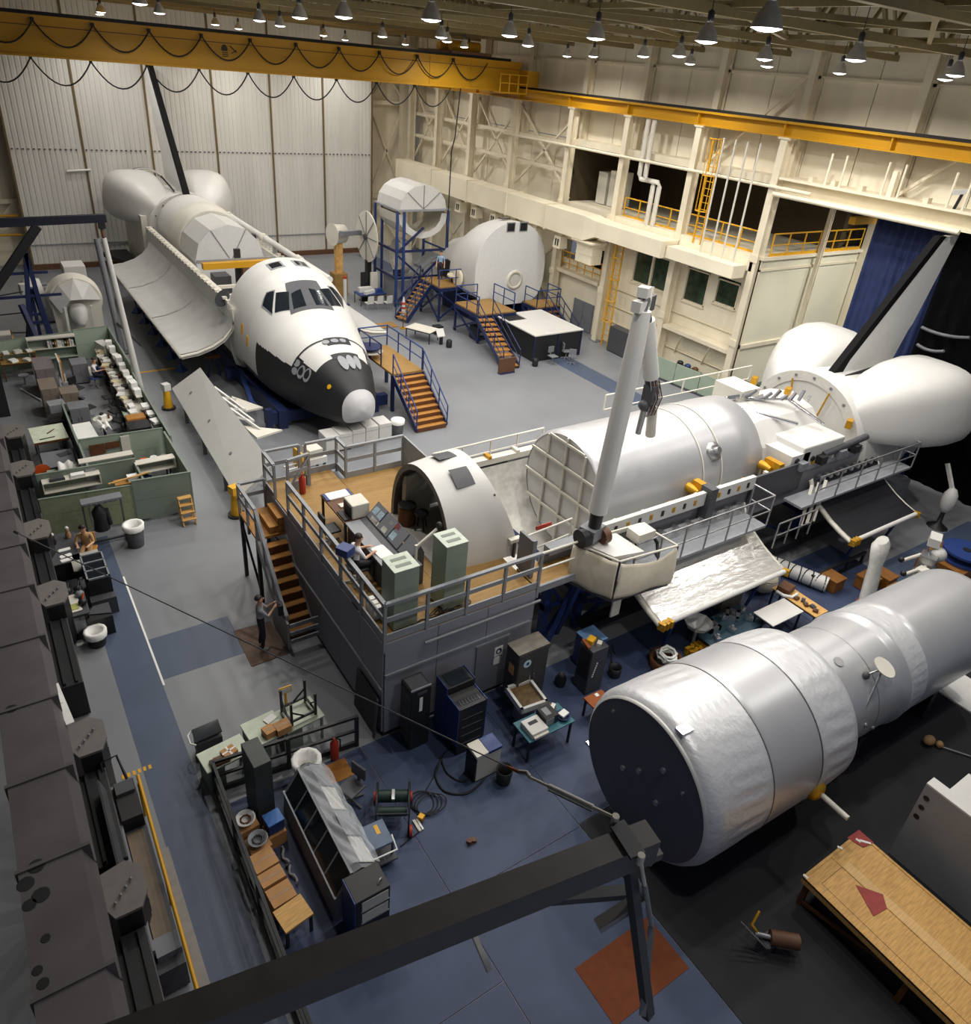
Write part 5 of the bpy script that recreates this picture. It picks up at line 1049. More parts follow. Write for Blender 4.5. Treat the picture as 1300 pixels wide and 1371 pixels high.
def cabinet(label, x, y, sx, sy, sz, m, rz=0, z=0, doors=2, name='cabinet', group=None, top=None, face=-1, cat='cabinet'):
    t = thing(name, label, cat, (x, y, z), rz, group); f = face
    part('body', MB().bb(-sx / 2, sx / 2, -sy / 2, sy / 2, .05, sz), m, t, bevel=.01); part('plinth', MB().bb(-sx / 2 + .03, sx / 2 - .03, -sy / 2 + .03, sy / 2 - .03, 0, .05), BLACK, t)
    for k in range(doors):
        a = -sx / 2 + .02 + k * (sx - .04) / doors; b = a + (sx - .04) / doors - .01
        d = part('door', MB().bb(a, b, *sorted((f * sy / 2, f * (sy / 2 + .02))), .08, sz - .03), m, t)
        hx = b - .06 if k == 0 else a + .06; part('handle', MB().bb(hx - .012, hx + .012, *sorted((f * (sy / 2 + .02), f * (sy / 2 + .05))), sz * .5, sz * .5 + .14), STEEL, d)
    part('top_sheet', MB().bb(-sx / 2 - .008, sx / 2 + .008, -sy / 2 - .008, sy / 2 + .008, sz, sz + .012), top or m, t); return t
def drawers(label, x, y, sx, sy, sz, m, rz=0, z=0, n=3, name='file_cabinet', group=None):
    t = thing(name, label, 'cabinet', (x, y, z), rz, group); part('body', MB().bb(-sx / 2, sx / 2, -sy / 2, sy / 2, 0, sz), m, t, bevel=.01)
    for k in range(n):
        z0 = .04 + k * (sz - .06) / n; d = part('drawer', MB().bb(-sx / 2 + .02, sx / 2 - .02, -sy / 2 - .02, -sy / 2, z0, z0 + (sz - .06) / n - .015), m, t); part('pull', MB().bb(-.06, .06, -sy / 2 - .04, -sy / 2 - .02, z0 + .1, z0 + .13), STEEL, d)
    return t
def papers(label, x, y, z, w=.3, d=.22, h=.03, rz=0, m=PAPER, n=3, name='paper_stack', group=None):
    t = thing(name, label, 'paper', (x, y, z), rz, group)
    for k in range(n): part('sheet_pile', MB().box((random.uniform(-.02, .02), random.uniform(-.02, .02), h * (k + .5) / n), (w, d, h / n), random.uniform(-.15, .15)), m, t)
    return t
def partition(label, a, b, h=1.6, m=GREEN, z0=.12, split=2, group=None, seam=.85, rail=None):
    a = Vector((a[0], a[1], 0)); b = Vector((b[0], b[1], 0)); d = b - a; L = d.length; rz = math.atan2(d.y, d.x)
    t = thing('office_partition', label, 'partition', a, rz, group)
    for k in range(split):
        x0 = L * k / split + .01; x1 = L * (k + 1) / split - .01
        part('panel', MB().bb(x0, x1, -.025, .025, z0, seam), m, t); part('panel', MB().bb(x0, x1, -.025, .025, seam + .01, h), m, t)
        part('frame_post', MB().bb(x0 - .02, x0 + .02, -.035, .035, 0, h + .01), rail or GREEND, t)
    part('frame_post', MB().bb(L - .03, L + .01, -.035, .035, 0, h + .01), rail or GREEND, t); part('cap_rail', MB().bb(-.02, L + .02, -.035, .035, h, h + .03), rail or GREEND, t)
    return t
def bin_shelf(label, x, y, z, L, rz=0, m=OFFW, d=.35, books=0, open_=False, group=None):
    """overhead shelf hung on a partition: top, bottom, ends, back"""
    t = thing('overhead_shelf', label, 'shelf', (x, y, z), rz, group)
    part('top', MB().bb(-L / 2, L / 2, -d, 0, .36, .39), m, t); part('bottom', MB().bb(-L / 2, L / 2, -d, 0, 0, .03), m, t); part('end', MB().bb(-L / 2, -L / 2 + .03, -d, 0, .03, .36), m, t); part('end', MB().bb(L / 2 - .03, L / 2, -d, 0, .03, .36), m, t); part('back', MB().bb(-L / 2, L / 2, -.02, 0, .03, .36), GREEND, t)
    return t
# ---------------------------------------------------------------- people
def skin_body(chains, radii, mats_of, mats, sub=1):
    """chains: list of joint-name pairs; radii by joint; grows one skinned surface and colours each bone"""
    J = radii; names = list(J); me = bpy.data.meshes.new('body')
    me.from_pydata([J[n][0] for n in names], [(names.index(a), names.index(b)) for a, b, _ in chains], [])
    o = bpy.data.objects.new('tmp_body', me); COL.objects.link(o)
    sk = o.modifiers.new('skin', 'SKIN'); sk.use_smooth_shade = True
    for i, n in enumerate(names):
        r = J[n][1]; r = r if isinstance(r, tuple) else (r, r)
        me.skin_vertices[0].data[i].radius = r; me.skin_vertices[0].data[i].use_root = (i == 0)
    ss = o.modifiers.new('sub', 'SUBSURF'); ss.levels = sub; ss.render_levels = sub
    dg = bpy.context.evaluated_depsgraph_get(); ev = o.evaluated_get(dg); m2 = bpy.data.meshes.new_from_object(ev)
    bpy.data.objects.remove(o)
    for m in mats: m2.materials.append(m)
    segs = [(Vector(J[a][0]), Vector(J[b][0]), k) for a, b, k in chains]
    for p in m2.polygons:
        c = p.center; best = (9, 0)
        for a, b, k in segs:
            d = b - a; t = max(0, min(1, (c - a).dot(d) / max(d.length_squared, 1e-9))); q = (c - (a + d * t)).length
            if q < best[0]: best = (q, k)
        p.material_index = best[1]; p.use_smooth = True
    return m2
def person(label, loc, rz, joints, mats, hair=HAIR, sub=1, hairlen=.0, W=False):
    """joints override the standing pose; bones are coloured: 0 skin 1 top 2 trousers 3 shoes"""
    J = dict(pelvis=((0, 0, .95), (.15, .11)), waist=((0, 0, 1.1), (.135, .1)), chest=((0, .01, 1.32), (.165, .115)), neck=((0, 0, 1.5), .055), head0=((0, -.01, 1.58), .075), head1=((0, -.015, 1.68), .095), head2=((0, -.01, 1.76), .06),
             shL=((-.18, 0, 1.42), .065), elL=((-.24, .02, 1.13), .045), wrL=((-.25, -.08, .9), .032), haL=((-.25, -.12, .82), .035), shR=((.18, 0, 1.42), .065), elR=((.24, .02, 1.13), .045), wrR=((.25, -.08, .9), .032), haR=((.25, -.12, .82), .035),
             hiL=((-.09, 0, .88), .1), knL=((-.1, -.01, .5), .065), anL=((-.1, .03, .1), .045), toL=((-.11, -.13, .05), .04), hiR=((.09, 0, .88), .1), knR=((.1, -.01, .5), .065), anR=((.1, .03, .1), .045), toR=((.11, -.13, .05), .04))
    for k, v in joints.items(): J[k] = (v, J[k][1])
    for s in 'LR':
        w = Vector(J['wr' + s][0]); h = Vector(J['ha' + s][0]); d = (h - w).normalized(); side = d.cross(Vector((0, 0, 1)));  side = side.normalized() if side.length > .1 else Vector((1, 0, 0))
        for k in range(4):
            o = (k - 1.5) * .02; f1 = h + side * o + d * .03; f2 = f1 + d * (.035 - .006 * abs(k - 1.2)) + Vector((0, 0, -.012)); J['f%d%s1' % (k, s)] = (tuple(f1), .009); J['f%d%s2' % (k, s)] = (tuple(f2), .007)
        th = h - d * .02 + side * (.04 if s == 'L' else -.04); J['t%s1' % s] = (tuple(th), .011); J['t%s2' % s] = (tuple(th + d * .04), .008)
    C = [('pelvis', 'waist', 2), ('waist', 'chest', 1), ('chest', 'neck', 1), ('neck', 'head0', 0), ('head0', 'head1', 0), ('head1', 'head2', 0)]
    for s in 'LR':
        C += [('chest', 'sh' + s, 1), ('sh' + s, 'el' + s, 1), ('el' + s, 'wr' + s, 0), ('wr' + s, 'ha' + s, 0), ('pelvis', 'hi' + s, 2), ('hi' + s, 'kn' + s, 2), ('kn' + s, 'an' + s, 2), ('an' + s, 'to' + s, 3)]
        for k in range(4): C += [('ha' + s, 'f%d%s1' % (k, s), 0), ('f%d%s1' % (k, s), 'f%d%s2' % (k, s), 0)]
        C += [('ha' + s, 't%s1' % s, 0), ('t%s1' % s, 't%s2' % s, 0)]
    t = thing('person', label, 'person', loc, rz)
    m2 = skin_body(C, J, None, mats, sub); o = bpy.data.objects.new('body', m2); COL.objects.link(o); o.parent = t; ROOT[o.name] = ROOT[t.name]
    h0, h1, h2 = (Vector(J[k][0]) for k in ('head0', 'head1', 'head2')); up = (h2 - h0).normalized(); fw = J.get('face', ((0, -1, 0), 0))[0]; fw = Vector(fw); fw = (fw - up * fw.dot(up)).normalized(); rt = fw.cross(up)
    part('nose', MB().loft([[h1 + fw * .085 + rt * a * .015 + up * b for a, b in ((-1, -.03), (1, -.03), (0, .02))], [h1 + fw * .118 + rt * a * .006 + up * b for a, b in ((-1, -.025), (1, -.025), (0, -.01))]]), mats[0], t)
    for s in (-1, 1):
        part('eye', MB().ball(h1 + fw * .083 + rt * s * .034 + up * .015, .012, 6), BLACK, t); part('ear', MB().ball(h1 + rt * s * .092 - up * .005, .025, 6, (.5, 1, 1)), mats[0], t)
    part('mouth', MB().box(h1 + fw * .085 - up * .055, (.045, .012, .01), math.atan2(rt.y, rt.x)), RED, t)
    m = MB(); c = h1 + up * .028 - fw * .018
    rings = []
    for k in range(7):
        a = (PI * .44) * k / 6; r = .108 * math.sin(a) + .002; z = .108 * math.cos(a)
        rings.append([c + up * (z if not (math.cos(q) > .3 and k > 4) else max(z, .02)) + (fw * math.cos(q) + rt * math.sin(q)) * r * (1 if math.cos(q) < .5 or k < 4 else .93) for q in [2 * PI * i / 14 for i in range(14)]])
    part('hair', m.loft(rings), hair, t)
    return t, J
WSH = mat('white_shirt', rgb(228, 228, 232), .8, var=.05); GSH = mat('grey_shirt', rgb(150, 152, 160), .8, var=.06); DTR = mat('dark_trousers', rgb(36, 36, 46), .8); SHOE = mat('pale_shoes', rgb(170, 168, 165), .6); TANJ = mat('tan_jacket', rgb(176, 140, 98), .8, var=.15); BSH = mat('blue_shirt', rgb(150, 176, 206), .8); VEST = mat('dark_vest', rgb(34, 36, 50), .8)
# standing man looking up with a case held before his chest, facing the stairs
STANDP = P(352, 868)
person('man in grey shirt and dark trousers standing on the brown mat, lifting a black case', (STANDP.x, STANDP.y, .02), PI * .44, dict(
    head0=(0, -.03, 1.57), head1=(0, -.02, 1.67), head2=(0, .02, 1.755), shR=(.18, 0, 1.42), elR=(.2, -.2, 1.2), wrR=(.1, -.36, 1.38), haR=(.07, -.4, 1.43), elL=(-.2, -.18, 1.2), wrL=(-.06, -.36, 1.34), haL=(-.03, -.4, 1.38),
    knL=(-.12, -.04, .5), anL=(-.13, .02, .1), toL=(-.15, -.14, .05), anR=(.12, .06, .1), toR=(.13, -.1, .05)), [SKIN, GSH, DTR, SHOE])
t = thing('carry_case', 'black case held up in both hands by the standing man', 'case', (STANDP.x, STANDP.y, 1.05), PI * .44); part('shell', MB().bb(-.1, .14, -.6, -.46, .02, .36), BLACK, t, bevel=.02); part('handle', MB().path([(-.05, -.53, .36), (-.05, -.5, .42), (.09, -.5, .42), (.09, -.53, .36)], .012, 5), GREYD, t)
SEATED = dict(pelvis=(0, .05, .6), waist=(0, .06, .74), chest=(0, .02, .95), neck=(0, -.02, 1.12), head0=(0, -.05, 1.19), head1=(0, -.07, 1.29), head2=(0, -.06, 1.37), shL=(-.18, .01, 1.05), elL=(-.24, -.12, .82), wrL=(-.16, -.34, .86), haL=(-.13, -.42, .87), shR=(.18, .01, 1.05), elR=(.24, -.12, .82), wrR=(.16, -.34, .86), haR=(.13, -.42, .87),
              hiL=(-.09, 0, .6), knL=(-.12, -.42, .55), anL=(-.12, -.42, .12), toL=(-.12, -.56, .05), hiR=(.09, 0, .6), knR=(.12, -.42, .55), anR=(.12, -.42, .12), toR=(.12, -.56, .05))
person('seated operator in a white shirt leaning over the grey console on the deck', (6.2, 13.55, DZ), PI / 2, SEATED, [SKIN, WSH, DTR, BLACK])
papers('open paper log under the arms of the seated operator', 6.8, 13.4, DZ + .8, .34, .5, .02)
# ================================================================ CENTRE BACK
# second crew cabin, nose away
c2 = thing('crew_cabin_trainer', 'white domed crew cabin standing before the cream wall with its flat back to us', 'cabin', (27.75, 40, 0))
tr = lambda p: Vector((p.x - OX + 27.75, 46.5 - (p.y - OY), p.z + .35))
us2 = [3.0, 3.4, 3.9, 4.4, 4.8, 5.2, 5.6, 6.0, 6.4, 6.8, 7.2, 7.8, 8.4, 8.8]; m = MB(); R = [[tr(osurf(u, 360 * i / 96)) for i in range(96)] for u in us2]; m.loft(R)
for k in range(len(us2) - 1):
    for i in range(96): m.mi[k * 96 + i] = 1 if R[k][i].z < (3.1 if us2[k] < 5 else 1.9) else 0
part('shell', m, [WHITE, TILEB], c2, W=True)
part('back_face', MB().loft([[Vector((q.x, 37.68, q.z)) for q in R[-1]], [Vector((q.x, 37.62, q.z)) for q in R[-1]]], smooth=False), mat('cabin_back', rgb(222, 224, 224), .5, var=.03), c2, W=True)
for x in (27.2, 28.15): part('aft_window', MB().bb(x, x + .5, 37.58, 37.64, 5.75, 6.2), GLASSD, c2, W=True); 
for x in (27.2, 28.15): part('window_frame', MB().bb(x - .06, x + .56, 37.6, 37.65, 5.69, 6.26), GREYR, c2, W=True)
part('hatch_ring', MB().lathe([(.62, 0), (.6, .12), (.42, .14), (.4, .06)], (28.1, 37.66, 2.75), (0, -1, 0), 24), OFFW, c2, W=True); part('hatch_centre', MB().lathe([(.38, .0), (.36, .1)], (28.1, 37.66, 2.75), (0, -1, 0), 20), WHITE, c2, W=True)
part('side_hatch', MB().lathe([(.55, 0), (.53, .08), (.38, .1)], (25.05, 39.4, 2.6), (-1, 0, .1), 20), CREAMD, c2, W=True)
part('roof_port', MB().box((27.6, 38.6, 6.32), (.6, .4, .05)), GLASSD, c2, W=True)
for x in (26, 29.4): part('stand', MB().bb(x - .15, x + .15, 37.8, 42.5, 0, 1.25), NAVY, c2, W=True)
# cylinder halves on a blue stand
hm = thing('module_halves', 'white ribbed module in two half shells on a tall blue stand', 'module', (24.3, 44, 3.9))
def half(z0, r, y0, y1, up, m, nm, n=8):
    s = 1 if up else -1; m_ = MB()
    out = [[Vector((24.4 + r * math.cos(PI * k / n), y, z0 + s * r * .86 * math.sin(PI * k / n))) for k in range(n + 1)] for y in (y0, y1)]
    m_.loft(out, cap=up, closed=up, smooth=False); part(nm, m_, m, hm, W=True)
half(6.12, 1.68, 43.0, 46.2, True, WHITE, 'upper_shell'); half(5.85, 1.8, 43.0, 45.8, False, OFFW, 'lower_shell'); half(5.88, 1.6, 43.02, 45.6, False, mat('trough_inside', rgb(206, 196, 176), .6), 'lower_liner')
part('shell_end', MB().loft([[Vector((24.4 + r * math.cos(PI * k / 8), 42.98, 5.85 - r * .86 * math.sin(PI * k / 8))) for k in range(9)] for r in (1.8, 1.35)], cap=False, closed=False, smooth=False), WHITE, hm, W=True)
for k in range(3): a = PI * (.25 + .25 * k); part('seam', MB().beam((24.4, 42.97, 6.15), (24.4 + 1.64 * math.cos(a), 42.97, 6.12 + 1.42 * math.sin(a)), .03), GREY, hm, W=True)
part('shelf_frame', MB().bb(22.5, 26.3, 42.8, 46.2, 6.02, 6.12), GREYR, hm, W=True)
for x in (22.5, 23.0, 26.2):
    for y in (42.9, 46): part('stand_post', MB().bb(x - .07, x + .07, y - .07, y + .07, 0, 6.05), BLUES, hm, W=True)
for a, b in (((22.5, 42.9, .3), (26.2, 42.9, 3.4)), ((26.2, 42.9, .3), (22.5, 42.9, 3.4)), ((22.5, 42.9, 3.5), (24.4, 42.9, 5)), ((26.2, 42.9, 3.5), (24.4, 42.9, 4.2))): part('stand_brace', MB().beam(a, b, .12), NAVY, hm, W=True)
for z in (1.8, 3.5): part('stand_beam', MB().bb(22.4, 26.3, 42.85, 42.97, z, z + .14), NAVY, hm, W=True); part('stand_beam', MB().bb(22.45, 22.57, 42.9, 46, z, z + .14), NAVY, hm, W=True)
t = thing('ring_segment', 'white ring and grey machinery inside the blue stand', 'machine', (24.2, 44, 0))
part('ring', MB().lathe([(1.15, 0), (1.15, .5), (.85, .5), (.85, 0)], (23.4, 44.5, 2.9), (1, 0, 0), 24, cap=False), OFFW, t, W=True); part('grey_box', MB().bb(22.9, 25.6, 43.3, 45.5, .05, 1.6), GREYR, t, W=True); part('tray', MB().slab([(24.6, 43.2, 2.4), (25.8, 43.2, 3.2), (25.8, 44.4, 3.2), (24.6, 44.4, 2.4)], (0, 0, -1), .15), GREYR, t, W=True); part('post', MB().bb(23.2, 23.6, 44.3, 44.7, 1.6, 2.0), NAVY, t, W=True)
t = thing('test_disc', 'white ribbed disc on a black stand left of the blue stand', 'disc', (21.9, 46, 0))
part('plate', MB().lathe([(1.62, -.04), (1.62, .04)], (21.9, 46, 3.9), (1, 0, 0), 28), OFFW, t, W=True)
for k in range(8): a = 2 * PI * k / 8; part('rib', MB().beam((21.84, 46, 3.9), (21.84, 46 + 1.58 * math.cos(a), 3.9 + 1.58 * math.sin(a)), .05, .05), GREY, t, W=True)
part('hub', MB().tube((21.7, 46, 3.9), (21.9, 46, 3.9), .18, 10), GREYD, t, W=True); part('cross_arm', MB().beam((19.9, 45.6, 4.25), (21.9, 46.9, 4.0), .3), GREY, t, W=True); part('stand_post', MB().bb(21.85, 22.15, 45.8, 46.2, 0, 2.4), BLACK, t, W=True); part('stand_foot', MB().bb(21.4, 22.6, 45.4, 46.6, 0, .1), BLACK, t, W=True)
t = thing('white_horn', 'white drum shaped horn on a wooden box near the grey back doors', 'horn', (20.3, 46.6, 0))
part('drum', MB().lathe([(.72, 0), (.62, .2), (.58, .9), (.5, .9), (.5, .1)], (19.7, 46.6, 4.0), (1, .2, 0), 20), OFFW, t, W=True); part('support', MB().bb(19.95, 20.4, 46.5, 46.9, 1.5, 3.4), PLYF, t, W=True); part('crate', MB().bb(19.7, 20.6, 46.2, 47.1, .0, 1.5), PLY, t, W=True)
for k, (px, py) in enumerate(((478, 372), (487, 372))):
    q = P(px, py + 18); one('banner_stand', ['black upright stand before the ribbed disc', 'white upright stand before the ribbed disc'][k], 'stand', MB().bb(-.25, .25, -.05, .05, .05, 1.9).bb(-.3, .3, -.2, .2, 0, .05), (BLACK, OFFW)[k], (21.2 + .6 * k, 44.9 - .2 * k, 0))
t = table('long low table with blue and white model parts near the back doors', 21.3, 44.2, 1.9, 1.1, .75, BLUES)
t = thing('model_parts', 'white model parts laid on the blue table near the back doors', 'model', (21.3, 44.2, .75))
for k, (x, y, sx, sy, sz) in enumerate(((-.3, .2, .9, .35, .3), (.5, -.2, .5, .3, .25), (-.2, -.3, .9, .2, .2))): part('piece', MB().box((x, y, sz / 2), (sx, sy, sz), .2 * k), WHITE if k != 1 else BLUES, t)
for k in range(3):
    q = P(477 + 11 * k, 402 - k); t = thing('white_chair', ['left', 'middle', 'right'][k] + ' of the three white chairs in a row before the blue model table', 'chair', (20.6 + .62 * k, 42.9 - .1 * k, 0), PI, group='white chairs before the model table')
    part('seat', MB().bb(-.23, .23, -.22, .22, .43, .47), WHITE, t); part('backrest', MB().slab([(-.22, .2, .5), (.22, .2, .5), (.2, .28, .95), (-.2, .28, .95)], (0, 1, 0), .03), WHITE, t); legs(t, (-.19, .19), (-.18, .18), .43, STEEL, .03)
t = thing('white_tube_stand', 'thin white and red post standing left of the model table', 'post', (19.6, 44.4, 0)); part('post', MB().tube((0, 0, .05), (0, 0, 1.7), .12, 8), WHITE, t); part('cap', MB().tube((0, 0, 1.7), (0, 0, 1.85), .12, 8), RED, t); part('foot', MB().bb(-.25, .25, -.25, .25, 0, .05), NAVY, t)
one('red_machine', 'small red and orange machine on the floor by the blue stand', 'machine', MB().bb(-.4, .4, -.3, .3, .1, .5).bb(-.2, .3, -.2, .2, .5, .75).bb(-.35, -.2, -.28, .28, 0, .1).bb(.2, .35, -.28, .28, 0, .1), ORNG, (22.9, 47.6, 0))
# blue platforms
def blue_platform(label, x0, x1, y0, y1, h, stair_=None, rails=()):
    t = thing('blue_platform', label, 'platform', ((x0 + x1) / 2, (y0 + y1) / 2, 0))
    part('deck', MB().bb(x0, x1, y0, y1, h - .08, h), PLY, t, W=True); part('frame', MB().bb(x0 - .03, x1 + .03, y0 - .03, y1 + .03, h - .3, h - .081), NAVY, t, W=True)
    for x in (x0 + .06, x1 - .06):
        for y in (y0 + .06, y1 - .06): part('leg', MB().bb(x - .06, x + .06, y - .06, y + .06, 0, h - .3), NAVY, t, W=True)
    for (a, b) in (((x0, y0), (x1, y0)), ((x0, y0), (x0, y1)), ((x1, y0), (x1, y1))):
        part('brace', MB().beam((a[0], a[1], .15), (b[0], b[1], h - .35), .09), NAVY, t, W=True); part('brace', MB().beam((b[0], b[1], .15), (a[0], a[1], h - .35), .09), NAVY, t, W=True)
    for r in rails: rail_run('r', [(x, y, h) for x, y in r], 1.0, BLUES, t, .035, (.5,), 1.2)
    return t
blue_platform('blue braced platform with a plywood deck and stairs before the white crew cabin', 23.7, 26.3, 34.75, 37.5, 1.75, rails=[[(23.7, 34.9), (23.7, 37.4), (25.2, 37.4)], [(26.3, 35), (26.3, 37.2)]])
stair('blue_stairs', 'blue stairs with wooden treads down from the plywood platform by the black box', (23.95, 34.6, 1.7), 1.0, (23.2, 30.6, 0), 10, WOODT, NAVY, NAVY, closed=False)
t = thing('brown_end_board', 'brown board at the foot of the blue stairs by the black box', 'board', (22.6, 30.2, 0)); part('board', MB().bb(-.5, .55, -.05, .05, .05, .85), BROWNS, t); part('foot', MB().bb(-.45, .5, -.15, .15, 0, .05), NAVY, t)
blue_platform('higher blue platform with a plywood deck below the white module halves', 23.6, 26.0, 39.2, 41.6, 2.2, rails=[[(23.6, 39.3), (26.0, 39.3)], [(26.0, 39.3), (26, 41.5)]])
stair('steep_stairs', 'steep blue stairs with wooden treads down from the higher blue platform', (23.4, 40.6, 2.2), 1.0, (21.4, 40.0, 0), 9, WOODT, NAVY, NAVY)
blue_platform('small blue platform with rails at the right foot of the white crew cabin', 28.6, 30.4, 35.6, 37.2, 1.5, rails=[[(28.6, 35.7), (30.4, 35.7), (30.4, 37)], [(28.6, 35.7), (28.6, 37)]])
stair('side_stairs', 'blue stairs with brown treads falling to the right of the white crew cabin', (29.5, 35.4, 1.45), .9, (29.6, 33.2, 0), 6, WOODB, NAVY, NAVY)
t = thing('reel', 'round beige reel with dark gear on the higher blue platform', 'reel', (25.4, 40, 2.2)); part('disc', MB().lathe([(.7, .35), (.7, .45)], n=18), CREAMD, t); part('drum', MB().lathe([(.45, 0), (.45, .35)], n=14), BLACK, t)
person('technician in a pale blue shirt standing on the higher blue platform', (24.6, 40.9, 2.2), -.6, {}, [SKIN, BSH, DTR, BLACK])
t = thing('dark_equipment', 'dark box of equipment on the higher blue platform below the crew cabin nose', 'box', (25.6, 41.2, 2.2)); part('box', MB().bb(-.35, .35, -.3, .3, .05, 1.1), BLACK, t); part('base', MB().bb(-.4, .4, -.35, .35, 0, .05), NAVY, t)
bb_ = thing('black_box_room', 'big black box room with a white top and dark hatch in front of the crew cabin', 'box', (26.8, 33, 0))
part('walls', MB().bb(25.0, 28.4, 31.0, 35.0, .02, 1.5), BLACK, bb_, W=True); m = MB(); m.bb(24.95, 28.45, 30.95, 33.7, 1.5, 1.56); m.bb(26.4, 28.45, 33.7, 35.05, 1.5, 1.56); m.bb(24.95, 25.1, 33.7, 35.05, 1.5, 1.56); part('white_top', m, WHITE, bb_, W=True); part('hatch_edge', MB().bb(25.1, 26.4, 33.7, 35.05, 1.38, 1.505), TILEB, bb_, W=True)
for x in (25, 26.7, 28.38): part('corner_post', MB().bb(x - .03, x + .03, 30.96, 31.0, .02, 1.5), NAVY, bb_, W=True)
for k, (px, py) in enumerate(((739, 487), (757, 480), (765, 487))):
    q = P(px, py); chair('grey swivel chair before the white topped black box, %s of three from the left' % ORD[(0, 1, 2)[k]], q.x, q.y, 0, 1.2 * k, GREY, GREYR, group='grey swivel chairs by the black box')
for k, (px, py) in enumerate(((716, 490), (601, 465))):
    q = P(px, py); one('floor_pot', ['short black canister at the near corner of the black box', 'short black canister at the left foot of the blue platform'][k], 'canister', MB().lathe([(.15, 0), (.17, .05), (.17, .4), (.12, .45)], n=12), BLACK, (q.x, q.y, 0))
q = P(556, 448); t = table('small white topped table standing before the steep blue stairs', 21.0, 36.6, 1.1, 1.7, .7, OFFW, BLACK, .5)
t = thing('white_shell_seat', 'white curved seat shell beside the small white table', 'seat', (21.6, 35.4, .0)); part('shell', MB().slab([(-.25, 0, .45), (.25, 0, .45), (.3, .35, .8), (-.2, .35, .8)], (0, 0, 1), .05), WHITE, t); part('pedestal', MB().bb(-.08, .08, -.05, .1, 0, .46), BLACK, t)
t = thing('flag_pole', 'small furled flag with red and white stripes by the steep stairs', 'flag', (20.9, 38.8, 0)); part('pole', MB().tube((0, 0, .04), (0, 0, 2.0), .025), WOODB, t); part('cloth', MB().lathe([(.04, .8), (.13, 1.0), (.1, 1.6), (.03, 1.95)], n=8), WHITE, t); part('foot', MB().lathe([(.2, 0), (.2, .04)], n=12), GOLD, t)
for k in range(3): part('stripe', MB().lathe([(.125 + .012 * k % 2, .95 + .28 * k), (.128, 1.07 + .28 * k)], n=8), RED, ROOT and bpy.data.objects[t.name])
one('plywood_sheet', 'plywood sheet leaning on the floor beside the furled flag', 'sheet', MB().bb(-.6, .6, -.5, .5, 0, .04).bb(-.58, .58, -.48, .48, .04, .05), PLY, (20.2, 39.6, 0))
for k, (x, y, s) in enumerate(((24.3, 35.6, .8), (25.2, 35.4, .6), (22.4, 37.2, .5))):
    t = thing('equipment_box', ['big black equipment box under the plywood platform', 'small grey equipment box under the plywood platform', 'black box behind the white topped table'][k], 'box', (x, y, 0)); part('case', MB().bb(-s / 2, s / 2, -s / 2, s / 2, .05, s), (BLACK, GREYD, BLACK)[k], t); part('skid', MB().bb(-s / 2, s / 2, -s / 3, s / 3, 0, .05), NAVY, t); part('label_plate', MB().bb(-s / 5, s / 5, -s / 2 - .01, -s / 2, s * .4, s * .6), GREYR, t)
cabinet('dark grey steel cabinet standing before the wall beside the yellow caged ladder', 30.9, 30.2, .6, 1.7, 1.5, GREYD, doors=1)
# pale green barrier behind the trainer
t = thing('green_barrier', 'long pale green screen wall behind the silver payload cylinder', 'partition', (30.6, 24, 0))
a, b = Vector((30.2, 26.9, 0)), Vector((30.9, 20.6, 0))
for k in range(4):
    p, q = a.lerp(b, k / 4 + .004), a.lerp(b, (k + 1) / 4 - .004); part('panel', MB().beam(p + Vector((0, 0, .65)), q + Vector((0, 0, .65)), .05, 1.1), GREEN, t, W=True); part('base_rail', MB().beam(p + Vector((0, 0, .05)), q + Vector((0, 0, .05)), .2, .1), GREYD, t, W=True)
t = table('work table with tools against the lower right wall behind the green screen', 31.2, 25.2, .5, 1.8, .85, GREYD)
for k in range(3): one('tool_bundle', ['dark tool bundle', 'blue cloth bundle', 'brown tool box'][k] + ' on the work table behind the green screen', 'bundle', MB().ball((0, 0, .13), .2, 8, (.8, 1, .65)).bb(-.1, .1, -.1, .1, 0, .05), (BLACK, BLUES, WOODB)[k], (31.2, 25.8 - .55 * k, .85))
for k, (px, py, h, w) in enumerate(((995, 512, 1.5, .9), (1022, 512, 1.8, .8))):
    cabinet(['black cabinet beside the corner column of the cream wall', 'dark green cabinet with a round gauge by the corner column'][k], 31.0, 21.3 - k * 1.1, .6, w, h, BLACK if k == 0 else mat('dark_green', rgb(58, 70, 56), .5), doors=1)
# ================================================================ LEFT BACK
t = thing('jib_crane', 'black jib crane beam with a diagonal brace at the left edge', 'crane', (0, 34, 0))
part('jib_beam', MB().beam((-2.5, 34.1, 7.62), (4.75, 34.1, 7.78), .26, .3), mat('jib_black', rgb(24, 28, 44), .45), t, W=True); part('brace', MB().beam((-.1, 34.1, 4.6), (2.3, 34.1, 7.55), .3), BLACK, t, W=True); part('mast', MB().bb(-.6, -.1, 33.9, 34.3, 0, 8.2), BLACK, t, W=True); part('end_hook', MB().box((4.55, 34.1, 7.5), (.25, .2, .25)), BLACK, t, W=True)
t = thing('white_pole', 'long white pole hanging from the jib beam down to the floor', 'pole', (5.05, 34.0, 0)); part('pole', MB().tube((5.05, 34.0, .05), (4.55, 34.1, 7.0), .15, 10, .1), WHITE, t, W=True); part('tip', MB().tube((4.55, 34.1, 7.0), (4.53, 34.1, 7.35), .06), BROWNS, t, W=True); part('foot', MB().lathe([(.2, 0), (.18, .05)], n=10), BLACK, t)
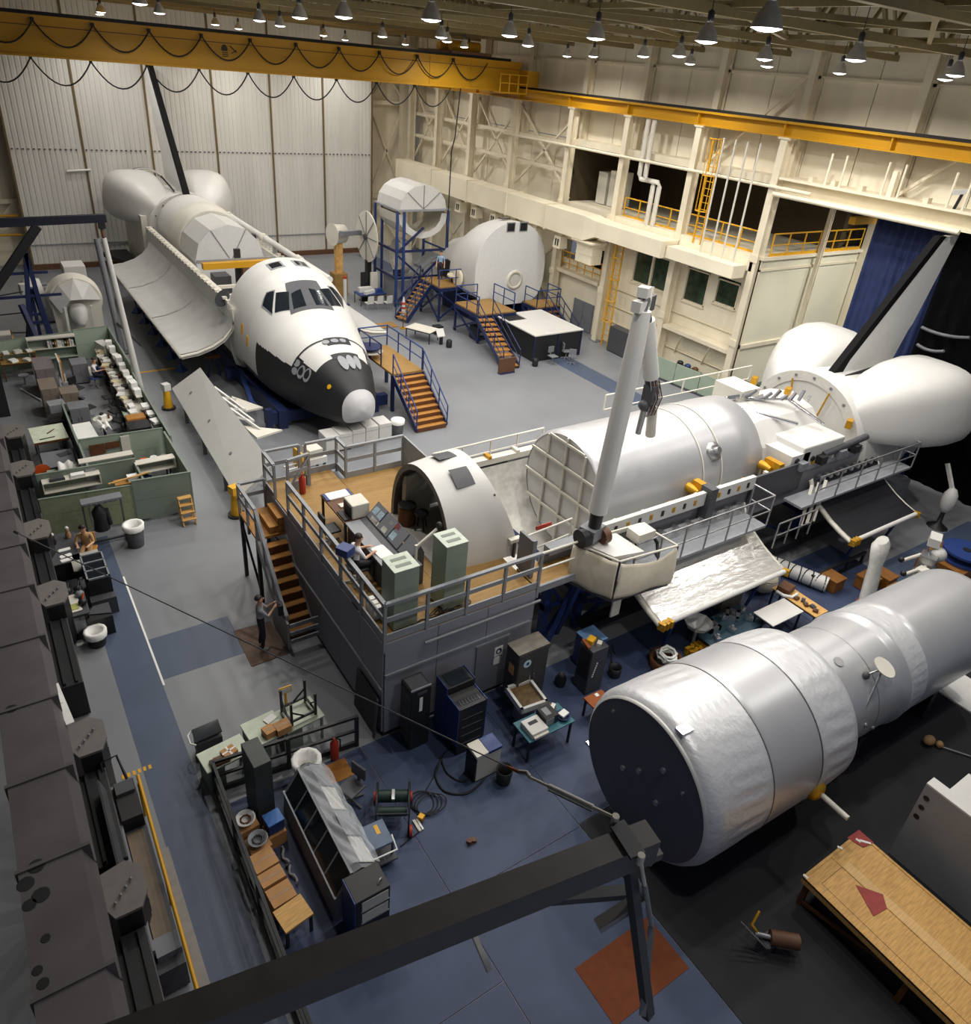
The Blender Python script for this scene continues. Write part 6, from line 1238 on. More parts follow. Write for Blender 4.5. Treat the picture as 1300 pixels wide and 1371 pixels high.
t = thing('grey_strut', 'thick grey strut standing behind the white pole', 'post', (5.4, 40, 0)); part('post', MB().tube((5.35, 40.0, .05), (5.1, 40.6, 5.6), .14, 8), GREY, t, W=True); part('foot', MB().bb(-.3, .3, -.3, .3, 0, .06), GREYD, t); part('side_arm', MB().beam((5.3, 40, 1.6), (6.2, 39.6, .4), .08), GREYD, t, W=True)
t = thing('wall_fluorescent', 'short white tube lamp fixed on the grey door by the jib beam', 'lamp', (6.9, 57.9, 3.6)); part('tube', MB().tube((6.2, 57.85, 6.2), (7.6, 57.85, 6.3), .07), PAPER, t, W=True); part('housing', MB().bb(6.2, 7.6, 57.88, 57.93, 6.2, 6.34), OFFW, t, W=True)
cp = thing('white_capsule', 'white pointed capsule model with a nose cone facing us behind the green cubicles', 'capsule', (3.95, 42.5, 0))
part('dome', MB().lathe([(1.32, 0), (1.3, .5), (1.2, .75)], (3.9, 43.4, 2.05), (0, -1, 0), 32), OFFW, cp, W=True)
front = [(2.75, 2.3), (3.25, 3.0), (3.95, 3.28), (4.65, 2.95), (5.05, 2.1), (5.0, .1), (2.85, .1)]
m = MB(); m.add([(x, 42.55, z) for x, z in front] + [(3.9 + (x - 3.9) * .98, 43.0, z) for x, z in front], [tuple(range(7)), tuple(range(7, 14))] + [(i, (i + 1) % 7, (i + 1) % 7 + 7, i + 7) for i in range(7)]); part('body', m, OFFW, cp, W=True)
m = MB(); m.add([(2.75, 42.5, 2.3), (3.25, 42.5, 3.0), (3.95, 42.5, 3.28), (4.65, 42.5, 2.95), (5.05, 42.5, 2.1), (4.15, 41.9, 2.35), (3.6, 41.9, 2.35), (3.1, 42.0, 1.7)], [(0, 1, 6, 7), (1, 2, 6), (2, 5, 6), (2, 3, 5), (3, 4, 5)]); part('hood', m, WHITE, cp, W=True)
part('nose_cone', MB().lathe([(.42, 0), (.45, .25), (.36, .7), (.18, 1.05), (.1, 1.1)], (3.9, 42.5, 1.75), (0, -.8, -.6), 20), WHITE, cp, W=True)
for x in (3.3, 4.5): part('leg', MB().bb(x - .06, x + .06, 41.9, 42.05, .05, 2.0), WHITE, cp, W=True)
af = thing('blue_a_frame', 'dark blue A frame tower left of the white capsule', 'frame', (1.7, 41, 0))
for a, b in (((1.35, 41, 0), (2.05, 41.0, 5.0)), ((2.35, 41, 0), (2.05, 41, 5)), ((1.3, 42, 0), (2.0, 41.6, 3.2)), ((2.5, 42, 0), (2.1, 41.6, 3.2)), ((1.4, 41, 2.6), (1.9, 40.2, .0))): part('leg', MB().beam(a, b, .2), NAVY, af, W=True)
for z, x0, x1 in ((.8, 1.45, 2.3), (1.6, 1.6, 2.2), (2.9, .2, 3.2), (4.0, .4, 2.8), (2.0, 1.6, 2.2)): part('cross_bar', MB().bb(x0, x1, 40.95, 41.05, z, z + .12), NAVY, af, W=True)
for k in range(4): part('guy_bar', MB().beam((-.5, 40.8, .6 + .8 * k), (1.6, 41, .2 + 1.0 * k), .05), BLACK, af, W=True)
for k, (x, y, sx, sy, sz, z) in enumerate(((4.35, 45.2, 1.0, 1.2, 2.6, 0), (4.5, 47.2, 1.1, 1.3, 2.9, 0), (3.0, 46.5, .9, .9, 2.0, 0))):
    t = thing('white_cabinet', ['nearer tall white cabinet behind the white capsule', 'farther tall white cabinet behind the white capsule', 'grey white box rig behind the white capsule'][k], 'cabinet', (x, y, z)); part('body', MB().bb(-sx / 2, sx / 2, -sy / 2, sy / 2, .08, sz), WHITE if k < 2 else GREYR, t, bevel=.04); part('base', MB().bb(-sx / 2 + .05, sx / 2 - .05, -sy / 2 + .05, sy / 2 - .05, 0, .08), GREYD, t)
    if k == 2: part('tube_light', MB().tube((.0, -.46, .6), (.0, -.46, 1.5), .1), WHITE, t); part('rail', MB().bb(-.7, .7, -.3, -.2, 2.0, 2.1), GREY, t)
t = thing('white_dish_rig', 'white curved hood on the blue frame left of the white capsule', 'hood', (2.1, 43, 0)); part('hood', MB().lathe([(.1, 0), (.5, .1), (.6, .5), (.4, .9)], (1.7, 43.3, 2.6), (1, 0, .2), 14), WHITE, t, W=True); part('box', MB().box((1.75, 42.6, 2.9), (.4, .4, .5), .2), WHITE, t, W=True); part('post', MB().bb(1.95, 2.1, 43.1, 43.3, 0, 2.3), NAVY, t, W=True)
t = thing('wooden_hutch', 'pale wooden shelf unit at the left edge above the cubicles', 'shelf', (.0, 40.2, 0))
for z in (.2, .9, 1.5): part('shelf_board', MB().bb(-.8, .75, 39.9, 40.5, z, z + .06), OFFW, t, W=True)
for x in (-.8, .7): part('side', MB().bb(x, x + .06, 39.9, 40.5, 0, 1.56), PLYF, t, W=True)
part('box', MB().bb(-.3, .3, 40, 40.4, .26, .7), BROWNS, t, W=True)
# ================================================================ GREEN OFFICE CUBICLES
partition('front green office partition with the wooden step ladder leaning against it', (2.75, 23.35), (4.55, 23.2), 1.6, GREEND, split=1)
partition('front green office partition behind the grey coat rack', (.1, 23.6), (2.72, 23.36), 1.45, mat('olive_panel', rgb(142, 150, 118), .6), split=2)
partition('green office partition at the right end of the front cubicles', (4.52, 23.25), (4.5, 26.6), 1.6, GREEN, split=2)
partition('second green partition row across the cubicles', (.2, 25.0), (3.15, 24.9), 1.6, GREEND, split=2)
partition('short green partition beside the black desk in the right cubicle', (3.15, 24.9), (3.15, 23.5), 1.4, GREEND, split=1)
partition('third green partition row with a pin board', (1.75, 27.1), (4.5, 26.95), 1.6, GREEN, split=2)
partition('dark partition along the left side of the third row', (1.72, 24.98), (1.72, 27.1), 1.5, GREYD, split=1)
partition('dark long partition between the drawing tables', (1.72, 27.2), (1.7, 31.5), 1.3, BLACK, split=2)
partition('long green partition along the right side of the work bench', (4.75, 26.9), (4.78, 33.8), 1.25, GREEND, split=3)
partition('far green partition along the right side of the work bench', (4.8, 33.9), (4.82, 39.6), 1.5, GREEN, split=3)
partition('far green partition across the back of the cubicles beside the capsule', (3.2, 39.4), (4.8, 39.6), 1.6, GREEN, split=1)
partition('far green partition behind the book shelf at the left', (-.2, 38.8), (3.1, 39.2), 1.6, GREEN, split=2)
bin_shelf('white topped overhead shelf on the front left green partition', 1.15, 24.95, 1.05, 1.7, 0, OFFW)
bin_shelf('white topped overhead shelf in the right front cubicle', 3.75, 25.0, 1.1, 1.3, .02, OFFW); 
bin_shelf('white topped overhead shelf in the second cubicle row', 2.35, 25.4, 1.15, 1.7, PI, OFFW)
bs = thing('book_shelf', 'white topped shelf unit with rows of binders at the far cubicle wall', 'shelf', (2.2, 38.6, 0))
part('top', MB().bb(-1.0, 1.0, -.2, .2, 1.62, 1.68), OFFW, bs); part('shelf_board', MB().bb(-1.0, 1.0, -.2, .2, 1.15, 1.19), OFFW, bs); part('shelf_board', MB().bb(-1.0, 1.0, -.25, .2, .68, .72), GREEN, bs); part('back', MB().bb(-1, 1, .17, .2, 0, 1.62), GREEND, bs)
for x in (-1.0, .97): part('side', MB().bb(x, x + .03, -.2, .2, 0, 1.62), GREEN, bs)
random.seed(5)
for k in range(11):
    w = random.uniform(.06, .1); x = -.15 + k * .1; h = random.uniform(.26, .34)
    t = thing('binder', 'upright binder on the white topped shelf unit, %s from the left' % ORD[k], 'binder', (2.2 + x, 38.55, 1.19), group='binders on the far shelf unit'); part('cover', MB().bb(-w / 2, w / 2, -.12, .12, 0, h), (PAPER, GREEN, BLACK, GOLD, PAPER)[k % 5], t); part('spine_label', MB().bb(-w / 3, w / 3, -.125, -.12, h * .5, h * .8), OFFW, t)
# clutter on far-left bench
t = table('long wooden bench against the far left green partition', .75, 38.2, 1.5, .7, .85, PLY, WOODB); part('upper_shelf', MB().bb(-.7, .7, .1, .35, 1.1, 1.14), PLY, t); part('upright', MB().bb(-.68, -.62, .1, .35, .85, 1.1), WOODB, t); part('upright', MB().bb(.62, .68, .1, .35, .85, 1.1), WOODB, t)
for k, (x, y, z, m, s) in enumerate(((.3, 38.4, 1.14, PAPER, .22), (.75, 38.4, 1.14, OFFW, .3), (1.2, 38.4, 1.14, PAPER, .2), (.5, 38.05, .85, PAPER, .3), (1.05, 38.0, .85, OFFW, .26))):
    papers(['white paper pile at the left end of the upper bench shelf', 'cream paper pile in the middle of the upper bench shelf', 'white paper pile at the right end of the upper bench shelf', 'white paper pile on the left of the wooden bench top', 'cream paper pile on the right of the wooden bench top'][k], x, y, z, s, s, .12, .2 * k, m)
one('white_stool', 'round white stool under the far left wooden bench', 'stool', MB().lathe([(.22, .45), (.22, .5)], n=14).tube((0, 0, 0), (0, 0, .45), .04).lathe([(.18, 0), (.18, .03)], n=12), GREYR, (.75, 37.2, 0))
cabinet('tall mauve grey cabinet in front of the white topped shelf unit', 1.55, 36.2, .75, 1.6, 1.3, mat('mauve_grey', rgb(124, 116, 118), .5))
cabinet('brown grey cabinet in the middle row of the cubicles', 1.45, 33.8, .62, 1.3, 1.25, mat('brown_grey', rgb(128, 116, 104), .5))
cabinet('shorter brown grey cabinet right of the middle row cabinet', 2.15, 33.3, .65, .8, 1.05, mat('brown_grey', rgb(128, 116, 104), .5))
cabinet('grey cabinet at the near end of the middle row', 2.25, 31.7, .7, .8, 1.0, GREY)
cabinet('grey double cabinet right of the orange notice board', 3.0, 36.9, .65, .9, .95, GREY)
t = thing('notice_board', 'orange brown notice board on a white frame beside the mauve cabinet', 'board', (2.2, 36.0, 0)); part('panel', MB().box((0, 0, 1.05), (.06, 1.1, .9)), mat('cork_orange', rgb(176, 118, 40), .8), t); part('frame', MB().box((-.06, 0, 1.05), (.06, 1.2, 1.0)), WHITE, t)
for s in (-1, 1): part('foot', MB().bb(-.15, .15, s * .5 - .03, s * .5 + .03, 0, .56), WHITE, t)
chair('dark chair beside the orange notice board', 2.6, 34.9, 0, .6); chair('dark chair right of the brown grey cabinets', 2.7, 32.6, 0, 2.0)
carton('clear topped box on the brown grey cabinet row', 1.55, 32.5, 0, .6, .6, .9, .1, GREYR); carton('black crate at the near end of the brown cabinet row', 1.5, 31.3, 0, .8, .9, .75, 0, BLACK)
one('trash_can', 'small cream bin beside the grey double cabinet', 'bin', MB().lathe([(.16, 0), (.19, .5), (.17, .5), (.14, .05)], n=12, cap=False).lathe([(.16, 0), (.16, .03)], n=12), OFFW, (3.45, 37.1, 0))
# person seated on a blue chair at the bench
ch = chair('blue swivel chair under the person at the long bench', 3.45, 35.9, 0, -PI / 2 + .3, BLUES, GREYR)
person('person in a white shirt and dark vest seated at the long bench, seen from behind', (3.5, 35.9, 0), PI / 2 - .3, SEATED, [SKIN, WSH, VEST, BLACK])
# long bench
lb = thing('work_bench', 'long white work bench cluttered with papers along the right cubicle side', 'bench', (4.3, 34.5, 0))
part('top', MB().bb(-.35, .35, -4.3, 4.3, .76, .8), OFFW, lb); part('edge', MB().bb(-.37, -.35, -4.3, 4.3, .74, .81), PLY, lb); part('back_shelf', MB().bb(.12, .36, -3.2, 4.2, 1.1, 1.14), OFFW, lb)
for y in (-4.2, -2.1, 0, 2.1, 4.2): part('trestle', MB().bb(-.3, .3, y - .03, y + .03, 0, .76), WOODB, lb); part('shelf_post', MB().bb(.3, .36, y - .03, y + .03, .8, 1.1), WOODB, lb)
random.seed(11)
spots = []
for k in range(16):
    y = 30.6 + k * .5; x = 4.1 + random.uniform(-.08, .1)
    papers('loose paper pile on the long cluttered bench, %s from its near end' % ORD[k], x, y, .8, random.uniform(.22, .34), random.uniform(.25, .4), random.uniform(.03, .14), random.uniform(-.4, .4), (PAPER, PAPER, OFFW, mat('cream_paper', rgb(230, 218, 178), .7))[k % 4], 3, group='paper piles on the long bench')
for k in range(9):
    y = 31.6 + k * .78; carton('white box on the back shelf of the long bench, %s from its near end' % ORD[k], 4.52, y, 1.14, .26, random.uniform(.3, .5), random.uniform(.15, .34), random.uniform(-.1, .1), PAPER, group='white boxes on the bench shelf')
for k in range(5):
    y = 31.9 + 1.35 * k; t = thing('bench_instrument', 'small dark instrument among the bench papers, %s from the near end' % ORD[k], 'instrument', (4.3, y, .8), .3 * k, group='dark instruments on the long bench'); part('case', MB().bb(-.1, .1, -.12, .12, 0, .16), (BLACK, GREYD, BROWNS)[k % 3], t); part('dial', MB().bb(-.105, -.1, -.06, .06, .04, .12), OFFW, t)
carton('white roll carton lying over the far end of the long bench', 4.35, 38.4, .8, .4, 1.1, .35, .25, WHITE)
for k, y in enumerate((33.4, 31.8, 30.8)): chair('dark chair pushed under the long cluttered bench, %s from its far end' % ORD[k], 3.6, y, 0, -1.4 + .2 * k, group='dark chairs at the long bench')
drawers('brown wooden drawers at the near end of the long bench', 4.05, 29.75, .7, .5, 1.0, WOODT); t = table('pale green table top at the near end of the long bench', 4.1, 30.6, .75, 1.1, .78, GREEN)
for k, (x, y, h) in enumerate(((3.85, 28.7, 1.1), (4.15, 28.9, 1.0), (3.8, 27.8, .95))):
    cabinet(['black cabinet with a white strip right of the drawing tables', 'black cabinet by the right partition with grey top', 'black low cabinet before the third partition row'][k], x, y, .5, .75, h, BLACK)
for k, (x, y) in enumerate(((4.6, 30.4), (4.62, 29.6), (4.62, 28.8))): papers('stacked papers on the narrow black partition shelf, %s from its far end' % ORD[k], x, y, 1.02, .3, .45, .12, .1 * k, group='papers along the right partition'); 
t = thing('partition_shelf', 'narrow black shelf along the inside of the right partition', 'shelf', (4.6, 29.5, 0)); part('board', MB().bb(-.14, .14, -1.2, 1.3, .98, 1.02), BLACK, t); part('support', MB().bb(-.1, .1, -1.1, -1.05, 0, .98), BLACK, t); part('support', MB().bb(-.1, .1, 1.1, 1.15, 0, .98), BLACK, t)
t = thing('brown_bag', 'round brown bag beside the black cabinet right of the drawing tables', 'bag', (4.2, 27.6, .0)); part('sack', MB().ball((0, 0, .7), .22, 10), GOLD, t); part('stool', MB().lathe([(.18, .44), (.18, .48)], n=10).tube((0, 0, 0), (0, 0, .44), .04), BLACK, t)
# drawing tables
def drafting(label, x, y, sx, sy, h, rz, top, tilt=.12):
    t = thing('drawing_table', label, 'table', (x, y, 0), rz)
    part('board', MB().slab([(-sx / 2, -sy / 2, h), (sx / 2, -sy / 2, h), (sx / 2, sy / 2, h + tilt), (-sx / 2, sy / 2, h + tilt)], (0, 0, -1), .05), top, t); part('frame', MB().bb(-sx / 2, sx / 2, -sy / 2 - .03, -sy / 2, h - .06, h + .02), WOODB, t)
    legs(t, (-sx / 2 + .1, sx / 2 - .1), (-sy / 2 + .1, sy / 2 - .1), h - .05, GREYD); part('rule', MB().box((.1, .1, h + tilt * .65), (.05, .4, .02), -.8), WOODB, t); part('rule', MB().box((-.1, -sy * .3, h + tilt * .3), (.5, .04, .02), .1), BLACK, t); return t
drafting('pale green drawing table with a brown set square at the left cubicle edge', .95, 29.4, 1.15, 1.2, .95, .05, mat('drawing_board', rgb(206, 212, 190), .6))
table('dark grey desk covered with grey papers below the pale drawing table', 1.05, 27.7, 1.1, 1.3, .75, GREY, BLACK); papers('grey sheets on the dark grey desk below the drawing table', 1.25, 27.95, .75, .4, .3, .02, .3, GREYD)
table('white drawing desk right of the dark long partition', 2.15, 29.6, .7, 1.5, .8, PAPER, GREYD, .05); t = thing('hanging_plans', 'white paper plans hanging over the end of the white drawing desk', 'paper', (2.6, 29.4, .82)); part('sheet', MB().grid(lambda u, v: Vector((.1 * math.sin(4 * v) + .25 * u, -.35 + .7 * v, .25 * math.sin(PI * u) + .06 * math.sin(9 * v))), 5, 8), PAPER, t); part('sheet', MB().grid(lambda u, v: Vector((.2 + .25 * u, -.45 + .6 * v, .1 + .2 * math.sin(PI * u))), 5, 5), PAPER, t)
t = thing('round_work_table', 'small round table with white parts right of the white drawing desk', 'table', (2.95, 30.6, 0)); part('top', MB().lathe([(.36, .7), (.36, .74)], n=16), OFFW, t); part('pedestal', MB().tube((0, 0, 0), (0, 0, .7), .05), BLACK, t); part('white_part', MB().box((.05, 0, .8), (.3, .2, .12), .4), PAPER, t); part('dark_part', MB().box((.0, .1, .9), (.12, .1, .08), .8), BLACK, t); part('brown_part', MB().bb(.2, .26, -.1, .1, .74, .9), WOODB, t)
t = thing('white_plans', 'pleated white plans on the green desk in the left cubicle', 'paper', (1.15, 26.6, .75)); part('plan', MB().grid(lambda u, v: Vector((-.25 + .5 * u, -.4 + .8 * v, .12 + .06 * math.sin(11 * u) + .25 * (1 - abs(2 * v - 1)))), 12, 5), PAPER, t)
table('green desk with plans and orange folders in the left cubicle', 1.1, 26.4, 1.1, 1.0, .75, GREEN, GREYD)
for k, y in enumerate((26.75, 26.3)): papers(['white sheets on an orange folder at the upper side of the green desk', 'white sheets on an orange folder at the lower side of the green desk'][k], 1.5, y, .75, .3, .36, .04, .1); one('orange_folder', ['orange folder under the upper white sheets', 'orange folder under the lower white sheets'][k], 'folder', MB().bb(-.2, .2, -.24, .24, 0, .006).bb(-.2, -.17, -.24, .24, .006, .01), YELR, (1.62, y - .03, .751))
t = thing('orange_chair', 'orange red chair at the left edge of the green desk', 'chair', (.45, 26.7, 0), .3); part('backrest', MB().lathe([(.3, 0), (.28, .05)], (0, .18, .75), (0, 1, .2), 16), ORNG, t); part('seat', MB().lathe([(.26, .44), (.24, .5)], n=14), ORNG, t); part('stem', MB().tube((0, 0, .05), (0, 0, .44), .04), BLACK, t); part('base', MB().lathe([(.25, 0), (.1, .05)], n=10), BLACK, t); part('back_bar', MB().bb(-.03, .03, .18, .22, .45, .7), BLACK, t)
# second row cubicle contents
t = table('grey desk with office machines in the second row cubicle', 2.45, 26.3, 1.3, .9, .74, GREYR, GREYD)
t = thing('typewriter', 'white office machine with black keys on the second row desk', 'machine', (2.75, 26.25, .74)); part('body', MB().bb(-.3, .3, -.15, .2, 0, .16), WHITE, t, bevel=.02); part('keys', MB().bb(-.28, .28, -.3, -.15, 0, .07), BLACK, t); part('roller', MB().tube((-.32, .08, .2), (.32, .08, .2), .045), GREY, t)
t = thing('telephone', 'white telephone beside the office machine on the second row desk', 'telephone', (3.2, 26.4, .74)); part('base', MB().bb(-.09, .09, -.1, .1, 0, .07), WHITE, t); part('handset', MB().bb(-.1, .1, -.03, .03, .07, .11), WHITE, t); part('dial', MB().lathe([(.05, .07), (.05, .08)], n=10), BLACK, t)
one('pin_board', 'brown pin board with grey sheets on the third partition row', 'board', MB().bb(0, .5, -.06, -.03, 0, .4).bb(.52, 1.0, -.05, -.03, .15, .4), WOODB, (2.0, 26.98, 1.0)); one('wall_sheets', 'grey paper sheets pinned on the third partition row at left', 'paper', MB().bb(0, .22, -.05, -.03, 0, .3).bb(.25, .47, -.05, -.03, .08, .38), GREYR, (1.8, 27.0, .9)); one('wall_planner', 'tall white planner sheet hung on the green partition', 'paper', MB().bb(0, .3, -.06, -.03, 0, 1.0).bb(.02, .28, -.065, -.06, .8, .98), OFFW, (3.05, 26.99, .55))
one('wall_planner', 'tall grey planner sheet hung on the second partition row', 'paper', MB().bb(0, .3, -.06, -.03, 0, 1.0).bb(.02, .28, -.065, -.06, .8, .98), GREYR, (1.6, 24.95, .55))
table('black desk in the right cubicle with white papers', 3.85, 25.9, 1.1, .8, .74, BLACK, BLACK); papers('white printout on the black desk in the right cubicle', 3.7, 25.95, .74, .3, .7, .03); 
for k, (x, y, m) in enumerate(((3.6, 26.15, ORNG), (3.95, 26.2, PAPER), (4.28, 26.15, OFFW), (4.2, 25.8, PAPER), (4.1, 26.0, ORNG))):
    t = thing('desk_item', ['orange jar by the left side of the right cubicle desk', 'white pot of stationery on the right cubicle desk', 'cream bowl on the right cubicle desk by the partition', 'white bowl at the near side of the right cubicle desk', 'small orange box among the white pots on the right cubicle desk'][k], 'pot', (x, y, .74)); part('body', MB().lathe([(.08, 0), (.12, .1), (.11, .14)], n=10), m, t); part('rim', MB().lathe([(.12, .14), (.12, .155)], n=10), m, t)
chair('navy swivel chair in the right cubicle', 3.4, 25.6, 0, -.9, NAVY)
t = table('brown desk in the front right cubicle', 3.7, 24.3, 1.0, .9, .74, WOODB, BLACK); t = thing('white_bag', 'crumpled white plastic bag on the brown desk in the front right cubicle', 'bag', (4.0, 23.9, .74)); part('bag', MB().ball((0, 0, .15), .24, 10, (1.2, .9, .6)), PAPER, t); part('knot', MB().ball((.05, 0, .3), .07, 6), PAPER, t)
papers('white papers on the left of the brown desk in the front right cubicle', 3.4, 23.85, .74, .35, .2, .03)
table('green topped desk in the front left cubicle', 1.0, 24.3, 1.5, .7, .74, GREEND, GREYD); papers('white papers on the front left cubicle desk', 1.35, 24.0, .74, .4, .25, .06); 
t = thing('white_box_lamp', 'white box with a brown end in the front left cubicle', 'box', (.5, 24.05, .74), .6); part('box', MB().bb(-.3, .3, -.12, .12, 0, .14), PAPER, t); part('end', MB().bb(-.34, -.3, -.12, .12, 0, .14), WOODB, t)
t = thing('letter_rack', 'stack of letter trays with coloured files in the front middle cubicle', 'tray', (2.75, 24.3, 0)); 
for k in range(4): part('tray', MB().bb(-.4, .35, -.2, .2, .7 + .14 * k, .73 + .14 * k), (GREYR, GREY, GREEN, WOODT)[k], t)
part('tray_end', MB().bb(-.42, -.4, -.2, .2, 0, 1.15), GREY, t); part('tray_end', MB().bb(.35, .37, -.2, .2, 0, 1.15), GREY, t); part('white_case', MB().bb(0, .34, -.15, .15, 1.15, 1.3), PAPER, t)
one('wood_strip', 'long wooden strip laid across the front middle cubicle', 'strip', MB().beam((0, 0, 0), (1.3, .25, .02), .06, .04).beam((.1, -.02, .02), (.4, .03, .03), .05, .03), PLYF, (2.1, 23.7, 1.48))
for k in range(2): t = thing('shelf_tray', ['grey tray on the left overhead shelf', 'pale papers on the left overhead shelf'][k], 'tray', (.75 + .6 * k, 24.75, 1.44)); part('tray', MB().bb(-.2, .2, -.12, .12, 0, .08), (GREYD, PAPER)[k], t); part('lip', MB().bb(-.22, .22, -.13, -.12, 0, .1), (GREYD, PAPER)[k], t)
# in front of the cubicles
t = thing('coat_rack', 'grey wheeled coat rack before the green partitions', 'rack', (1.75, 22.6, 0))
part('shelf', MB().bb(-.6, .55, -.18, .18, 1.58, 1.64), GREY, t); part('hanging_bar', MB().tube((-.58, 0, 1.45), (.53, 0, 1.45), .02), STEEL, t)
for x in (-.58, .5): part('post', MB().bb(x - .02, x + .03, -.03, .03, .06, 1.58), GREYD, t); part('foot', MB().bb(x - .03, x + .04, -.28, .28, .05, .1), GREYD, t)
part('base_bar', MB().bb(-.55, .48, -.03, .03, .08, .14), GREYD, t)
for x in (-.55, .5):
    for y in (-.25, .25): part('caster', MB().tube((x - .02, y, .03), (x + .02, y, .03), .03, 8), BLACK, t)
for k in range(7): part('peg', MB().bb(-.5 + .15 * k, -.47 + .15 * k, -.2, -.18, 1.56, 1.6), STEEL, t)
t = thing('hanging_coat', 'dark coat hanging on the grey coat rack', 'coat', (1.75, 22.6, .55)); part('coat', MB().lathe([(.24, 0), (.2, .35), (.22, .65), (.08, .86)], (-.15, 0, 0), (0, 0, 1), 12), BLACK, t); part('sleeve', MB().tube((.05, -.02, .7), (.1, -.05, .12), .07, 8), BLACK, t); part('hanger', MB().path([(-.15, 0, .86), (-.15, 0, .9)], .012), STEEL, t)
bin_('grey trash bin with white liner before the front green partition', 2.42, 22.05, .78, .3)
t = thing('step_ladder', 'small wooden step ladder at the right end of the front partition', 'ladder', (4.2, 22.75, 0))
for x in (-.2, .2): part('stile', MB().beam((x, -.28, 0), (x, .12, .9), .04, .09), PLYF, t); part('back_leg', MB().beam((x, .3, 0), (x, .14, .86), .03, .05), PLYF, t)
for k in range(4): part('step', MB().bb(-.22, .22, -.3 + .11 * k, -.1 + .11 * k, .2 + .22 * k, .23 + .22 * k), PLYF, t)
t = table('dark desk with white papers at the left in front of the cubicles', .4, 21.7, .75, 1.7, .74, GREYD, BLACK); part('modesty_panel', MB().bb(-.35, .35, -.82, -.79, .1, .7), BLACK, t)
for k, y in enumerate((21.55, 21.2, 20.98)): papers(['white papers at the far end of the dark desk', 'white slips in the middle of the dark desk', 'white papers at the near end of the dark desk'][k], .42, y, .74, .3, .14, .02, .1)
for k, (x, y, m) in enumerate(((.2, 22.0, BLACK), (.62, 22.2, TANJ))): t = thing('desk_object', ['small dark figure on the far end of the dark desk', 'tan bottle on the far end of the dark desk'][k], 'object', (x, y, .74)); part('body', MB().lathe([(.07, 0), (.09, .1), (.05, .2), (.06, .3)], n=10), m, t); part('top', MB().ball((0, 0, .34), .06, 8), WHITE, t)
chair('brown chair under the person in the tan jacket', 1.05, 21.7, 0, -.3, WOODT, BLACK)
person('person with dark hair in a tan jacket seated beside the dark desk', (1.02, 21.68, 0), -.3, SEATED, [SKIN, TANJ, TANJ, BLACK])
table('pale square table between the dark desk and the display case', .88, 20.75, .75, .9, .74, mat('pale_grey_top', rgb(170, 170, 162), .5), GREYD)
t = thing('display_case', 'black cabinet with a white framed three pane glass top', 'case', (1.02, 19.85, 0)); part('body', MB().bb(-.3, .3, -.7, .6, 0, 1.08), BLACK, t, bevel=.01); part('front_ledge', MB().bb(-.32, .32, -.98, -.7, 0, .55), GREYD, t)
for k in range(3): part('pane', MB().bb(-.26, .26, -.66 + .42 * k, -.28 + .42 * k, 1.08, 1.1), GLASSD, t)
for x in (-.29, .25): part('frame_bar', MB().bb(x, x + .04, -.7, .6, 1.08, 1.13), GREYR, t)
for k in range(4): part('frame_bar', MB().bb(-.29, .29, -.7 + .42 * k, -.66 + .42 * k, 1.08, 1.13), GREYR, t)
t = table('narrow bench with pale green papers left of the black display case', .35, 18.75, .5, 1.2, .8, GREYD, BLACK); papers('white and green papers on the narrow bench', .25, 18.7, .8, .3, .8, .03, 0, OFFW); one('green_pad', 'yellow green pad on the narrow bench', 'pad', MB().bb(-.1, .1, -.12, .12, 0, .02).bb(-.1, .1, .1, .12, .02, .025), mat('yellow_green', rgb(168, 172, 96), .7), (.28, 18.5, .83))
for k, (x, y) in enumerate(((.22, 19.2), (.48, 19.2), (.48, 18.95), (.5, 18.55))):
    t = thing('bench_tool', ['black helmet shaped tool at the far end of the narrow bench', 'black upright tool at the far end of the narrow bench', 'grey metal tool bundle on the narrow bench', 'dark tool with an orange tip on the narrow bench'][k], 'tool', (x, y, .8)); part('body', MB().ball((0, 0, .1), .12, 8, (1, 1, .8)), BLACK if k != 2 else GREY, t); part('handle', MB().tube((0, 0, .15), (.06, .1, .3), .025), GREYD if k != 3 else ORNG, t)
t = thing('low_cabinet', 'low dark cabinet at the near end of the black display case', 'cabinet', (.82, 18.3, 0)); part('body', MB().bb(-.35, .28, -.3, .3, 0, .6), BLACK, t); part('lid', MB().slab([(-.3, .0, .61), (.28, -.2, .61), (.28, .3, .61), (-.1, .3, .61)], (0, 0, 1), .02), GREYD, t)
bin_('dark round bin with a crumpled bag beside the low dark cabinet', .6, 17.75, .45, .26, BLACK)
one('stick', 'thin white stick leaning in the aisle at the far left cubicle', 'stick', MB().tube((0, 0, .05), (.6, -1.6, .05), .03).tube((-.05, .1, .05), (0, 0, .05), .05), WHITE, (.55, 36.6, 0))
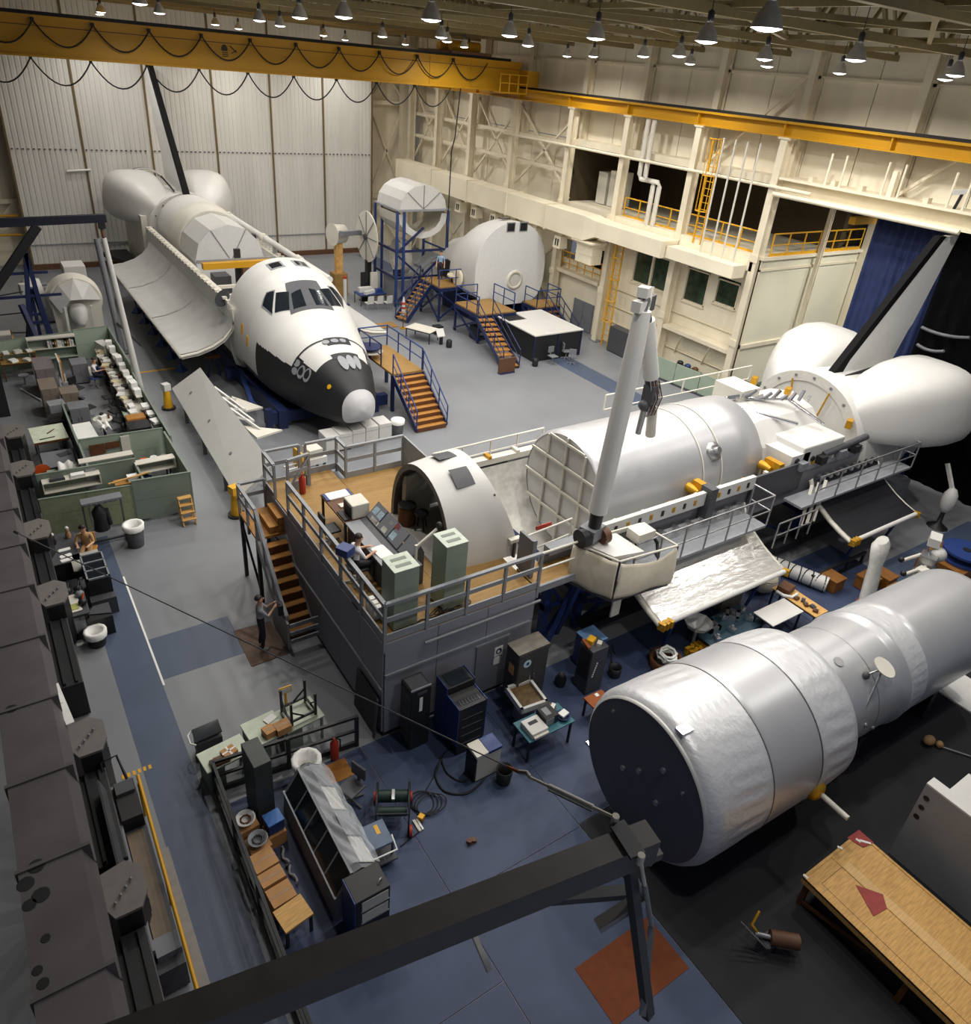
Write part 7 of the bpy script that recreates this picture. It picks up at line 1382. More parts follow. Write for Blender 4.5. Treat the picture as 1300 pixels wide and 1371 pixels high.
# ================================================================ LEFT EDGE: duct, hoods, machine
t = thing('floor_duct', 'long dark grey duct with flanged joints along the left edge', 'duct', (-.9, 15, 2.6))
DU = mat('stained_duct_grey', rgb(86, 82, 84), .6, var=.18, scale=1.2)
ys = [2, 4.9, 6.9, 8.9, 10.6, 12.4, 14.3, 16.2, 18, 19.8, 22, 24.2, 27]
for a, b in zip(ys[:-1], ys[1:]):
    m = MB(); m.loft([[Vector((x, y, z)) for x, z in ((-1.36, 2.6), (-.46, 2.6), (-.38, 2.9), (-.52, 3.4), (-1.36, 3.4))] for y in (a + .02, b - .02)], smooth=False); part('duct_section', m, DU, t, W=True)
    part('flange', MB().bb(-1.4, -.4, b - .03, b + .03, 2.55, 3.43), DU, t, W=True)
for k, y in enumerate(ys[1::3]): part('support', MB().bb(-1.2, -.6, y - .1, y + .1, 0, 2.6), BLACK, t, W=True)
random.seed(9)
for k in range(11):
    r = random.uniform(.06, .15); y = random.uniform(5.5, 13); x = random.uniform(-1.3, -1.05)
    part('stain', MB().lathe([(r, 3.401), (r * .9, 3.404)], (x, y, 0), (0, 0, 1), 10), BLACK, t, W=True)
HEX = [(-.36, -.1), (-.2, -.42), (.22, -.42), (.36, -.15), (.36, .3), (.12, .5), (-.3, .42)]
HOODY = [28.8, 25.7, 21.65, 18.3, 12.95, 9.2]
HM = mat('hood_grey', rgb(112, 107, 104), .7, var=.12, scale=4)
for k, y in enumerate(HOODY):
    t = thing('machine_housing', ['farthest', 'second farthest', 'third farthest', 'third nearest', 'second nearest', 'nearest'][k] + ' black machine housing with a grey slanted hexagon top along the left duct', 'housing', (-.14, y, 0), group='black housings along the left duct')
    m = MB(); m.prism([(x * .92, v * .98) for x, v in HEX], .05, 1.5); part('housing', m, BLACK, t)
    n = len(HEX); m = MB(); m.add([(x, v, 1.52 + .12 * v) for x, v in HEX] + [(x, v, 1.58 + .12 * v) for x, v in HEX], [tuple(range(n)), tuple(range(n, 2 * n))] + [(i, (i + 1) % n, (i + 1) % n + n, i + n) for i in range(n)]); part('slanted_top', m, HM, t)
    L = (1.6, 2.6, 2.0, 2.6, 2.3, 1.5)[k]; part('long_case', MB().bb(-.33, .2, -.45 - L, -.45, .05, 1.05), BLACK, t, bevel=.02); part('case_ribs', MB().bb(-.2, -.15, -.4 - L, -.5, 1.05, 1.12).bb(.05, .1, -.4 - L, -.5, 1.05, 1.1), TILEB, t)
    part('foot', MB().bb(-.3, .2, -.4 - L, .4, 0, .05), BLACK, t); part('vent', MB().bb(.33, .345, -.1, .25, .8, 1.2), GREYD, t)
    for q in range(4): part('knob', MB().ball((.0 + .1 * q - .15, .1 * q - .2, 1.6 + .012 * q), .03, 6), GREY, t)
t = thing('machine_bed', 'long grey machine tool with a tan slide at the bottom left', 'machine', (.2, 10.4, 0))
part('bed', MB().bb(-.1, .5, 8.0, 12.0, .05, .7), GREYD, t, W=True); part('slide', MB().bb(.12, .42, 8.6, 10.9, .7, .76), mat('tan_slide', rgb(120, 104, 86), .5), t, W=True); part('side_rail', MB().bb(-.0, .1, 8.3, 12.0, .7, .95), GREY, t, W=True); part('end_plate', MB().bb(.1, .5, 8.2, 8.55, .7, .85), GREY, t, W=True)
part('head_stock', MB().bb(.1, .48, 11.0, 11.95, .7, 1.05), BLACK, t, W=True); part('head_cover', MB().bb(.12, .46, 11.6, 11.9, 1.05, 1.12), GREYD, t, W=True); part('handle', MB().path([(.0, 12.1, .6), (.0, 12.5, 1.2), (.3, 12.5, 1.25), (.38, 12.2, .8)], .03), BLACK, t, W=True); part('front_shield', MB().slab([(-.15, 9.8, 1.4), (.0, 9.8, .75), (.0, 11.9, .75), (-.15, 11.9, 1.4)], (1, 0, .3), .04), GREYD, t, W=True)
for y in (8.3, 11.7): part('foot', MB().bb(-.05, .45, y - .15, y + .15, 0, .05), BLACK, t, W=True)
t = thing('yellow_handrail', 'yellow handrail beside the machine at the bottom left', 'railing', (.6, 9, 0)); part('top_rail', MB().tube((.58, 12.0, 1.0), (.5, 5.0, 1.0), .035), YEL, t, W=True); 
for y in (11.8, 9.6, 7.2, 5.3): part('post', MB().tube((.55, y, 0), (.55, y, 1.0), .025), YEL, t, W=True)
one('grey_kerb', 'pale kerb strip on the floor below the yellow handrail', 'kerb', MB().bb(-.08, .1, -4, 2, 0, .05).bb(-.1, -.08, -4, 2, 0, .03), mat('kerb_grey', rgb(140, 134, 128), .7), (.68, 8.8, 0))
one('white_label', 'white slat lying on the dark ledge of the left duct', 'slat', MB().beam((0, 0, 0), (.12, -1.2, 0), .14, .03).beam((.02, -.3, .02), (.06, -.6, .02), .05, .02), PAPER, (-.44, 13.2, 2.98))
# the long tie cable over the hall
# ================================================================ FRONT LEFT WORK AREA
fn = thing('black_fence', 'black low steel fence around the front left work area', 'fence', (2, 11, 0))
def bfence(pts, h=.95):
    pts = [Vector((x, y, 0)) for x, y in pts]
    for i, (a, b) in enumerate(zip(pts[:-1], pts[1:])):
        for z, hh in ((h, .07), (.52, .06), (.09, .14)): part('rail', MB().beam(a + Vector((0, 0, z)), b + Vector((0, 0, z)), .06, hh), BLACK, fn, W=True)
        n = max(1, round((b - a).length / 1.5))
        for k in range(0 if i == 0 else 1, n + 1): p = a.lerp(b, k / n); part('fence_post', MB().bb(p.x - .04, p.x + .04, p.y - .04, p.y + .04, 0, h + .03), BLACK, fn, W=True)
bfence([(5.15, 11.3), (1.98, 11.62), (1.85, 4.0)])
def desk(label, x, y, sx, sy, h, top, rz=0): 
    t = table(label, x, y, sx, sy, h, top, GREEND, rz, name='desk', cat='desk'); part('pedestal', MB().bb(-sx / 2 + .04, -sx / 2 + .4, -sy / 2 + .06, sy / 2 - .06, .03, h - .06), GREEND, t); return t
PG = mat('pale_green_top', rgb(196, 206, 186), .5, var=.05)
desk('pale green desk with an upturned black frame on it behind the fence', 4.1, 12.2, .95, .75, .75, PG, .1); desk('pale green desk in the middle behind the black fence', 3.25, 12.15, .8, .8, .78, PG, .1); desk('low pale green desk at the left behind the black fence', 2.3, 11.98, 1.0, .62, .7, PG, .12)
t = thing('upturned_frame', 'upturned black table frame with four legs in the air on the pale green desk', 'frame', (4.1, 12.2, .79), .1)
for x in (-.3, .3):
    for y in (-.26, .26): part('leg', MB().bb(x - .025, x + .025, y - .025, y + .025, 0, .66), BLACK, t)
for a, b in (((-.3, -.26), (.3, -.26)), ((.3, -.26), (.3, .26)), ((.3, .26), (-.3, .26)), ((-.3, .26), (-.3, -.26))): part('rail', MB().beam((a[0], a[1], .12), (b[0], b[1], .12), .04, .05), BLACK, t); part('brace', MB().beam((a[0], a[1], .4), (a[0] * .5 + b[0] * .5, a[1] * .5 + b[1] * .5, .14), .03), BLACK, t)
part('sheet', MB().bb(-.34, .34, -.3, .3, -.03, 0), PG, t)
t = thing('yellow_sign', 'small yellow sign on a foot behind the upturned frame', 'sign', (3.95, 12.62, 0)); part('board', MB().box((0, 0, 1.22), (.3, .03, .2)), YELR, t); part('face', MB().box((0, -.02, 1.22), (.24, .02, .14)), OFFW, t); part('post', MB().lathe([(.18, 0), (.04, .3), (.03, 1.12)], n=10), YELR, t)
carton('left small carton on the middle pale green desk', 3.3, 11.93, .78, .24, .26, .16, .2); carton('right small carton on the middle pale green desk', 3.6, 11.9, .78, .34, .28, .17, .1)
papers('white papers at the back of the middle pale green desk', 3.45, 12.35, .78, .26, .18, .03, .4)
t = thing('wrapped_parcel', 'small brown parcel tied in white wrap on the low pale green desk', 'parcel', (2.38, 11.85, .7), .3); part('parcel', MB().bb(-.15, .15, -.12, .12, 0, .16), CARD, t); part('string', MB().bb(-.16, .16, -.02, .02, -.0, .165), PAPER, t); part('string', MB().bb(-.02, .02, -.13, .13, 0, .165), PAPER, t)
one('dark_tray', 'dark tray holding a brown box at the near edge of the low desk', 'tray', MB().bb(-.2, .2, -.1, .1, 0, .06).bb(-.12, .12, -.07, .07, .06, .12), BROWNS, (2.15, 11.78, .7))
t = thing('glass_cart', 'wheeled cart with a blue dark glass top left of the desks', 'cart', (2.15, 12.75, 0)); part('glass_top', MB().slab([(-.3, -.15, .62), (.3, -.1, .62), (.3, .22, .7), (-.3, .18, .7)], (0, 0, 1), .03), GLASSD, t); part('frame', MB().bb(-.28, .28, -.15, .18, .12, .55), GREYD, t); part('handle', MB().path([(-.3, -.18, .6), (-.4, -.1, .62), (-.4, .12, .66), (-.3, .2, .68)], .02), PAPER, t)
for x in (-.25, .25):
    for y in (-.13, .15): part('caster', MB().tube((x - .02, y, .06), (x + .02, y, .06), .06, 8), BLACK, t)
rack('tall dark grey cabinet standing over the black fence corner', 2.64, 10.62, .02, .36, .72, 1.9, mat('dark_green_grey', rgb(60, 66, 64), .5), .05, louvre=False, name='tall_cabinet', cat='cabinet')
extinguisher('red fire extinguisher hung on the black fence beside the orange mat', 4.55, 11.2, .02)
# cartons in a row along the fence
carton('brown carton under the white bowl at the far end of the row', 2.2, 10.2, .02, .42, .4, .5, .1, group=None); carton('brown carton under the grey bowl, second in the row', 2.28, 9.7, .02, .42, .4, .42, .1); carton('brown carton beside the second one with a blue box on it', 2.68, 9.9, .02, .36, .36, .34, .1)
carton('tall brown carton, third along the fence row', 2.24, 9.25, .02, .46, .42, .5, .12); carton('tall brown carton, fourth along the fence row', 2.26, 8.85, .02, .46, .3, .5, .1); carton('dark brown carton at the near end of the fence row', 2.3, 8.45, .02, .46, .4, .48, .1)
t = thing('blue_box', 'bright blue lidded box on a carton beside the tall cabinet', 'box', (2.68, 9.92, .4), .1); part('box', MB().bb(-.16, .16, -.15, .15, 0, .26), BLUES, t); part('lid', MB().bb(-.17, .17, -.16, .16, .26, .3), mat('bright_blue', rgb(52, 106, 176), .5), t)
for k, (x, y, z) in enumerate(((2.2, 10.2, .54), (2.28, 9.7, .46))):
    t = thing('bowl', ['white bowl with a dark coil on the farthest brown carton', 'grey bowl of tangled wire on the second brown carton'][k], 'bowl', (x, y, z)); part('bowl', MB().lathe([(.09, 0), (.2, .12), (.2, .14), (.17, .13), (.08, .03)], n=16, cap=False), (PAPER, GREYR)[k], t); part('base', MB().lathe([(.1, 0), (.1, .03)], n=12), (PAPER, GREYR)[k], t)
    part('coil', MB().path([(.1 * math.cos(.8 * q), .1 * math.sin(.8 * q), .08 + .01 * (q % 3)) for q in range(20)], .018, 4), (WOODB, GREYD)[k], t)
t = thing('plywood_stool', 'square stool with a plywood top and black legs at the end of the carton row', 'stool', (2.35, 7.95, .02), .15); part('top', MB().bb(-.28, .28, -.24, .24, .5, .55), PLYF, t); legs(t, (-.24, .24), (-.2, .2), .5, BLACK, .05)
t = thing('wire_net', 'grey wire bundle lying beside the carton row', 'wire', (2.7, 9.2, .02)); part('bundle', MB().path([(.04 * math.sin(q), -.45 + .06 * q, .05 + .03 * math.cos(2 * q)) for q in range(16)], .03, 5), GREYR, t); part('tie', MB().tube((-.06, 0, .05), (.06, 0, .05), .04), BLACK, t)
bin_('pale grey bucket standing behind the plastic covered console', 3.72, 10.75, .9, .3, GREYR, True, .02)
mark('orange_mat', 4.05, 4.75, 10.55, 11.1, mat('ochre_mat', rgb(152, 98, 36), .8), .03)
# plastic covered console
pc = thing('covered_console', 'long grey console with glass front panes under clear plastic sheeting', 'console', (3.5, 9.0, .02))
y0, y1 = 7.75, 10.45
prof = [(3.05, .02), (3.95, .02), (3.95, .95), (3.62, 1.2), (3.42, 1.15), (3.1, .62)]
m = MB(); m.add([(x, y, z) for y in (y0, y1) for x, z in prof], [tuple(range(6)), tuple(range(6, 12))] + [(i, (i + 1) % 6, (i + 1) % 6 + 6, i + 6) for i in range(6)]); part('cabinet', m, GREY, pc, W=True)
n = 5
for k in range(n):
    a = y0 + .06 + k * (y1 - y0 - .1) / n; b = a + (y1 - y0 - .1) / n - .05
    part('front_pane', MB().slab([(3.11, a, .66), (3.11, b, .66), (3.41, b, 1.12), (3.41, a, 1.12)], (-.83, 0, .55), .012), GLASSD, pc, W=True)
    part('frame_bar', MB().beam((3.1, b + .02, .63), (3.41, b + .02, 1.14), .035, .035), GREYR, pc, W=True)
for (x, z) in ((3.09, .63), (3.42, 1.16)): part('frame_rail', MB().beam((x, y0, z), (x, y1, z), .05, .05), GREYR, pc, W=True)
for k in range(4): a = y0 + .1 + k * .65; part('lid_panel', MB().slab([(3.63, a, 1.205), (3.63, a + .6, 1.205), (3.93, a + .6, .98), (3.93, a, .98)], (.6, 0, .8), .015), WHITE if k % 2 == 0 else GREYR, pc, W=True)
m = MB().grid(lambda u, v: Vector((3.43 + .62 * u, y0 + .1 + 2.5 * v, 1.24 - .0 * u - .42 * max(0, u - .35) + .05 * math.sin(14 * v + 5 * u) * math.sin(9 * u + 4 * v) + .03 * math.sin(31 * v + 17 * u))), 24, 48); part('plastic_sheet', m, CLEAR, pc, W=True)
m = MB().grid(lambda u, v: Vector((3.98 + .14 * u + .04 * math.sin(20 * v), 8.6 + 1.3 * v, .98 - .55 * u + .05 * math.sin(13 * v + 6 * u))), 8, 22); part('plastic_sheet', m, CLEAR, pc, W=True)
t = thing('blue_side_cabinet', 'dark cabinet with a blue side and white shelves at the end of the covered console', 'cabinet', (3.55, 7.3, .02)); part('body', MB().bb(-.34, .34, -.18, .36, 0, 1.28), BLACK, t, bevel=.01); part('blue_side', MB().bb(-.36, -.34, -.18, .36, 0, 1.28), BLUES, t)
for z in (.6, .95): part('white_bay', MB().bb(-.22, .3, -.19, -.175, z, z + .25), OFFW, t); part('bay_trim', MB().bb(-.24, .32, -.2, -.18, z - .03, z), STEEL, t)
part('latch', MB().path([(.15, -.05, 1.29), (.2, -.02, 1.34), (.26, .02, 1.3)], .015), STEEL, t)
t = chair('grey office chair behind the plastic covered console', 4.4, 9.95, .02, -1.2, GREYD, GREYD)
# hand truck with coil, small blue topped trolley
t = thing('hand_truck', 'dark green wheeled machine frame with red wheels and cable on the blue floor', 'cart', (5.0, 9.15, .02), -.5)
for s in (-1, 1): part('side_frame', MB().path([(s * .34, -.45, .1), (s * .34, -.38, .62), (s * .34, .35, .68), (s * .34, .45, .12)], .025), BLACK, t)
part('drum', MB().tube((-.32, .15, .5), (.32, .15, .5), .13, 12), mat('dark_green_paint', rgb(30, 52, 44), .5), t); part('drum', MB().tube((-.3, -.15, .4), (.3, -.15, .4), .1, 12), mat('dark_green_paint', rgb(30, 52, 44), .5), t); part('cross_bar', MB().tube((-.34, -.38, .62), (.34, -.38, .62), .025), BLACK, t)
for s in (-1, 1):
    for y in (-.42, .42): part('wheel', MB().tube((s * .36, y, .12), (s * .42, y, .12), .12, 14), RED, t)
part('pawl', MB().bb(-.03, .03, -.05, .2, .6, .66), STEEL, t)
t = thing('cable_coil', 'loose coil of black cable beside the green machine frame', 'cable', (5.72, 9.15, .03))
for k in range(4): part('loop', MB().path([((.26 + .03 * k) * math.cos(.45 * q) + .05 * k, (.3 - .02 * k) * math.sin(.45 * q) - .06 * k, .02 + .012 * k) for q in range(15)], .013, 4), CABLE, t)
part('lead', MB().path([(.2, .2, .015), (.7, .55, .015), (1.1, .9, .015), (1.5, 1.0, .015)], .013, 4), CABLE, t); part('lead', MB().path([(-.1, -.3, .015), (-.4, -.6, .015), (-.9, -.7, .015)], .013, 4), CABLE, t)
t = thing('blue_top_trolley', 'small trolley with a slate blue lid and white handle by the covered console', 'trolley', (4.33, 8.6, .02), -.05); part('lid', MB().bb(-.26, .26, -.3, .28, .52, .58), mat('slate_blue', rgb(86, 104, 128), .5), t, bevel=.01); part('shelf', MB().bb(-.24, .3, -.42, .2, .14, .18), GREYD, t); part('handle', MB().path([(-.26, -.3, .5), (-.22, -.42, .46), (.28, -.42, .46), (.3, -.1, .5)], .02), PAPER, t); part('label_strip', MB().bb(.02, .1, -.02, .2, .58, .585), YELR, t)
for x in (-.22, .24):
    for y in (-.28, .24): part('leg', MB().bb(x - .02, x + .02, y - .02, y + .02, .06, .52), GREYD, t); part('caster', MB().tube((x - .015, y, .03), (x + .015, y, .03), .03, 8), BLACK, t)
t = thing('yellow_tools', 'yellow and white tools on the floor beside the green machine frame', 'tools', (5.35, 8.75, .02)); part('tool', MB().bb(-.03, .03, -.2, .1, .0, .04), OFFW, t); part('tool', MB().bb(.05, .09, -.2, .08, .0, .04), PAPER, t); part('tool_head', MB().box((.16, .05, .06), (.12, .12, .12), .5), GOLD, t)
q = P(631, 1128); t = thing('floor_socket', 'small brown floor fitting alone on the blue floor', 'fitting', (q.x, q.y, .02)); part('base', MB().bb(-.1, .1, -.06, .06, 0, .03), BROWNS, t); part('lug', MB().lathe([(.05, .03), (.06, .1)], (-.05, 0, 0), n=8), WOODB, t); part('lug', MB().lathe([(.05, .03), (.06, .08)], (.05, -.01, 0), n=8), BROWNS, t)
# ================================================================ IN FRONT OF THE PLATFORM
t = rack('black equipment rack with a white paper strip against the platform front', 6.4, 10.78, .02, .52, .5, 1.88, BLACK, 0, louvre=False); part('top_lid', MB().bb(-.22, .22, -.2, .2, 1.88, 1.9), GREYD, t); part('top_rim', MB().bb(-.26, .26, -.25, -.22, 1.88, 1.92), GREYR, t); part('paper_strip', MB().bb(-.04, .04, -.262, -.252, 1.2, 1.62), PAPER, t); part('nameplate', MB().bb(-.1, .15, -.262, -.252, 1.72, 1.8), GREYD, t)
for k in range(6): part('rack_unit', MB().bb(-.262, -.252, -.22, .22, .2 + .26 * k, .42 + .26 * k), GREYD, t)
t = thing('computer_cabinet', 'tall black computer cabinet with blue side panels and a lower front half', 'computer', (7.4, 10.35, .02))
part('rear_tower', MB().bb(-.36, .36, .05, .55, .05, 1.68), BLACK, t, bevel=.01); part('front_tower', MB().bb(-.36, .36, -.5, .04, .05, 1.5), BLACK, t, bevel=.01)
for s, w in ((-1, .025), (1, .025)): part('blue_side', MB().bb(s * .375 - .012, s * .375 + .012, .05, .55, .05, 1.7), BLUES, t); part('blue_side', MB().bb(s * .375 - .012, s * .375 + .012, -.5, .04, .3, 1.52), BLUES, t)
part('top_grille', MB().bb(-.26, .26, -.4, -.25, 1.5, 1.51), GREYD, t); part('top_glass', MB().bb(-.28, .28, .1, .5, 1.68, 1.695), GLASSD, t); part('foot', MB().bb(-.3, .3, -.45, .5, 0, .05), GREYD, t)
for k in range(6): part('grille_slat', MB().bb(-.22 + .08 * k, -.18 + .08 * k, -.39, -.26, 1.51, 1.52), BLACK, t)
for k in range(4): part('front_slat', MB().bb(-.28, .28, -.512, -.5, .35 + .27 * k, .36 + .27 * k), GREYD, t)
t = cabinet('dark grey double door steel cabinet with round paper notice beside the access door', 9.5, 10.62, .95, .5, 1.85, mat('charcoal_steel', rgb(64, 64, 62), .5), z=.02, top=mat('taupe_top', rgb(110, 104, 94), .6)); part('round_notice', MB().tube((-.2, -.28, 1.5), (-.2, -.285, 1.5), .12, 14), SCR, t); part('notice_dot', MB().tube((-.19, -.286, 1.5), (-.19, -.29, 1.5), .05, 10), BLUES, t); part('side_notice', MB().bb(-.485, -.478, -.12, .08, 1.1, 1.4), PLYF, t)
t = rack('dark grey instrument rack with white switches at the end of the platform', 11.3, 10.1, .02, .55, .5, 1.5, GREYD, 0, louvre=False); part('instrument_face', MB().bb(-.284, -.276, -.2, .2, .5, 1.4), BLACK, t); 
for k in range(7): part('switch', MB().bb(-.16 + .015 * k, -.12 + .015 * k, -.262, -.25, .6 + .07 * k, .64 + .07 * k), PAPER, t)
t = thing('yellow_sponge_box', 'yellow and grey boxes on top of the dark instrument rack', 'box', (11.3, 10.1, 1.52)); part('yellow_box', MB().box((-.05, .1, .06), (.24, .18, .12), .4), YELR, t); part('grey_box', MB().box((.08, -.08, .04), (.16, .12, .08), .6), OFFW, t); part('brown_handle', MB().beam((-.27, -.1, .03), (-.2, .25, .03), .08, .05), RUST, t)
t = cabinet('blue cabinet with a white topped edge behind the dark instrument rack', 11.85, 10.75, .6, .6, 1.05, BLUES, z=.02, top=mat('sky_blue_top', rgb(120, 158, 206), .5))
for k in range(3): q = P(815 + 4 * k, 893 - 5 * k); 
t = thing('pipe_bundle', 'black cables and a dark pot on the floor right of the blue cabinet', 'pot', (12.25, 10.05, .02)); part('pot', MB().lathe([(.17, 0), (.19, .3), (.15, .3), (.13, .05)], n=12, cap=False), BLACK, t); part('base', MB().lathe([(.17, 0), (.17, .02)], n=12), BLACK, t); part('wire', MB().path([(.1, .2, .02), (.3, .5, .3), (.35, .6, .5), (.5, .55, .1)], .02, 4), CABLE, t)
t = thing('floor_pot', 'black camera like device on the floor left of the dark instrument rack', 'device', (10.7, 10.5, .02)); part('body', MB().lathe([(.14, 0), (.16, .2), (.1, .34)], n=12), BLACK, t); part('top', MB().ball((0, 0, .36), .09, 8), GREYD, t)
t = thing('data_terminal', 'white computer terminal cabinet with a blue half lid on the blue floor', 'computer', (7.33, 9.2, .02)); part('body', MB().bb(-.3, .34, -.2, .2, .05, .8), OFFW, t); part('dark_side', MB().bb(-.34, -.3, -.18, .2, .02, .75), BLACK, t); part('lid', MB().bb(-.34, -.02, -.22, .22, .8, .88), OFFW, t, bevel=.01); part('blue_lid', MB().bb(-.02, .36, -.22, .22, .8, .88), BLUES, t, bevel=.01); part('foot', MB().bb(-.25, .3, -.18, .18, 0, .05), GREYD, t)
bin_('black round bin beside the white computer terminal', 7.62, 8.72, .42, .2, BLACK, False, .02)
def crv(pts, n=6):
    p = [Vector(q) for q in pts]; p = [p[0]] + p + [p[-1]]; out = []
    for i in range(1, len(p) - 2):
        for k in range(n):
            t_ = k / n; out.append(.5 * (2 * p[i] + (p[i + 1] - p[i - 1]) * t_ + (2 * p[i - 1] - 5 * p[i] + 4 * p[i + 1] - p[i + 2]) * t_ ** 2 + (3 * p[i] - p[i - 1] - 3 * p[i + 1] + p[i + 2]) * t_ ** 3))
    return out + [p[-1]]
one('floor_cable', 'thick black cable curling from the computer cabinet on the blue floor', 'cable', MB().path(crv([(0, 0, .02), (-.35, -.3, .02), (-.4, -.8, .02), (.0, -1.1, .02), (.5, -1.0, .02), (.8, -.8, .02)]), .025, 5).path(crv([(0, .05, .02), (-.1, -.4, .02), (.1, -.8, .02), (.5, -.7, .02)]), .02, 5), CABLE, (6.7, 9.95, .02))
t = table('teal topped table with printers on the blue floor', 9.03, 9.16, 1.36, .68, .75, TEAL, BLACK, z=.02)
t = thing('printer', 'white printer with a dark slot at the left of the teal table', 'printer', (8.68, 9.1, .77)); part('body', MB().bb(-.24, .24, -.24, .24, 0, .16), WHITE, t, bevel=.02); part('slot', MB().bb(-.12, .12, .02, .12, .16, .166), BLACK, t); part('tray', MB().bb(-.2, .22, -.3, -.24, .02, .08), OFFW, t)
t = thing('tape_unit', 'grey black tape unit in the middle of the teal table', 'machine', (9.12, 9.2, .77)); part('body', MB().bb(-.18, .2, -.2, .2, 0, .26), BLACK, t, bevel=.01); part('front', MB().bb(-.18, .06, -.21, -.2, .03, .24), GREYR, t); part('top_plate', MB().bb(-.1, .06, -.1, .14, .26, .266), GREYR, t)
t = thing('tape_reel', 'round tape reel with a yellow centre at the back of the teal table', 'reel', (9.4, 9.42, .77)); part('reel', MB().lathe([(.17, 0), (.17, .05)], n=18), GREYD, t); part('hub', MB().lathe([(.09, .05), (.08, .08)], n=12), GOLD, t); part('paper', MB().box((.06, -.03, .09), (.2, .1, .02), .6), PAPER, t)
t = thing('dark_dish', 'dark dish with a white paper block at the right end of the teal table', 'dish', (9.52, 9.05, .77)); part('dish', MB().lathe([(.12, 0), (.18, .08), (.16, .08), (.1, .02)], n=16, cap=False), NAVY, t); part('base', MB().lathe([(.12, 0), (.12, .02)], n=14), NAVY, t); part('block', MB().box((.02, .02, .1), (.22, .17, .05), .2), PAPER, t)
t = thing('copier', 'white framed plotter with a brown bed behind the teal table', 'machine', (9.1, 10.0, .02), -.1); part('bed', MB().bb(-.32, .32, -.36, .36, .78, .82), mat('brown_bed', rgb(96, 76, 44), .4, var=.4), t)
for (x0, x1, ya, yb) in ((-.38, .38, -.42, -.35), (-.38, .38, .35, .42), (-.38, -.31, -.42, .42), (.31, .38, -.42, .42)): part('frame', MB().bb(x0, x1, ya, yb, .74, .9), WHITE, t)
part('body', MB().bb(-.3, .3, -.34, .34, .62, .78), BLACK, t); part('pedestal', MB().bb(-.18, .18, -.2, .2, 0, .62), GREY, t)
t = thing('brown_table_corner', 'brown topped stool with black legs beside the silver cylinder disc', 'stool', (10.75, 9.15, .02)); part('top', MB().bb(-.25, .35, -.2, .25, .55, .6), RUST, t); legs(t, (-.2, .3), (-.15, .2), .55, BLACK); part('white_tag', MB().bb(.05, .15, .1, .2, .6, .62), PAPER, t)
t = thing('leaning_board', 'black framed panel leaning on the left base of the grey platform', 'panel', (5.68, 11.9, .0)); part('panel', MB().slab([(-.02, .6, 0.02), (-.02, -.55, 0.02), (.06, -.55, 1.2), (.06, .6, 1.2)], (-1, 0, .1), .03), BLACK, t); part('frame', MB().slab([(-.06, -.55, .02), (-.06, -.62, .02), (.03, -.62, 1.22), (.03, -.55, 1.22)], (-1, 0, .1), .04), GREYD, t)
# ================================================================ RIGHT FRONT: tables and hardware under the radiators
t = table('white topped square table in front of the shiny radiator', 17.85, 9.08, 1.45, .72, .78, WHITE, BLACK, z=.02)
t = table('plywood board table with brown gear behind the white table', 18.95, 9.15, .62, 1.6, .8, PLYF, BLACK, z=.02)
t = thing('brown_case', 'brown case with a white strap on the plywood board table', 'case', (18.9, 9.65, .82), .2); part('case', MB().bb(-.24, .24, -.2, .2, 0, .2), WOODB, t, bevel=.02); part('strap', MB().path([(-.28, .15, .02), (-.34, -.1, .04), (-.2, -.32, .04), (.1, -.34, .03)], .05), PAPER, t)
for k in range(5): t = thing('dark_fitting', 'small dark metal fitting on the plywood board table, %s from the brown case' % ORD[k], 'fitting', (18.85 + .1 * (k % 2), 9.2 - .17 * k, .82), .5 * k, group='dark fittings on the plywood board'); part('body', MB().box((0, 0, .04), (.16, .12, .08)), GREYD if k % 2 else BROWNS, t); part('stud', MB().lathe([(.03, .08), (.03, .13)], n=8), STEEL, t)
t = thing('white_roll', 'long white wrapped roll with black lashings lying on the floor', 'roll', (21.0, 10.3, .02)); part('roll', MB().tube((20.55, 11.35, .28), (21.25, 9.55, .28), .26, 16), WHITE, t, W=True)
for k in range(9): a = Vector((20.62, 11.15, .28)).lerp(Vector((21.22, 9.65, .28)), k / 8); part('lashing', MB().lathe([(.27, -.02), (.275, 0), (.27, .02)], a, (.35 + .25 * (-1) ** k, -1, 0), 14, cap=False), CABLE, t, W=True)
t = thing('rope_basket', 'brown basket heaped with white rope under the shiny radiator', 'basket', (13.75, 9.6, .02)); part('basket', MB().lathe([(.42, 0), (.48, .34), (.4, .34), (.36, .1)], n=14, cap=False), WOODB, t); part('base', MB().lathe([(.42, 0), (.4, .08)], n=14), BLACK, t)
random.seed(21)
t2 = thing('white_rope', 'tangled white rope heaped on the brown basket', 'rope', (13.75, 9.6, .36))
for k in range(4): ph = random.random() * 6; part('strand', MB().path([((.16 + .16 * random.random()) * math.cos(.9 * q + ph), (.16 + .16 * random.random()) * math.sin(.9 * q + ph), .02 + .05 * k + .03 * random.random()) for q in range(16)], .03, 5), PAPER, t2)
part('strand', MB().path([(-.1, -.3, .06), (-.2, -.5, -.1), (-.1, -.6, -.32)], .03, 5), PAPER, t2)
for k in range(9):
    x = 14.7 + .17 * (k % 4); y = 9.65 - .16 * (k // 4); t = thing('gold_valve', 'small gold valve in the heap beside the rope basket, %s of the %s row' % (ORD[k % 4], ('far', 'middle', 'near')[k // 4]), 'valve', (x, y, .02), .7 * k, group='gold valves beside the rope basket'); part('body', MB().lathe([(.08, 0), (.1, .1), (.06, .2)], n=8), GOLD, t); part('flange', MB().box((0, 0, .24), (.18, .1, .06)), GOLD, t)
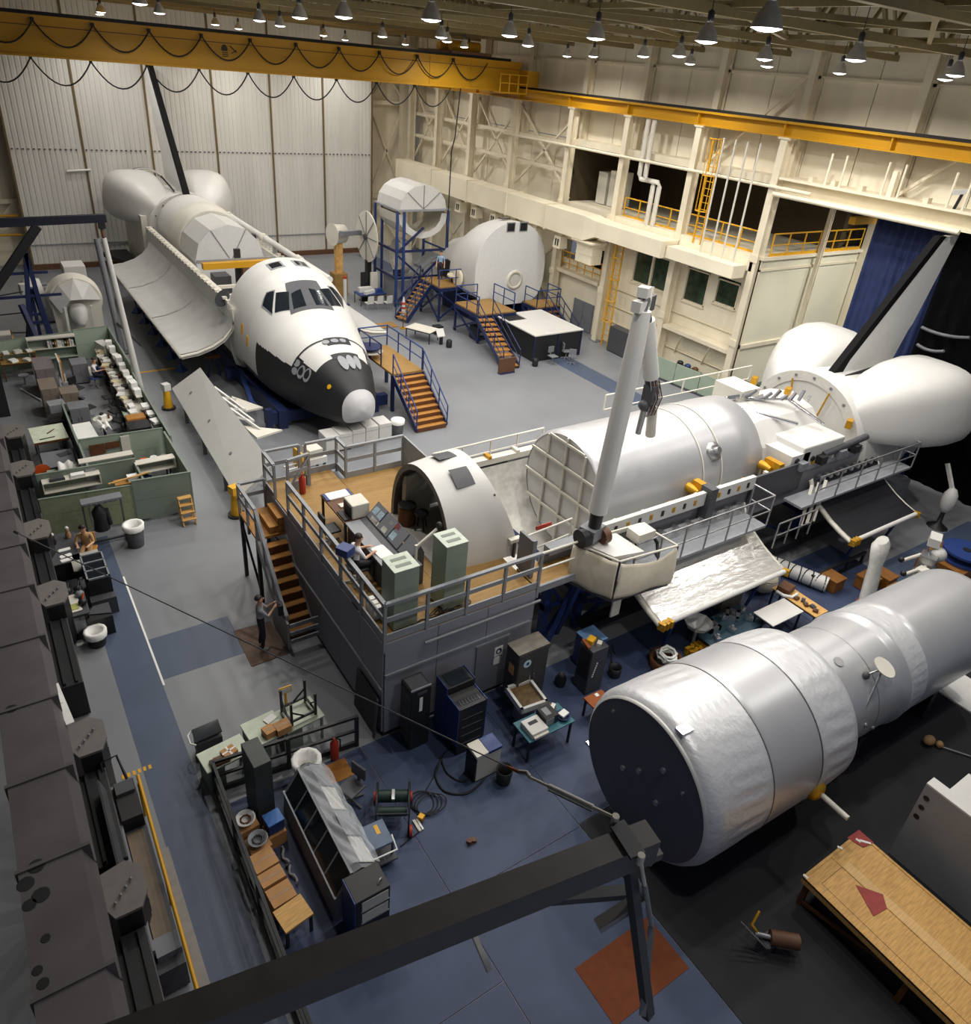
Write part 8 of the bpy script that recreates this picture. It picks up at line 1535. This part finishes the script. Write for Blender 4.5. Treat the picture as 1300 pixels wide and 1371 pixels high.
t = table('low dark table carrying chrome parts under the shiny radiator', 16.3, 9.65, 2.3, 1.0, .45, mat('slate_teal', rgb(40, 66, 80), .5), BLACK, z=.02)
for k, (x, y) in enumerate(((15.75, 9.8), (16.75, 9.85), (15.5, 9.35), (16.2, 9.4), (17.1, 9.5), (16.4, 9.9), (17.25, 9.85))):
    t = thing('chrome_part', ['chrome square frame at the left of the low dark table', 'chrome square frame in the middle of the low dark table', 'chrome block at the near left corner of the low dark table', 'chrome block before the left frame on the low dark table', 'chrome block at the near right of the low dark table', 'chrome block between the two frames on the low dark table', 'chrome block at the far right corner of the low dark table'][k], 'part', (x, y, .47), .6 * k, group='chrome parts on the low dark table')
    if k < 2:
        for (a, b, c, d) in ((-.22, .22, -.2, -.1), (-.22, .22, .1, .2), (-.22, -.12, -.2, .2), (.12, .22, -.2, .2)): part('frame_bar', MB().bb(a, b, c, d, 0, .14), CHROME, t)
        part('centre', MB().lathe([(.08, 0), (.06, .18)], n=10), STEEL, t)
    else: part('block', MB().box((0, 0, .07), (.22, .14, .12)), CHROME, t); part('pin', MB().lathe([(.04, .13), (.04, .22)], n=8), STEEL, t)
t = thing('foil_dish', 'grey crumpled foil dish on the low dark table corner', 'dish', (15.15, 9.85, .02)); part('dish', MB().lathe([(.05, .6), (.35, .75), (.42, .9)], n=9, smooth=False, cap=False), RADG, t); part('stalk', MB().tube((0, 0, 0), (0, 0, .62), .05), GREYR, t)
carton('dark stack of crates below the right end of the shiny radiator', 17.6, 10.9, .02, 1.0, .8, .9, 0, mat('brown_grey', rgb(128, 116, 104), .5)); t = thing('cloth_bundle', 'pale cloth bundle under the right end of the shiny radiator', 'bundle', (19.3, 10.6, .02)); part('bundle', MB().ball((0, 0, .4), .5, 10, (1, .8, .8)), CLOTH, t); part('tie', MB().lathe([(.42, .58), (.44, .62)], n=12, cap=False), GREY, t)
# bagged arm, chrome machine, crates and cable reel
t = thing('bagged_arm', 'tall white cloth bagged arm standing behind the silver cylinder', 'arm', (22.0, 8.6, 0))
a0, a1 = Vector((21.85, 8.45, .0)), Vector((22.55, 9.0, 2.0))
m = MB(); m.loft([[a0.lerp(a1, k) + Vector((w * math.cos(q), w * .5 * math.sin(q), .05 * math.sin(7 * k + q))) for q in [2 * PI * i / 12 for i in range(12)]] for k, w in ((0, .34), (.15, .38), (.4, .36), (.62, .34), (.78, .42), (.92, .46), (1, .3))]); part('bag', m, mat('grey_cloth', rgb(205, 204, 198), .8, bump=.2), t, W=True)
part('valve', MB().box((21.5, 8.4, .12), (.3, .2, .2), .4), STEEL, t, W=True); part('base_ring', MB().lathe([(.3, 0), (.3, .08)], (21.85, 8.45, 0), (0, 0, 1), 12), RUST, t, W=True)
t = thing('chrome_grapple', 'white and chrome grapple machine with two arms behind the silver cylinder', 'machine', (24.6, 8.2, 0)); part('block', MB().box((24.5, 8.2, 1.0), (.5, .5, .6), .3), STEEL, t, W=True); part('white_box', MB().box((24.95, 8.4, 1.65), (.6, .35, .3), .4), WHITE, t, W=True); part('elbow', MB().ball((24.9, 8.1, 1.25), .26, 10), WHITE, t, W=True); part('pedestal', MB().bb(24.2, 24.8, 7.9, 8.4, 0, .75), GREYR, t, W=True); part('column', MB().bb(23.8, 24.2, 7.9, 8.2, 0, 1.0), OFFW, t, W=True)
for k, (y, z, L) in enumerate(((8.1, .95, 1.1), (8.4, 1.25, .9))): part('arm', MB().tube((24.3, y, z), (24.3 - L, y + .1, z), .06), OFFW, t, W=True); part('knob', MB().ball((24.2 - L, y + .12, z + .05), .1, 8), BLACK, t, W=True); 
for k in range(5): part('chrome_rod', MB().beam((24.3 + .12 * k, 7.9, .8), (24.5 + .1 * k, 8.3, 1.5 - .1 * k), .05), CHROME, t, W=True)
for k, (x, y) in enumerate(((22.7, 9.0), (23.4, 8.8), (23.0, 8.1), (21.6, 9.6))): t = thing('orange_crate', ['far left orange crate', 'far right orange crate', 'near orange crate', 'orange crate half hidden'][k] + ' in the dark pallet frame behind the cylinder', 'crate', (x, y, .04)); part('body', MB().bb(-.28, .28, -.28, .28, 0, .4), mat('crate_brown', rgb(132, 84, 30), .6, var=.15), t); part('lid', MB().bb(-.3, .3, -.3, .3, .4, .46), mat('crate_brown', rgb(132, 84, 30), .6, var=.15), t)
t = thing('pallet_frame', 'dark steel pallet frame around the orange crates', 'frame', (22.7, 8.8, 0)); 
for y in (7.7, 9.95): part('rail', MB().bb(20.9, 24.0, y - .05, y + .05, .42, .52), BLACK, t, W=True); part('foot_rail', MB().bb(20.9, 24.0, y - .05, y + .05, 0, .1), BLACK, t, W=True)
for x in (20.95, 22, 23, 23.95):
    for y in (7.7, 9.95): part('post', MB().bb(x - .04, x + .04, y - .04, y + .04, .1, .42), BLACK, t, W=True)
t = thing('cable_reel', 'bright blue cable reel lying on an orange crate at the right edge', 'reel', (26.6, 7.9, 0)); part('crate', MB().bb(-1.0, .8, -.5, 1.0, 0, .62), mat('crate_brown', rgb(132, 84, 30), .6, var=.15), t); part('lower_flange', MB().lathe([(.75, .64), (.75, .72)], n=28), BLUES, t); part('core', MB().lathe([(.5, .72), (.5, .95)], n=20), NAVY, t); part('upper_flange', MB().lathe([(.75, .95), (.75, 1.03)], n=28), BLUES, t); part('hub_hole', MB().lathe([(.14, 1.03), (.14, 1.05)], n=14), BLACK, t)
t = thing('far_white_tool', 'white wrapped tool on a dark stand at the right edge before the black drape', 'tool', (29.3, 10.0, 0)); part('wrap', MB().ball((0, 0, 1.2), .35, 10, (.8, .8, 1.6)), WHITE, t); part('lamp_arm', MB().beam((0, .0, 1.6), (.1, .6, 2.5), .12), WHITE, t); part('stand', MB().lathe([(.4, 0), (.1, .2), (.08, .7)], n=10), BLACK, t)
t = thing('grey_cabinet_far', 'grey box cabinet below the white pod of the trainer', 'cabinet', (28.9, 12.0, 0)); part('body', MB().bb(-.5, .5, -.4, .4, .05, 1.3), GREY, t); part('base', MB().bb(-.45, .45, -.35, .35, 0, .05), BLACK, t); part('handle', MB().bb(-.1, .1, -.44, -.4, .9, .95), STEEL, t)
t.name = 'steel_box'
one('white_floor_strip', 'white strip lying on the floor right of the silver cylinder', 'strip', MB().bb(-.6, .8, -1.6, .28, 0, .03).bb(-.6, -.55, -1.6, .28, .03, .05), PAPER, (20.6, 4.85, .03))
t = thing('rope_end', 'tan rope knot with a thin line lying on the black mat', 'rope', (17.85, 4.2, .03)); part('knot', MB().ball((0, 0, .12), .14, 8, (1.4, 1, .8)), TANJ, t); part('knot', MB().ball((.15, -.2, .08), .1, 8), TANJ, t); part('line', MB().tube((.15, -.25, .05), (1.1, -1.6, .02), .02), GREYR, t)
# ---------------------------------------------------------------- plywood table and grey plate, bottom right
t = thing('plywood_crate', 'plywood topped crate bench with red tape patches at the bottom right', 'bench', (11.9, 2.2, .03))
CX0, CX1, CY0, CY1, CH = 11.12, 13.08, -.9, 3.42, .82
part('top_sheet', MB().bb(CX0, 12.0, CY0, CY1, CH - .04, CH), PLYF, t, W=True); part('top_sheet', MB().bb(12.012, CX1, CY0, CY1, CH - .04, CH), PLYF, t, W=True)
for x in (CX0, CX1 - .06): part('edge_batten', MB().bb(x, x + .06, CY0, CY1, CH - .16, CH + .012), PLYF, t, W=True)
part('edge_batten', MB().bb(CX0 + .06, CX1 - .06, CY1 - .06, CY1, CH - .16, CH + .012), PLYF, t, W=True)
part('inlay_strip', MB().bb(12.02, 12.24, CY0 + .2, CY1 - .3, CH, CH + .006), mat('pale_plywood', rgb(216, 176, 116), .6, var=.12, scale=4, stretch=(1, 9, 1)), t, W=True); part('pencil_line', MB().bb(CX0 + .2, CX0 + .21, CY0, CY1 - .3, CH, CH + .002), WOODB, t, W=True); part('pencil_line', MB().bb(CX0 + .2, 12.0, CY1 - .3, CY1 - .29, CH, CH + .002), WOODB, t, W=True)
REDC = mat('red_cloth_tape', rgb(160, 70, 66), .8)
part('tape_patch', MB().prism([(11.9, 2.75), (12.2, 2.35), (12.0, 2.15), (11.62, 2.2)], CH + .006, CH + .012), REDC, t, W=True); part('tape_patch', MB().prism([(12.7, 3.46), (13.1, 3.44), (13.1, 3.1), (12.8, 3.15)], CH + .012, CH + .018), REDC, t, W=True)
for x, y, r in ((12.95, 3.2, .7), (12.85, 3.3, .2), (12.35, 3.4, .5), (11.16, 3.38, .1)): part('white_tape', MB().box((x, y, CH + .022), (.05, .22 if r == .7 else .1, .004), r), PAPER, t, W=True)
for x in (CX0 + .1, CX1 - .1):
    for y in (CY0 + .1, 1.2, CY1 - .12): part('leg', MB().bb(x - .05, x + .05, y - .05, y + .05, .03, CH - .04), WOODB, t, W=True)
part('lower_brace', MB().beam((CX0 + .1, CY1 - .12, .1), (CX0 + .1, 1.2, .7), .05, .09), WOODB, t, W=True); part('dark_panel', MB().bb(CX0 + .18, CX1 - .15, CY0 + .2, CY1 - .3, .1, .7), BLACK, t, W=True)
tp = PX(1240, 1050, 13.95); gx, gy, gz = 13.95, tp.y, tp.z
t = thing('grey_plate', 'upright grey metal plate with holes along its edge behind the plywood bench', 'plate', (gx, 1.2, 0))
m = MB(); m.bb(gx, gx + .05, -1.6, gy, .03, gz); part('plate', m, mat('grey_plate_paint', rgb(150, 152, 156), .45, var=.05, scale=1), t, W=True); part('top_flange', MB().bb(gx, gx + .28, -1.6, gy, gz, gz + .04), WHITE, t, W=True)
for k in range(3): z = gz - .3 - .28 * k; part('edge_hole', MB().tube((gx - .012, gy - .12, z), (gx - .004, gy - .12, z), .06, 12), BLACK, t, W=True)
t = thing('white_plate', 'white metal sheet standing behind the grey plate at the right edge', 'plate', (14.9, 1.5, 0)); part('plate', MB().bb(14.75, 15.6, -1.6, 2.75, gz - .5, gz - .44), WHITE, t, W=True)
for x in (14.85, 15.5):
    for y in (-1.4, 2.6): part('leg', MB().bb(x - .04, x + .04, y - .04, y + .04, .03, gz - .5), GREYD, t, W=True)
t = thing('brown_machine', 'small brown brass machine on the black mat left of the plywood bench', 'machine', (10.0, 3.1, .03)); part('motor', MB().tube((-.1, 0, .3), (.3, -.35, .3), .14, 12), BROWNS, t); part('bracket', MB().bb(-.25, .1, -.12, .12, .0, .22), GREYD, t); part('arm', MB().path([(-.2, .1, .2), (-.35, .3, .5), (-.1, .35, .62)], .03), GOLD, t); part('shaft', MB().tube((-.1, .0, .3), (-.3, .2, .3), .05), STEEL, t)
for k in range(3): part('rod', MB().beam((-.3, -.1 + .1 * k, .25), (-.5, .2 + .12 * k, .5), .025), STEEL, t)
mark('rust_mat', 6.45, 8.3, 3.6, 4.7, mat('rust_carpet', rgb(112, 54, 20), .85), .03)
# ================================================================ BLACK BOOM and its tie rods, near the camera
bo = thing('black_boom', 'big black box boom with tie rods crossing the bottom of the view', 'boom', (1.6, 1.7, 10.4))
BZ = 10.45
b0 = Vector((-.3, 2.06, BZ)); b1 = Vector((2.565, 1.582, BZ)); dv = (b1 - b0).normalized()
BLK = mat('boom_black', rgb(92, 89, 88), .55, var=.12, scale=8)
part('box_beam', MB().beam(b0, b1, .155, .2), BLK, bo, W=True); part('end_tube', MB().beam(b1 + dv * .0 + Vector((0, 0, -.14)), b1 + dv * .02 - Vector((0, 0, .14)), .1, .06), BLK, bo, W=True)
lug = b1 - dv * .18 + Vector((0, 0, .11)); part('saddle_plate', MB().beam(lug - dv * .05, lug + dv * .05, .22, .02), GREYD, bo, W=True)
n_ = dv.cross(Vector((0, 0, 1))).normalized()
far = lug - n_ * .12; near = lug + n_ * .12
c = lug - n_ * .13 if (lug - n_ * .13).y > lug.y else lug + n_ * .13; c2_ = lug * 2 - c
part('eye_lug', MB().tube(c - Vector((0, 0, .03)), c + Vector((0, 0, .04)), .022, 10), OFFW, bo, W=True); part('eye_lug', MB().tube(c2_ - Vector((0, 0, .03)), c2_ + Vector((0, 0, .04)), .022, 10), OFFW, bo, W=True)
# far tie: turnbuckle then cable to the left wall
s0 = c + Vector((0, 0, .02)); w1 = P(20, 712, 6.0); dd = (w1 - s0).normalized()
tq = lambda d: s0 + dd * d
part('tie_rod', MB().tube(tq(.0), tq(.16), .011, 6), OFFW, bo, W=True); part('turnbuckle', MB().tube(tq(.16), tq(.5), .017, 8), WHITE, bo, W=True); part('turnbuckle_bar', MB().tube(tq(.16) - Vector((0, 0, .035)), tq(.5) - Vector((0, 0, .035)), .007, 6), GREYR, bo, W=True); part('tie_rod', MB().tube(tq(.5), tq(.66), .01, 6), OFFW, bo, W=True); part('shackle', MB().path([tq(.66), tq(.7) + Vector((.02, .01, 0)), tq(.76)], .016, 6), STEEL, bo, W=True); part('rusty_socket', MB().tube(tq(.76), tq(.86), .013, 6, .008), RUST, bo, W=True)
t = thing('tie_wire', 'thin grey tie wire running from the boom across to the left side', 'wire', tq(.86)); part('wire', MB().tube(tq(.86), w1, .005, 5, .011), GREYR, t, W=True); part('end_clamp', MB().tube(w1 - dd * .2, w1, .03, 6), GREYD, t, W=True)
# near tie rod going down
e0 = c2_; e1 = P(872, 1240, 9.6)
dn = (e1 - e0).normalized(); eq = lambda d: e0 + dn * d; LL = (e1 - e0).length
part('tie_rod', MB().tube(eq(0), eq(LL * .35), .012, 6), OFFW, bo, W=True); part('turnbuckle', MB().tube(eq(LL * .35), eq(LL * .85), .017, 8), GREYR, bo, W=True); part('tie_rod', MB().tube(eq(LL * .85), eq(LL * 1.0), .016, 6), STEEL, bo, W=True); part('tie_strap', MB().beam(e1, P(860, 1360, 9.3), .04, .02), GREYR, bo, W=True)
part('post', MB().beam(b1 - dv * .12 - Vector((0, 0, .12)), P(868, 1360, 9.2), .07, .05), GREYD, bo, W=True)
part('angle_iron', MB().beam(P(800, 1240, 9.9), P(862, 1200, 10.0), .07, .06), STEEL, bo, W=True); part('angle_clip', MB().beam(P(862, 1200, 10.0), b1 - dv * .14 - Vector((0, 0, .1)), .03), STEEL, bo, W=True)
part('cross_brace', MB().beam(P(705, 1205, 9.9), P(865, 1192, 9.95), .07, .05), GREYD, bo, W=True); part('cross_brace', MB().beam(P(640, 1210, 10.1), P(850, 1160, 10.2), .03, .02), BROWNS, bo, W=True)
part('hanger_strap', MB().beam(P(628, 1236, 10.2), P(655, 1300, 10.0), .03, .02), OFFW, bo, W=True); part('under_bracket', MB().beam(b0 + dv * 2.0 - Vector((0, 0, .12)), b0 + dv * 3.0 - Vector((0, 0, .14)), .08, .06), BLK, bo, W=True)
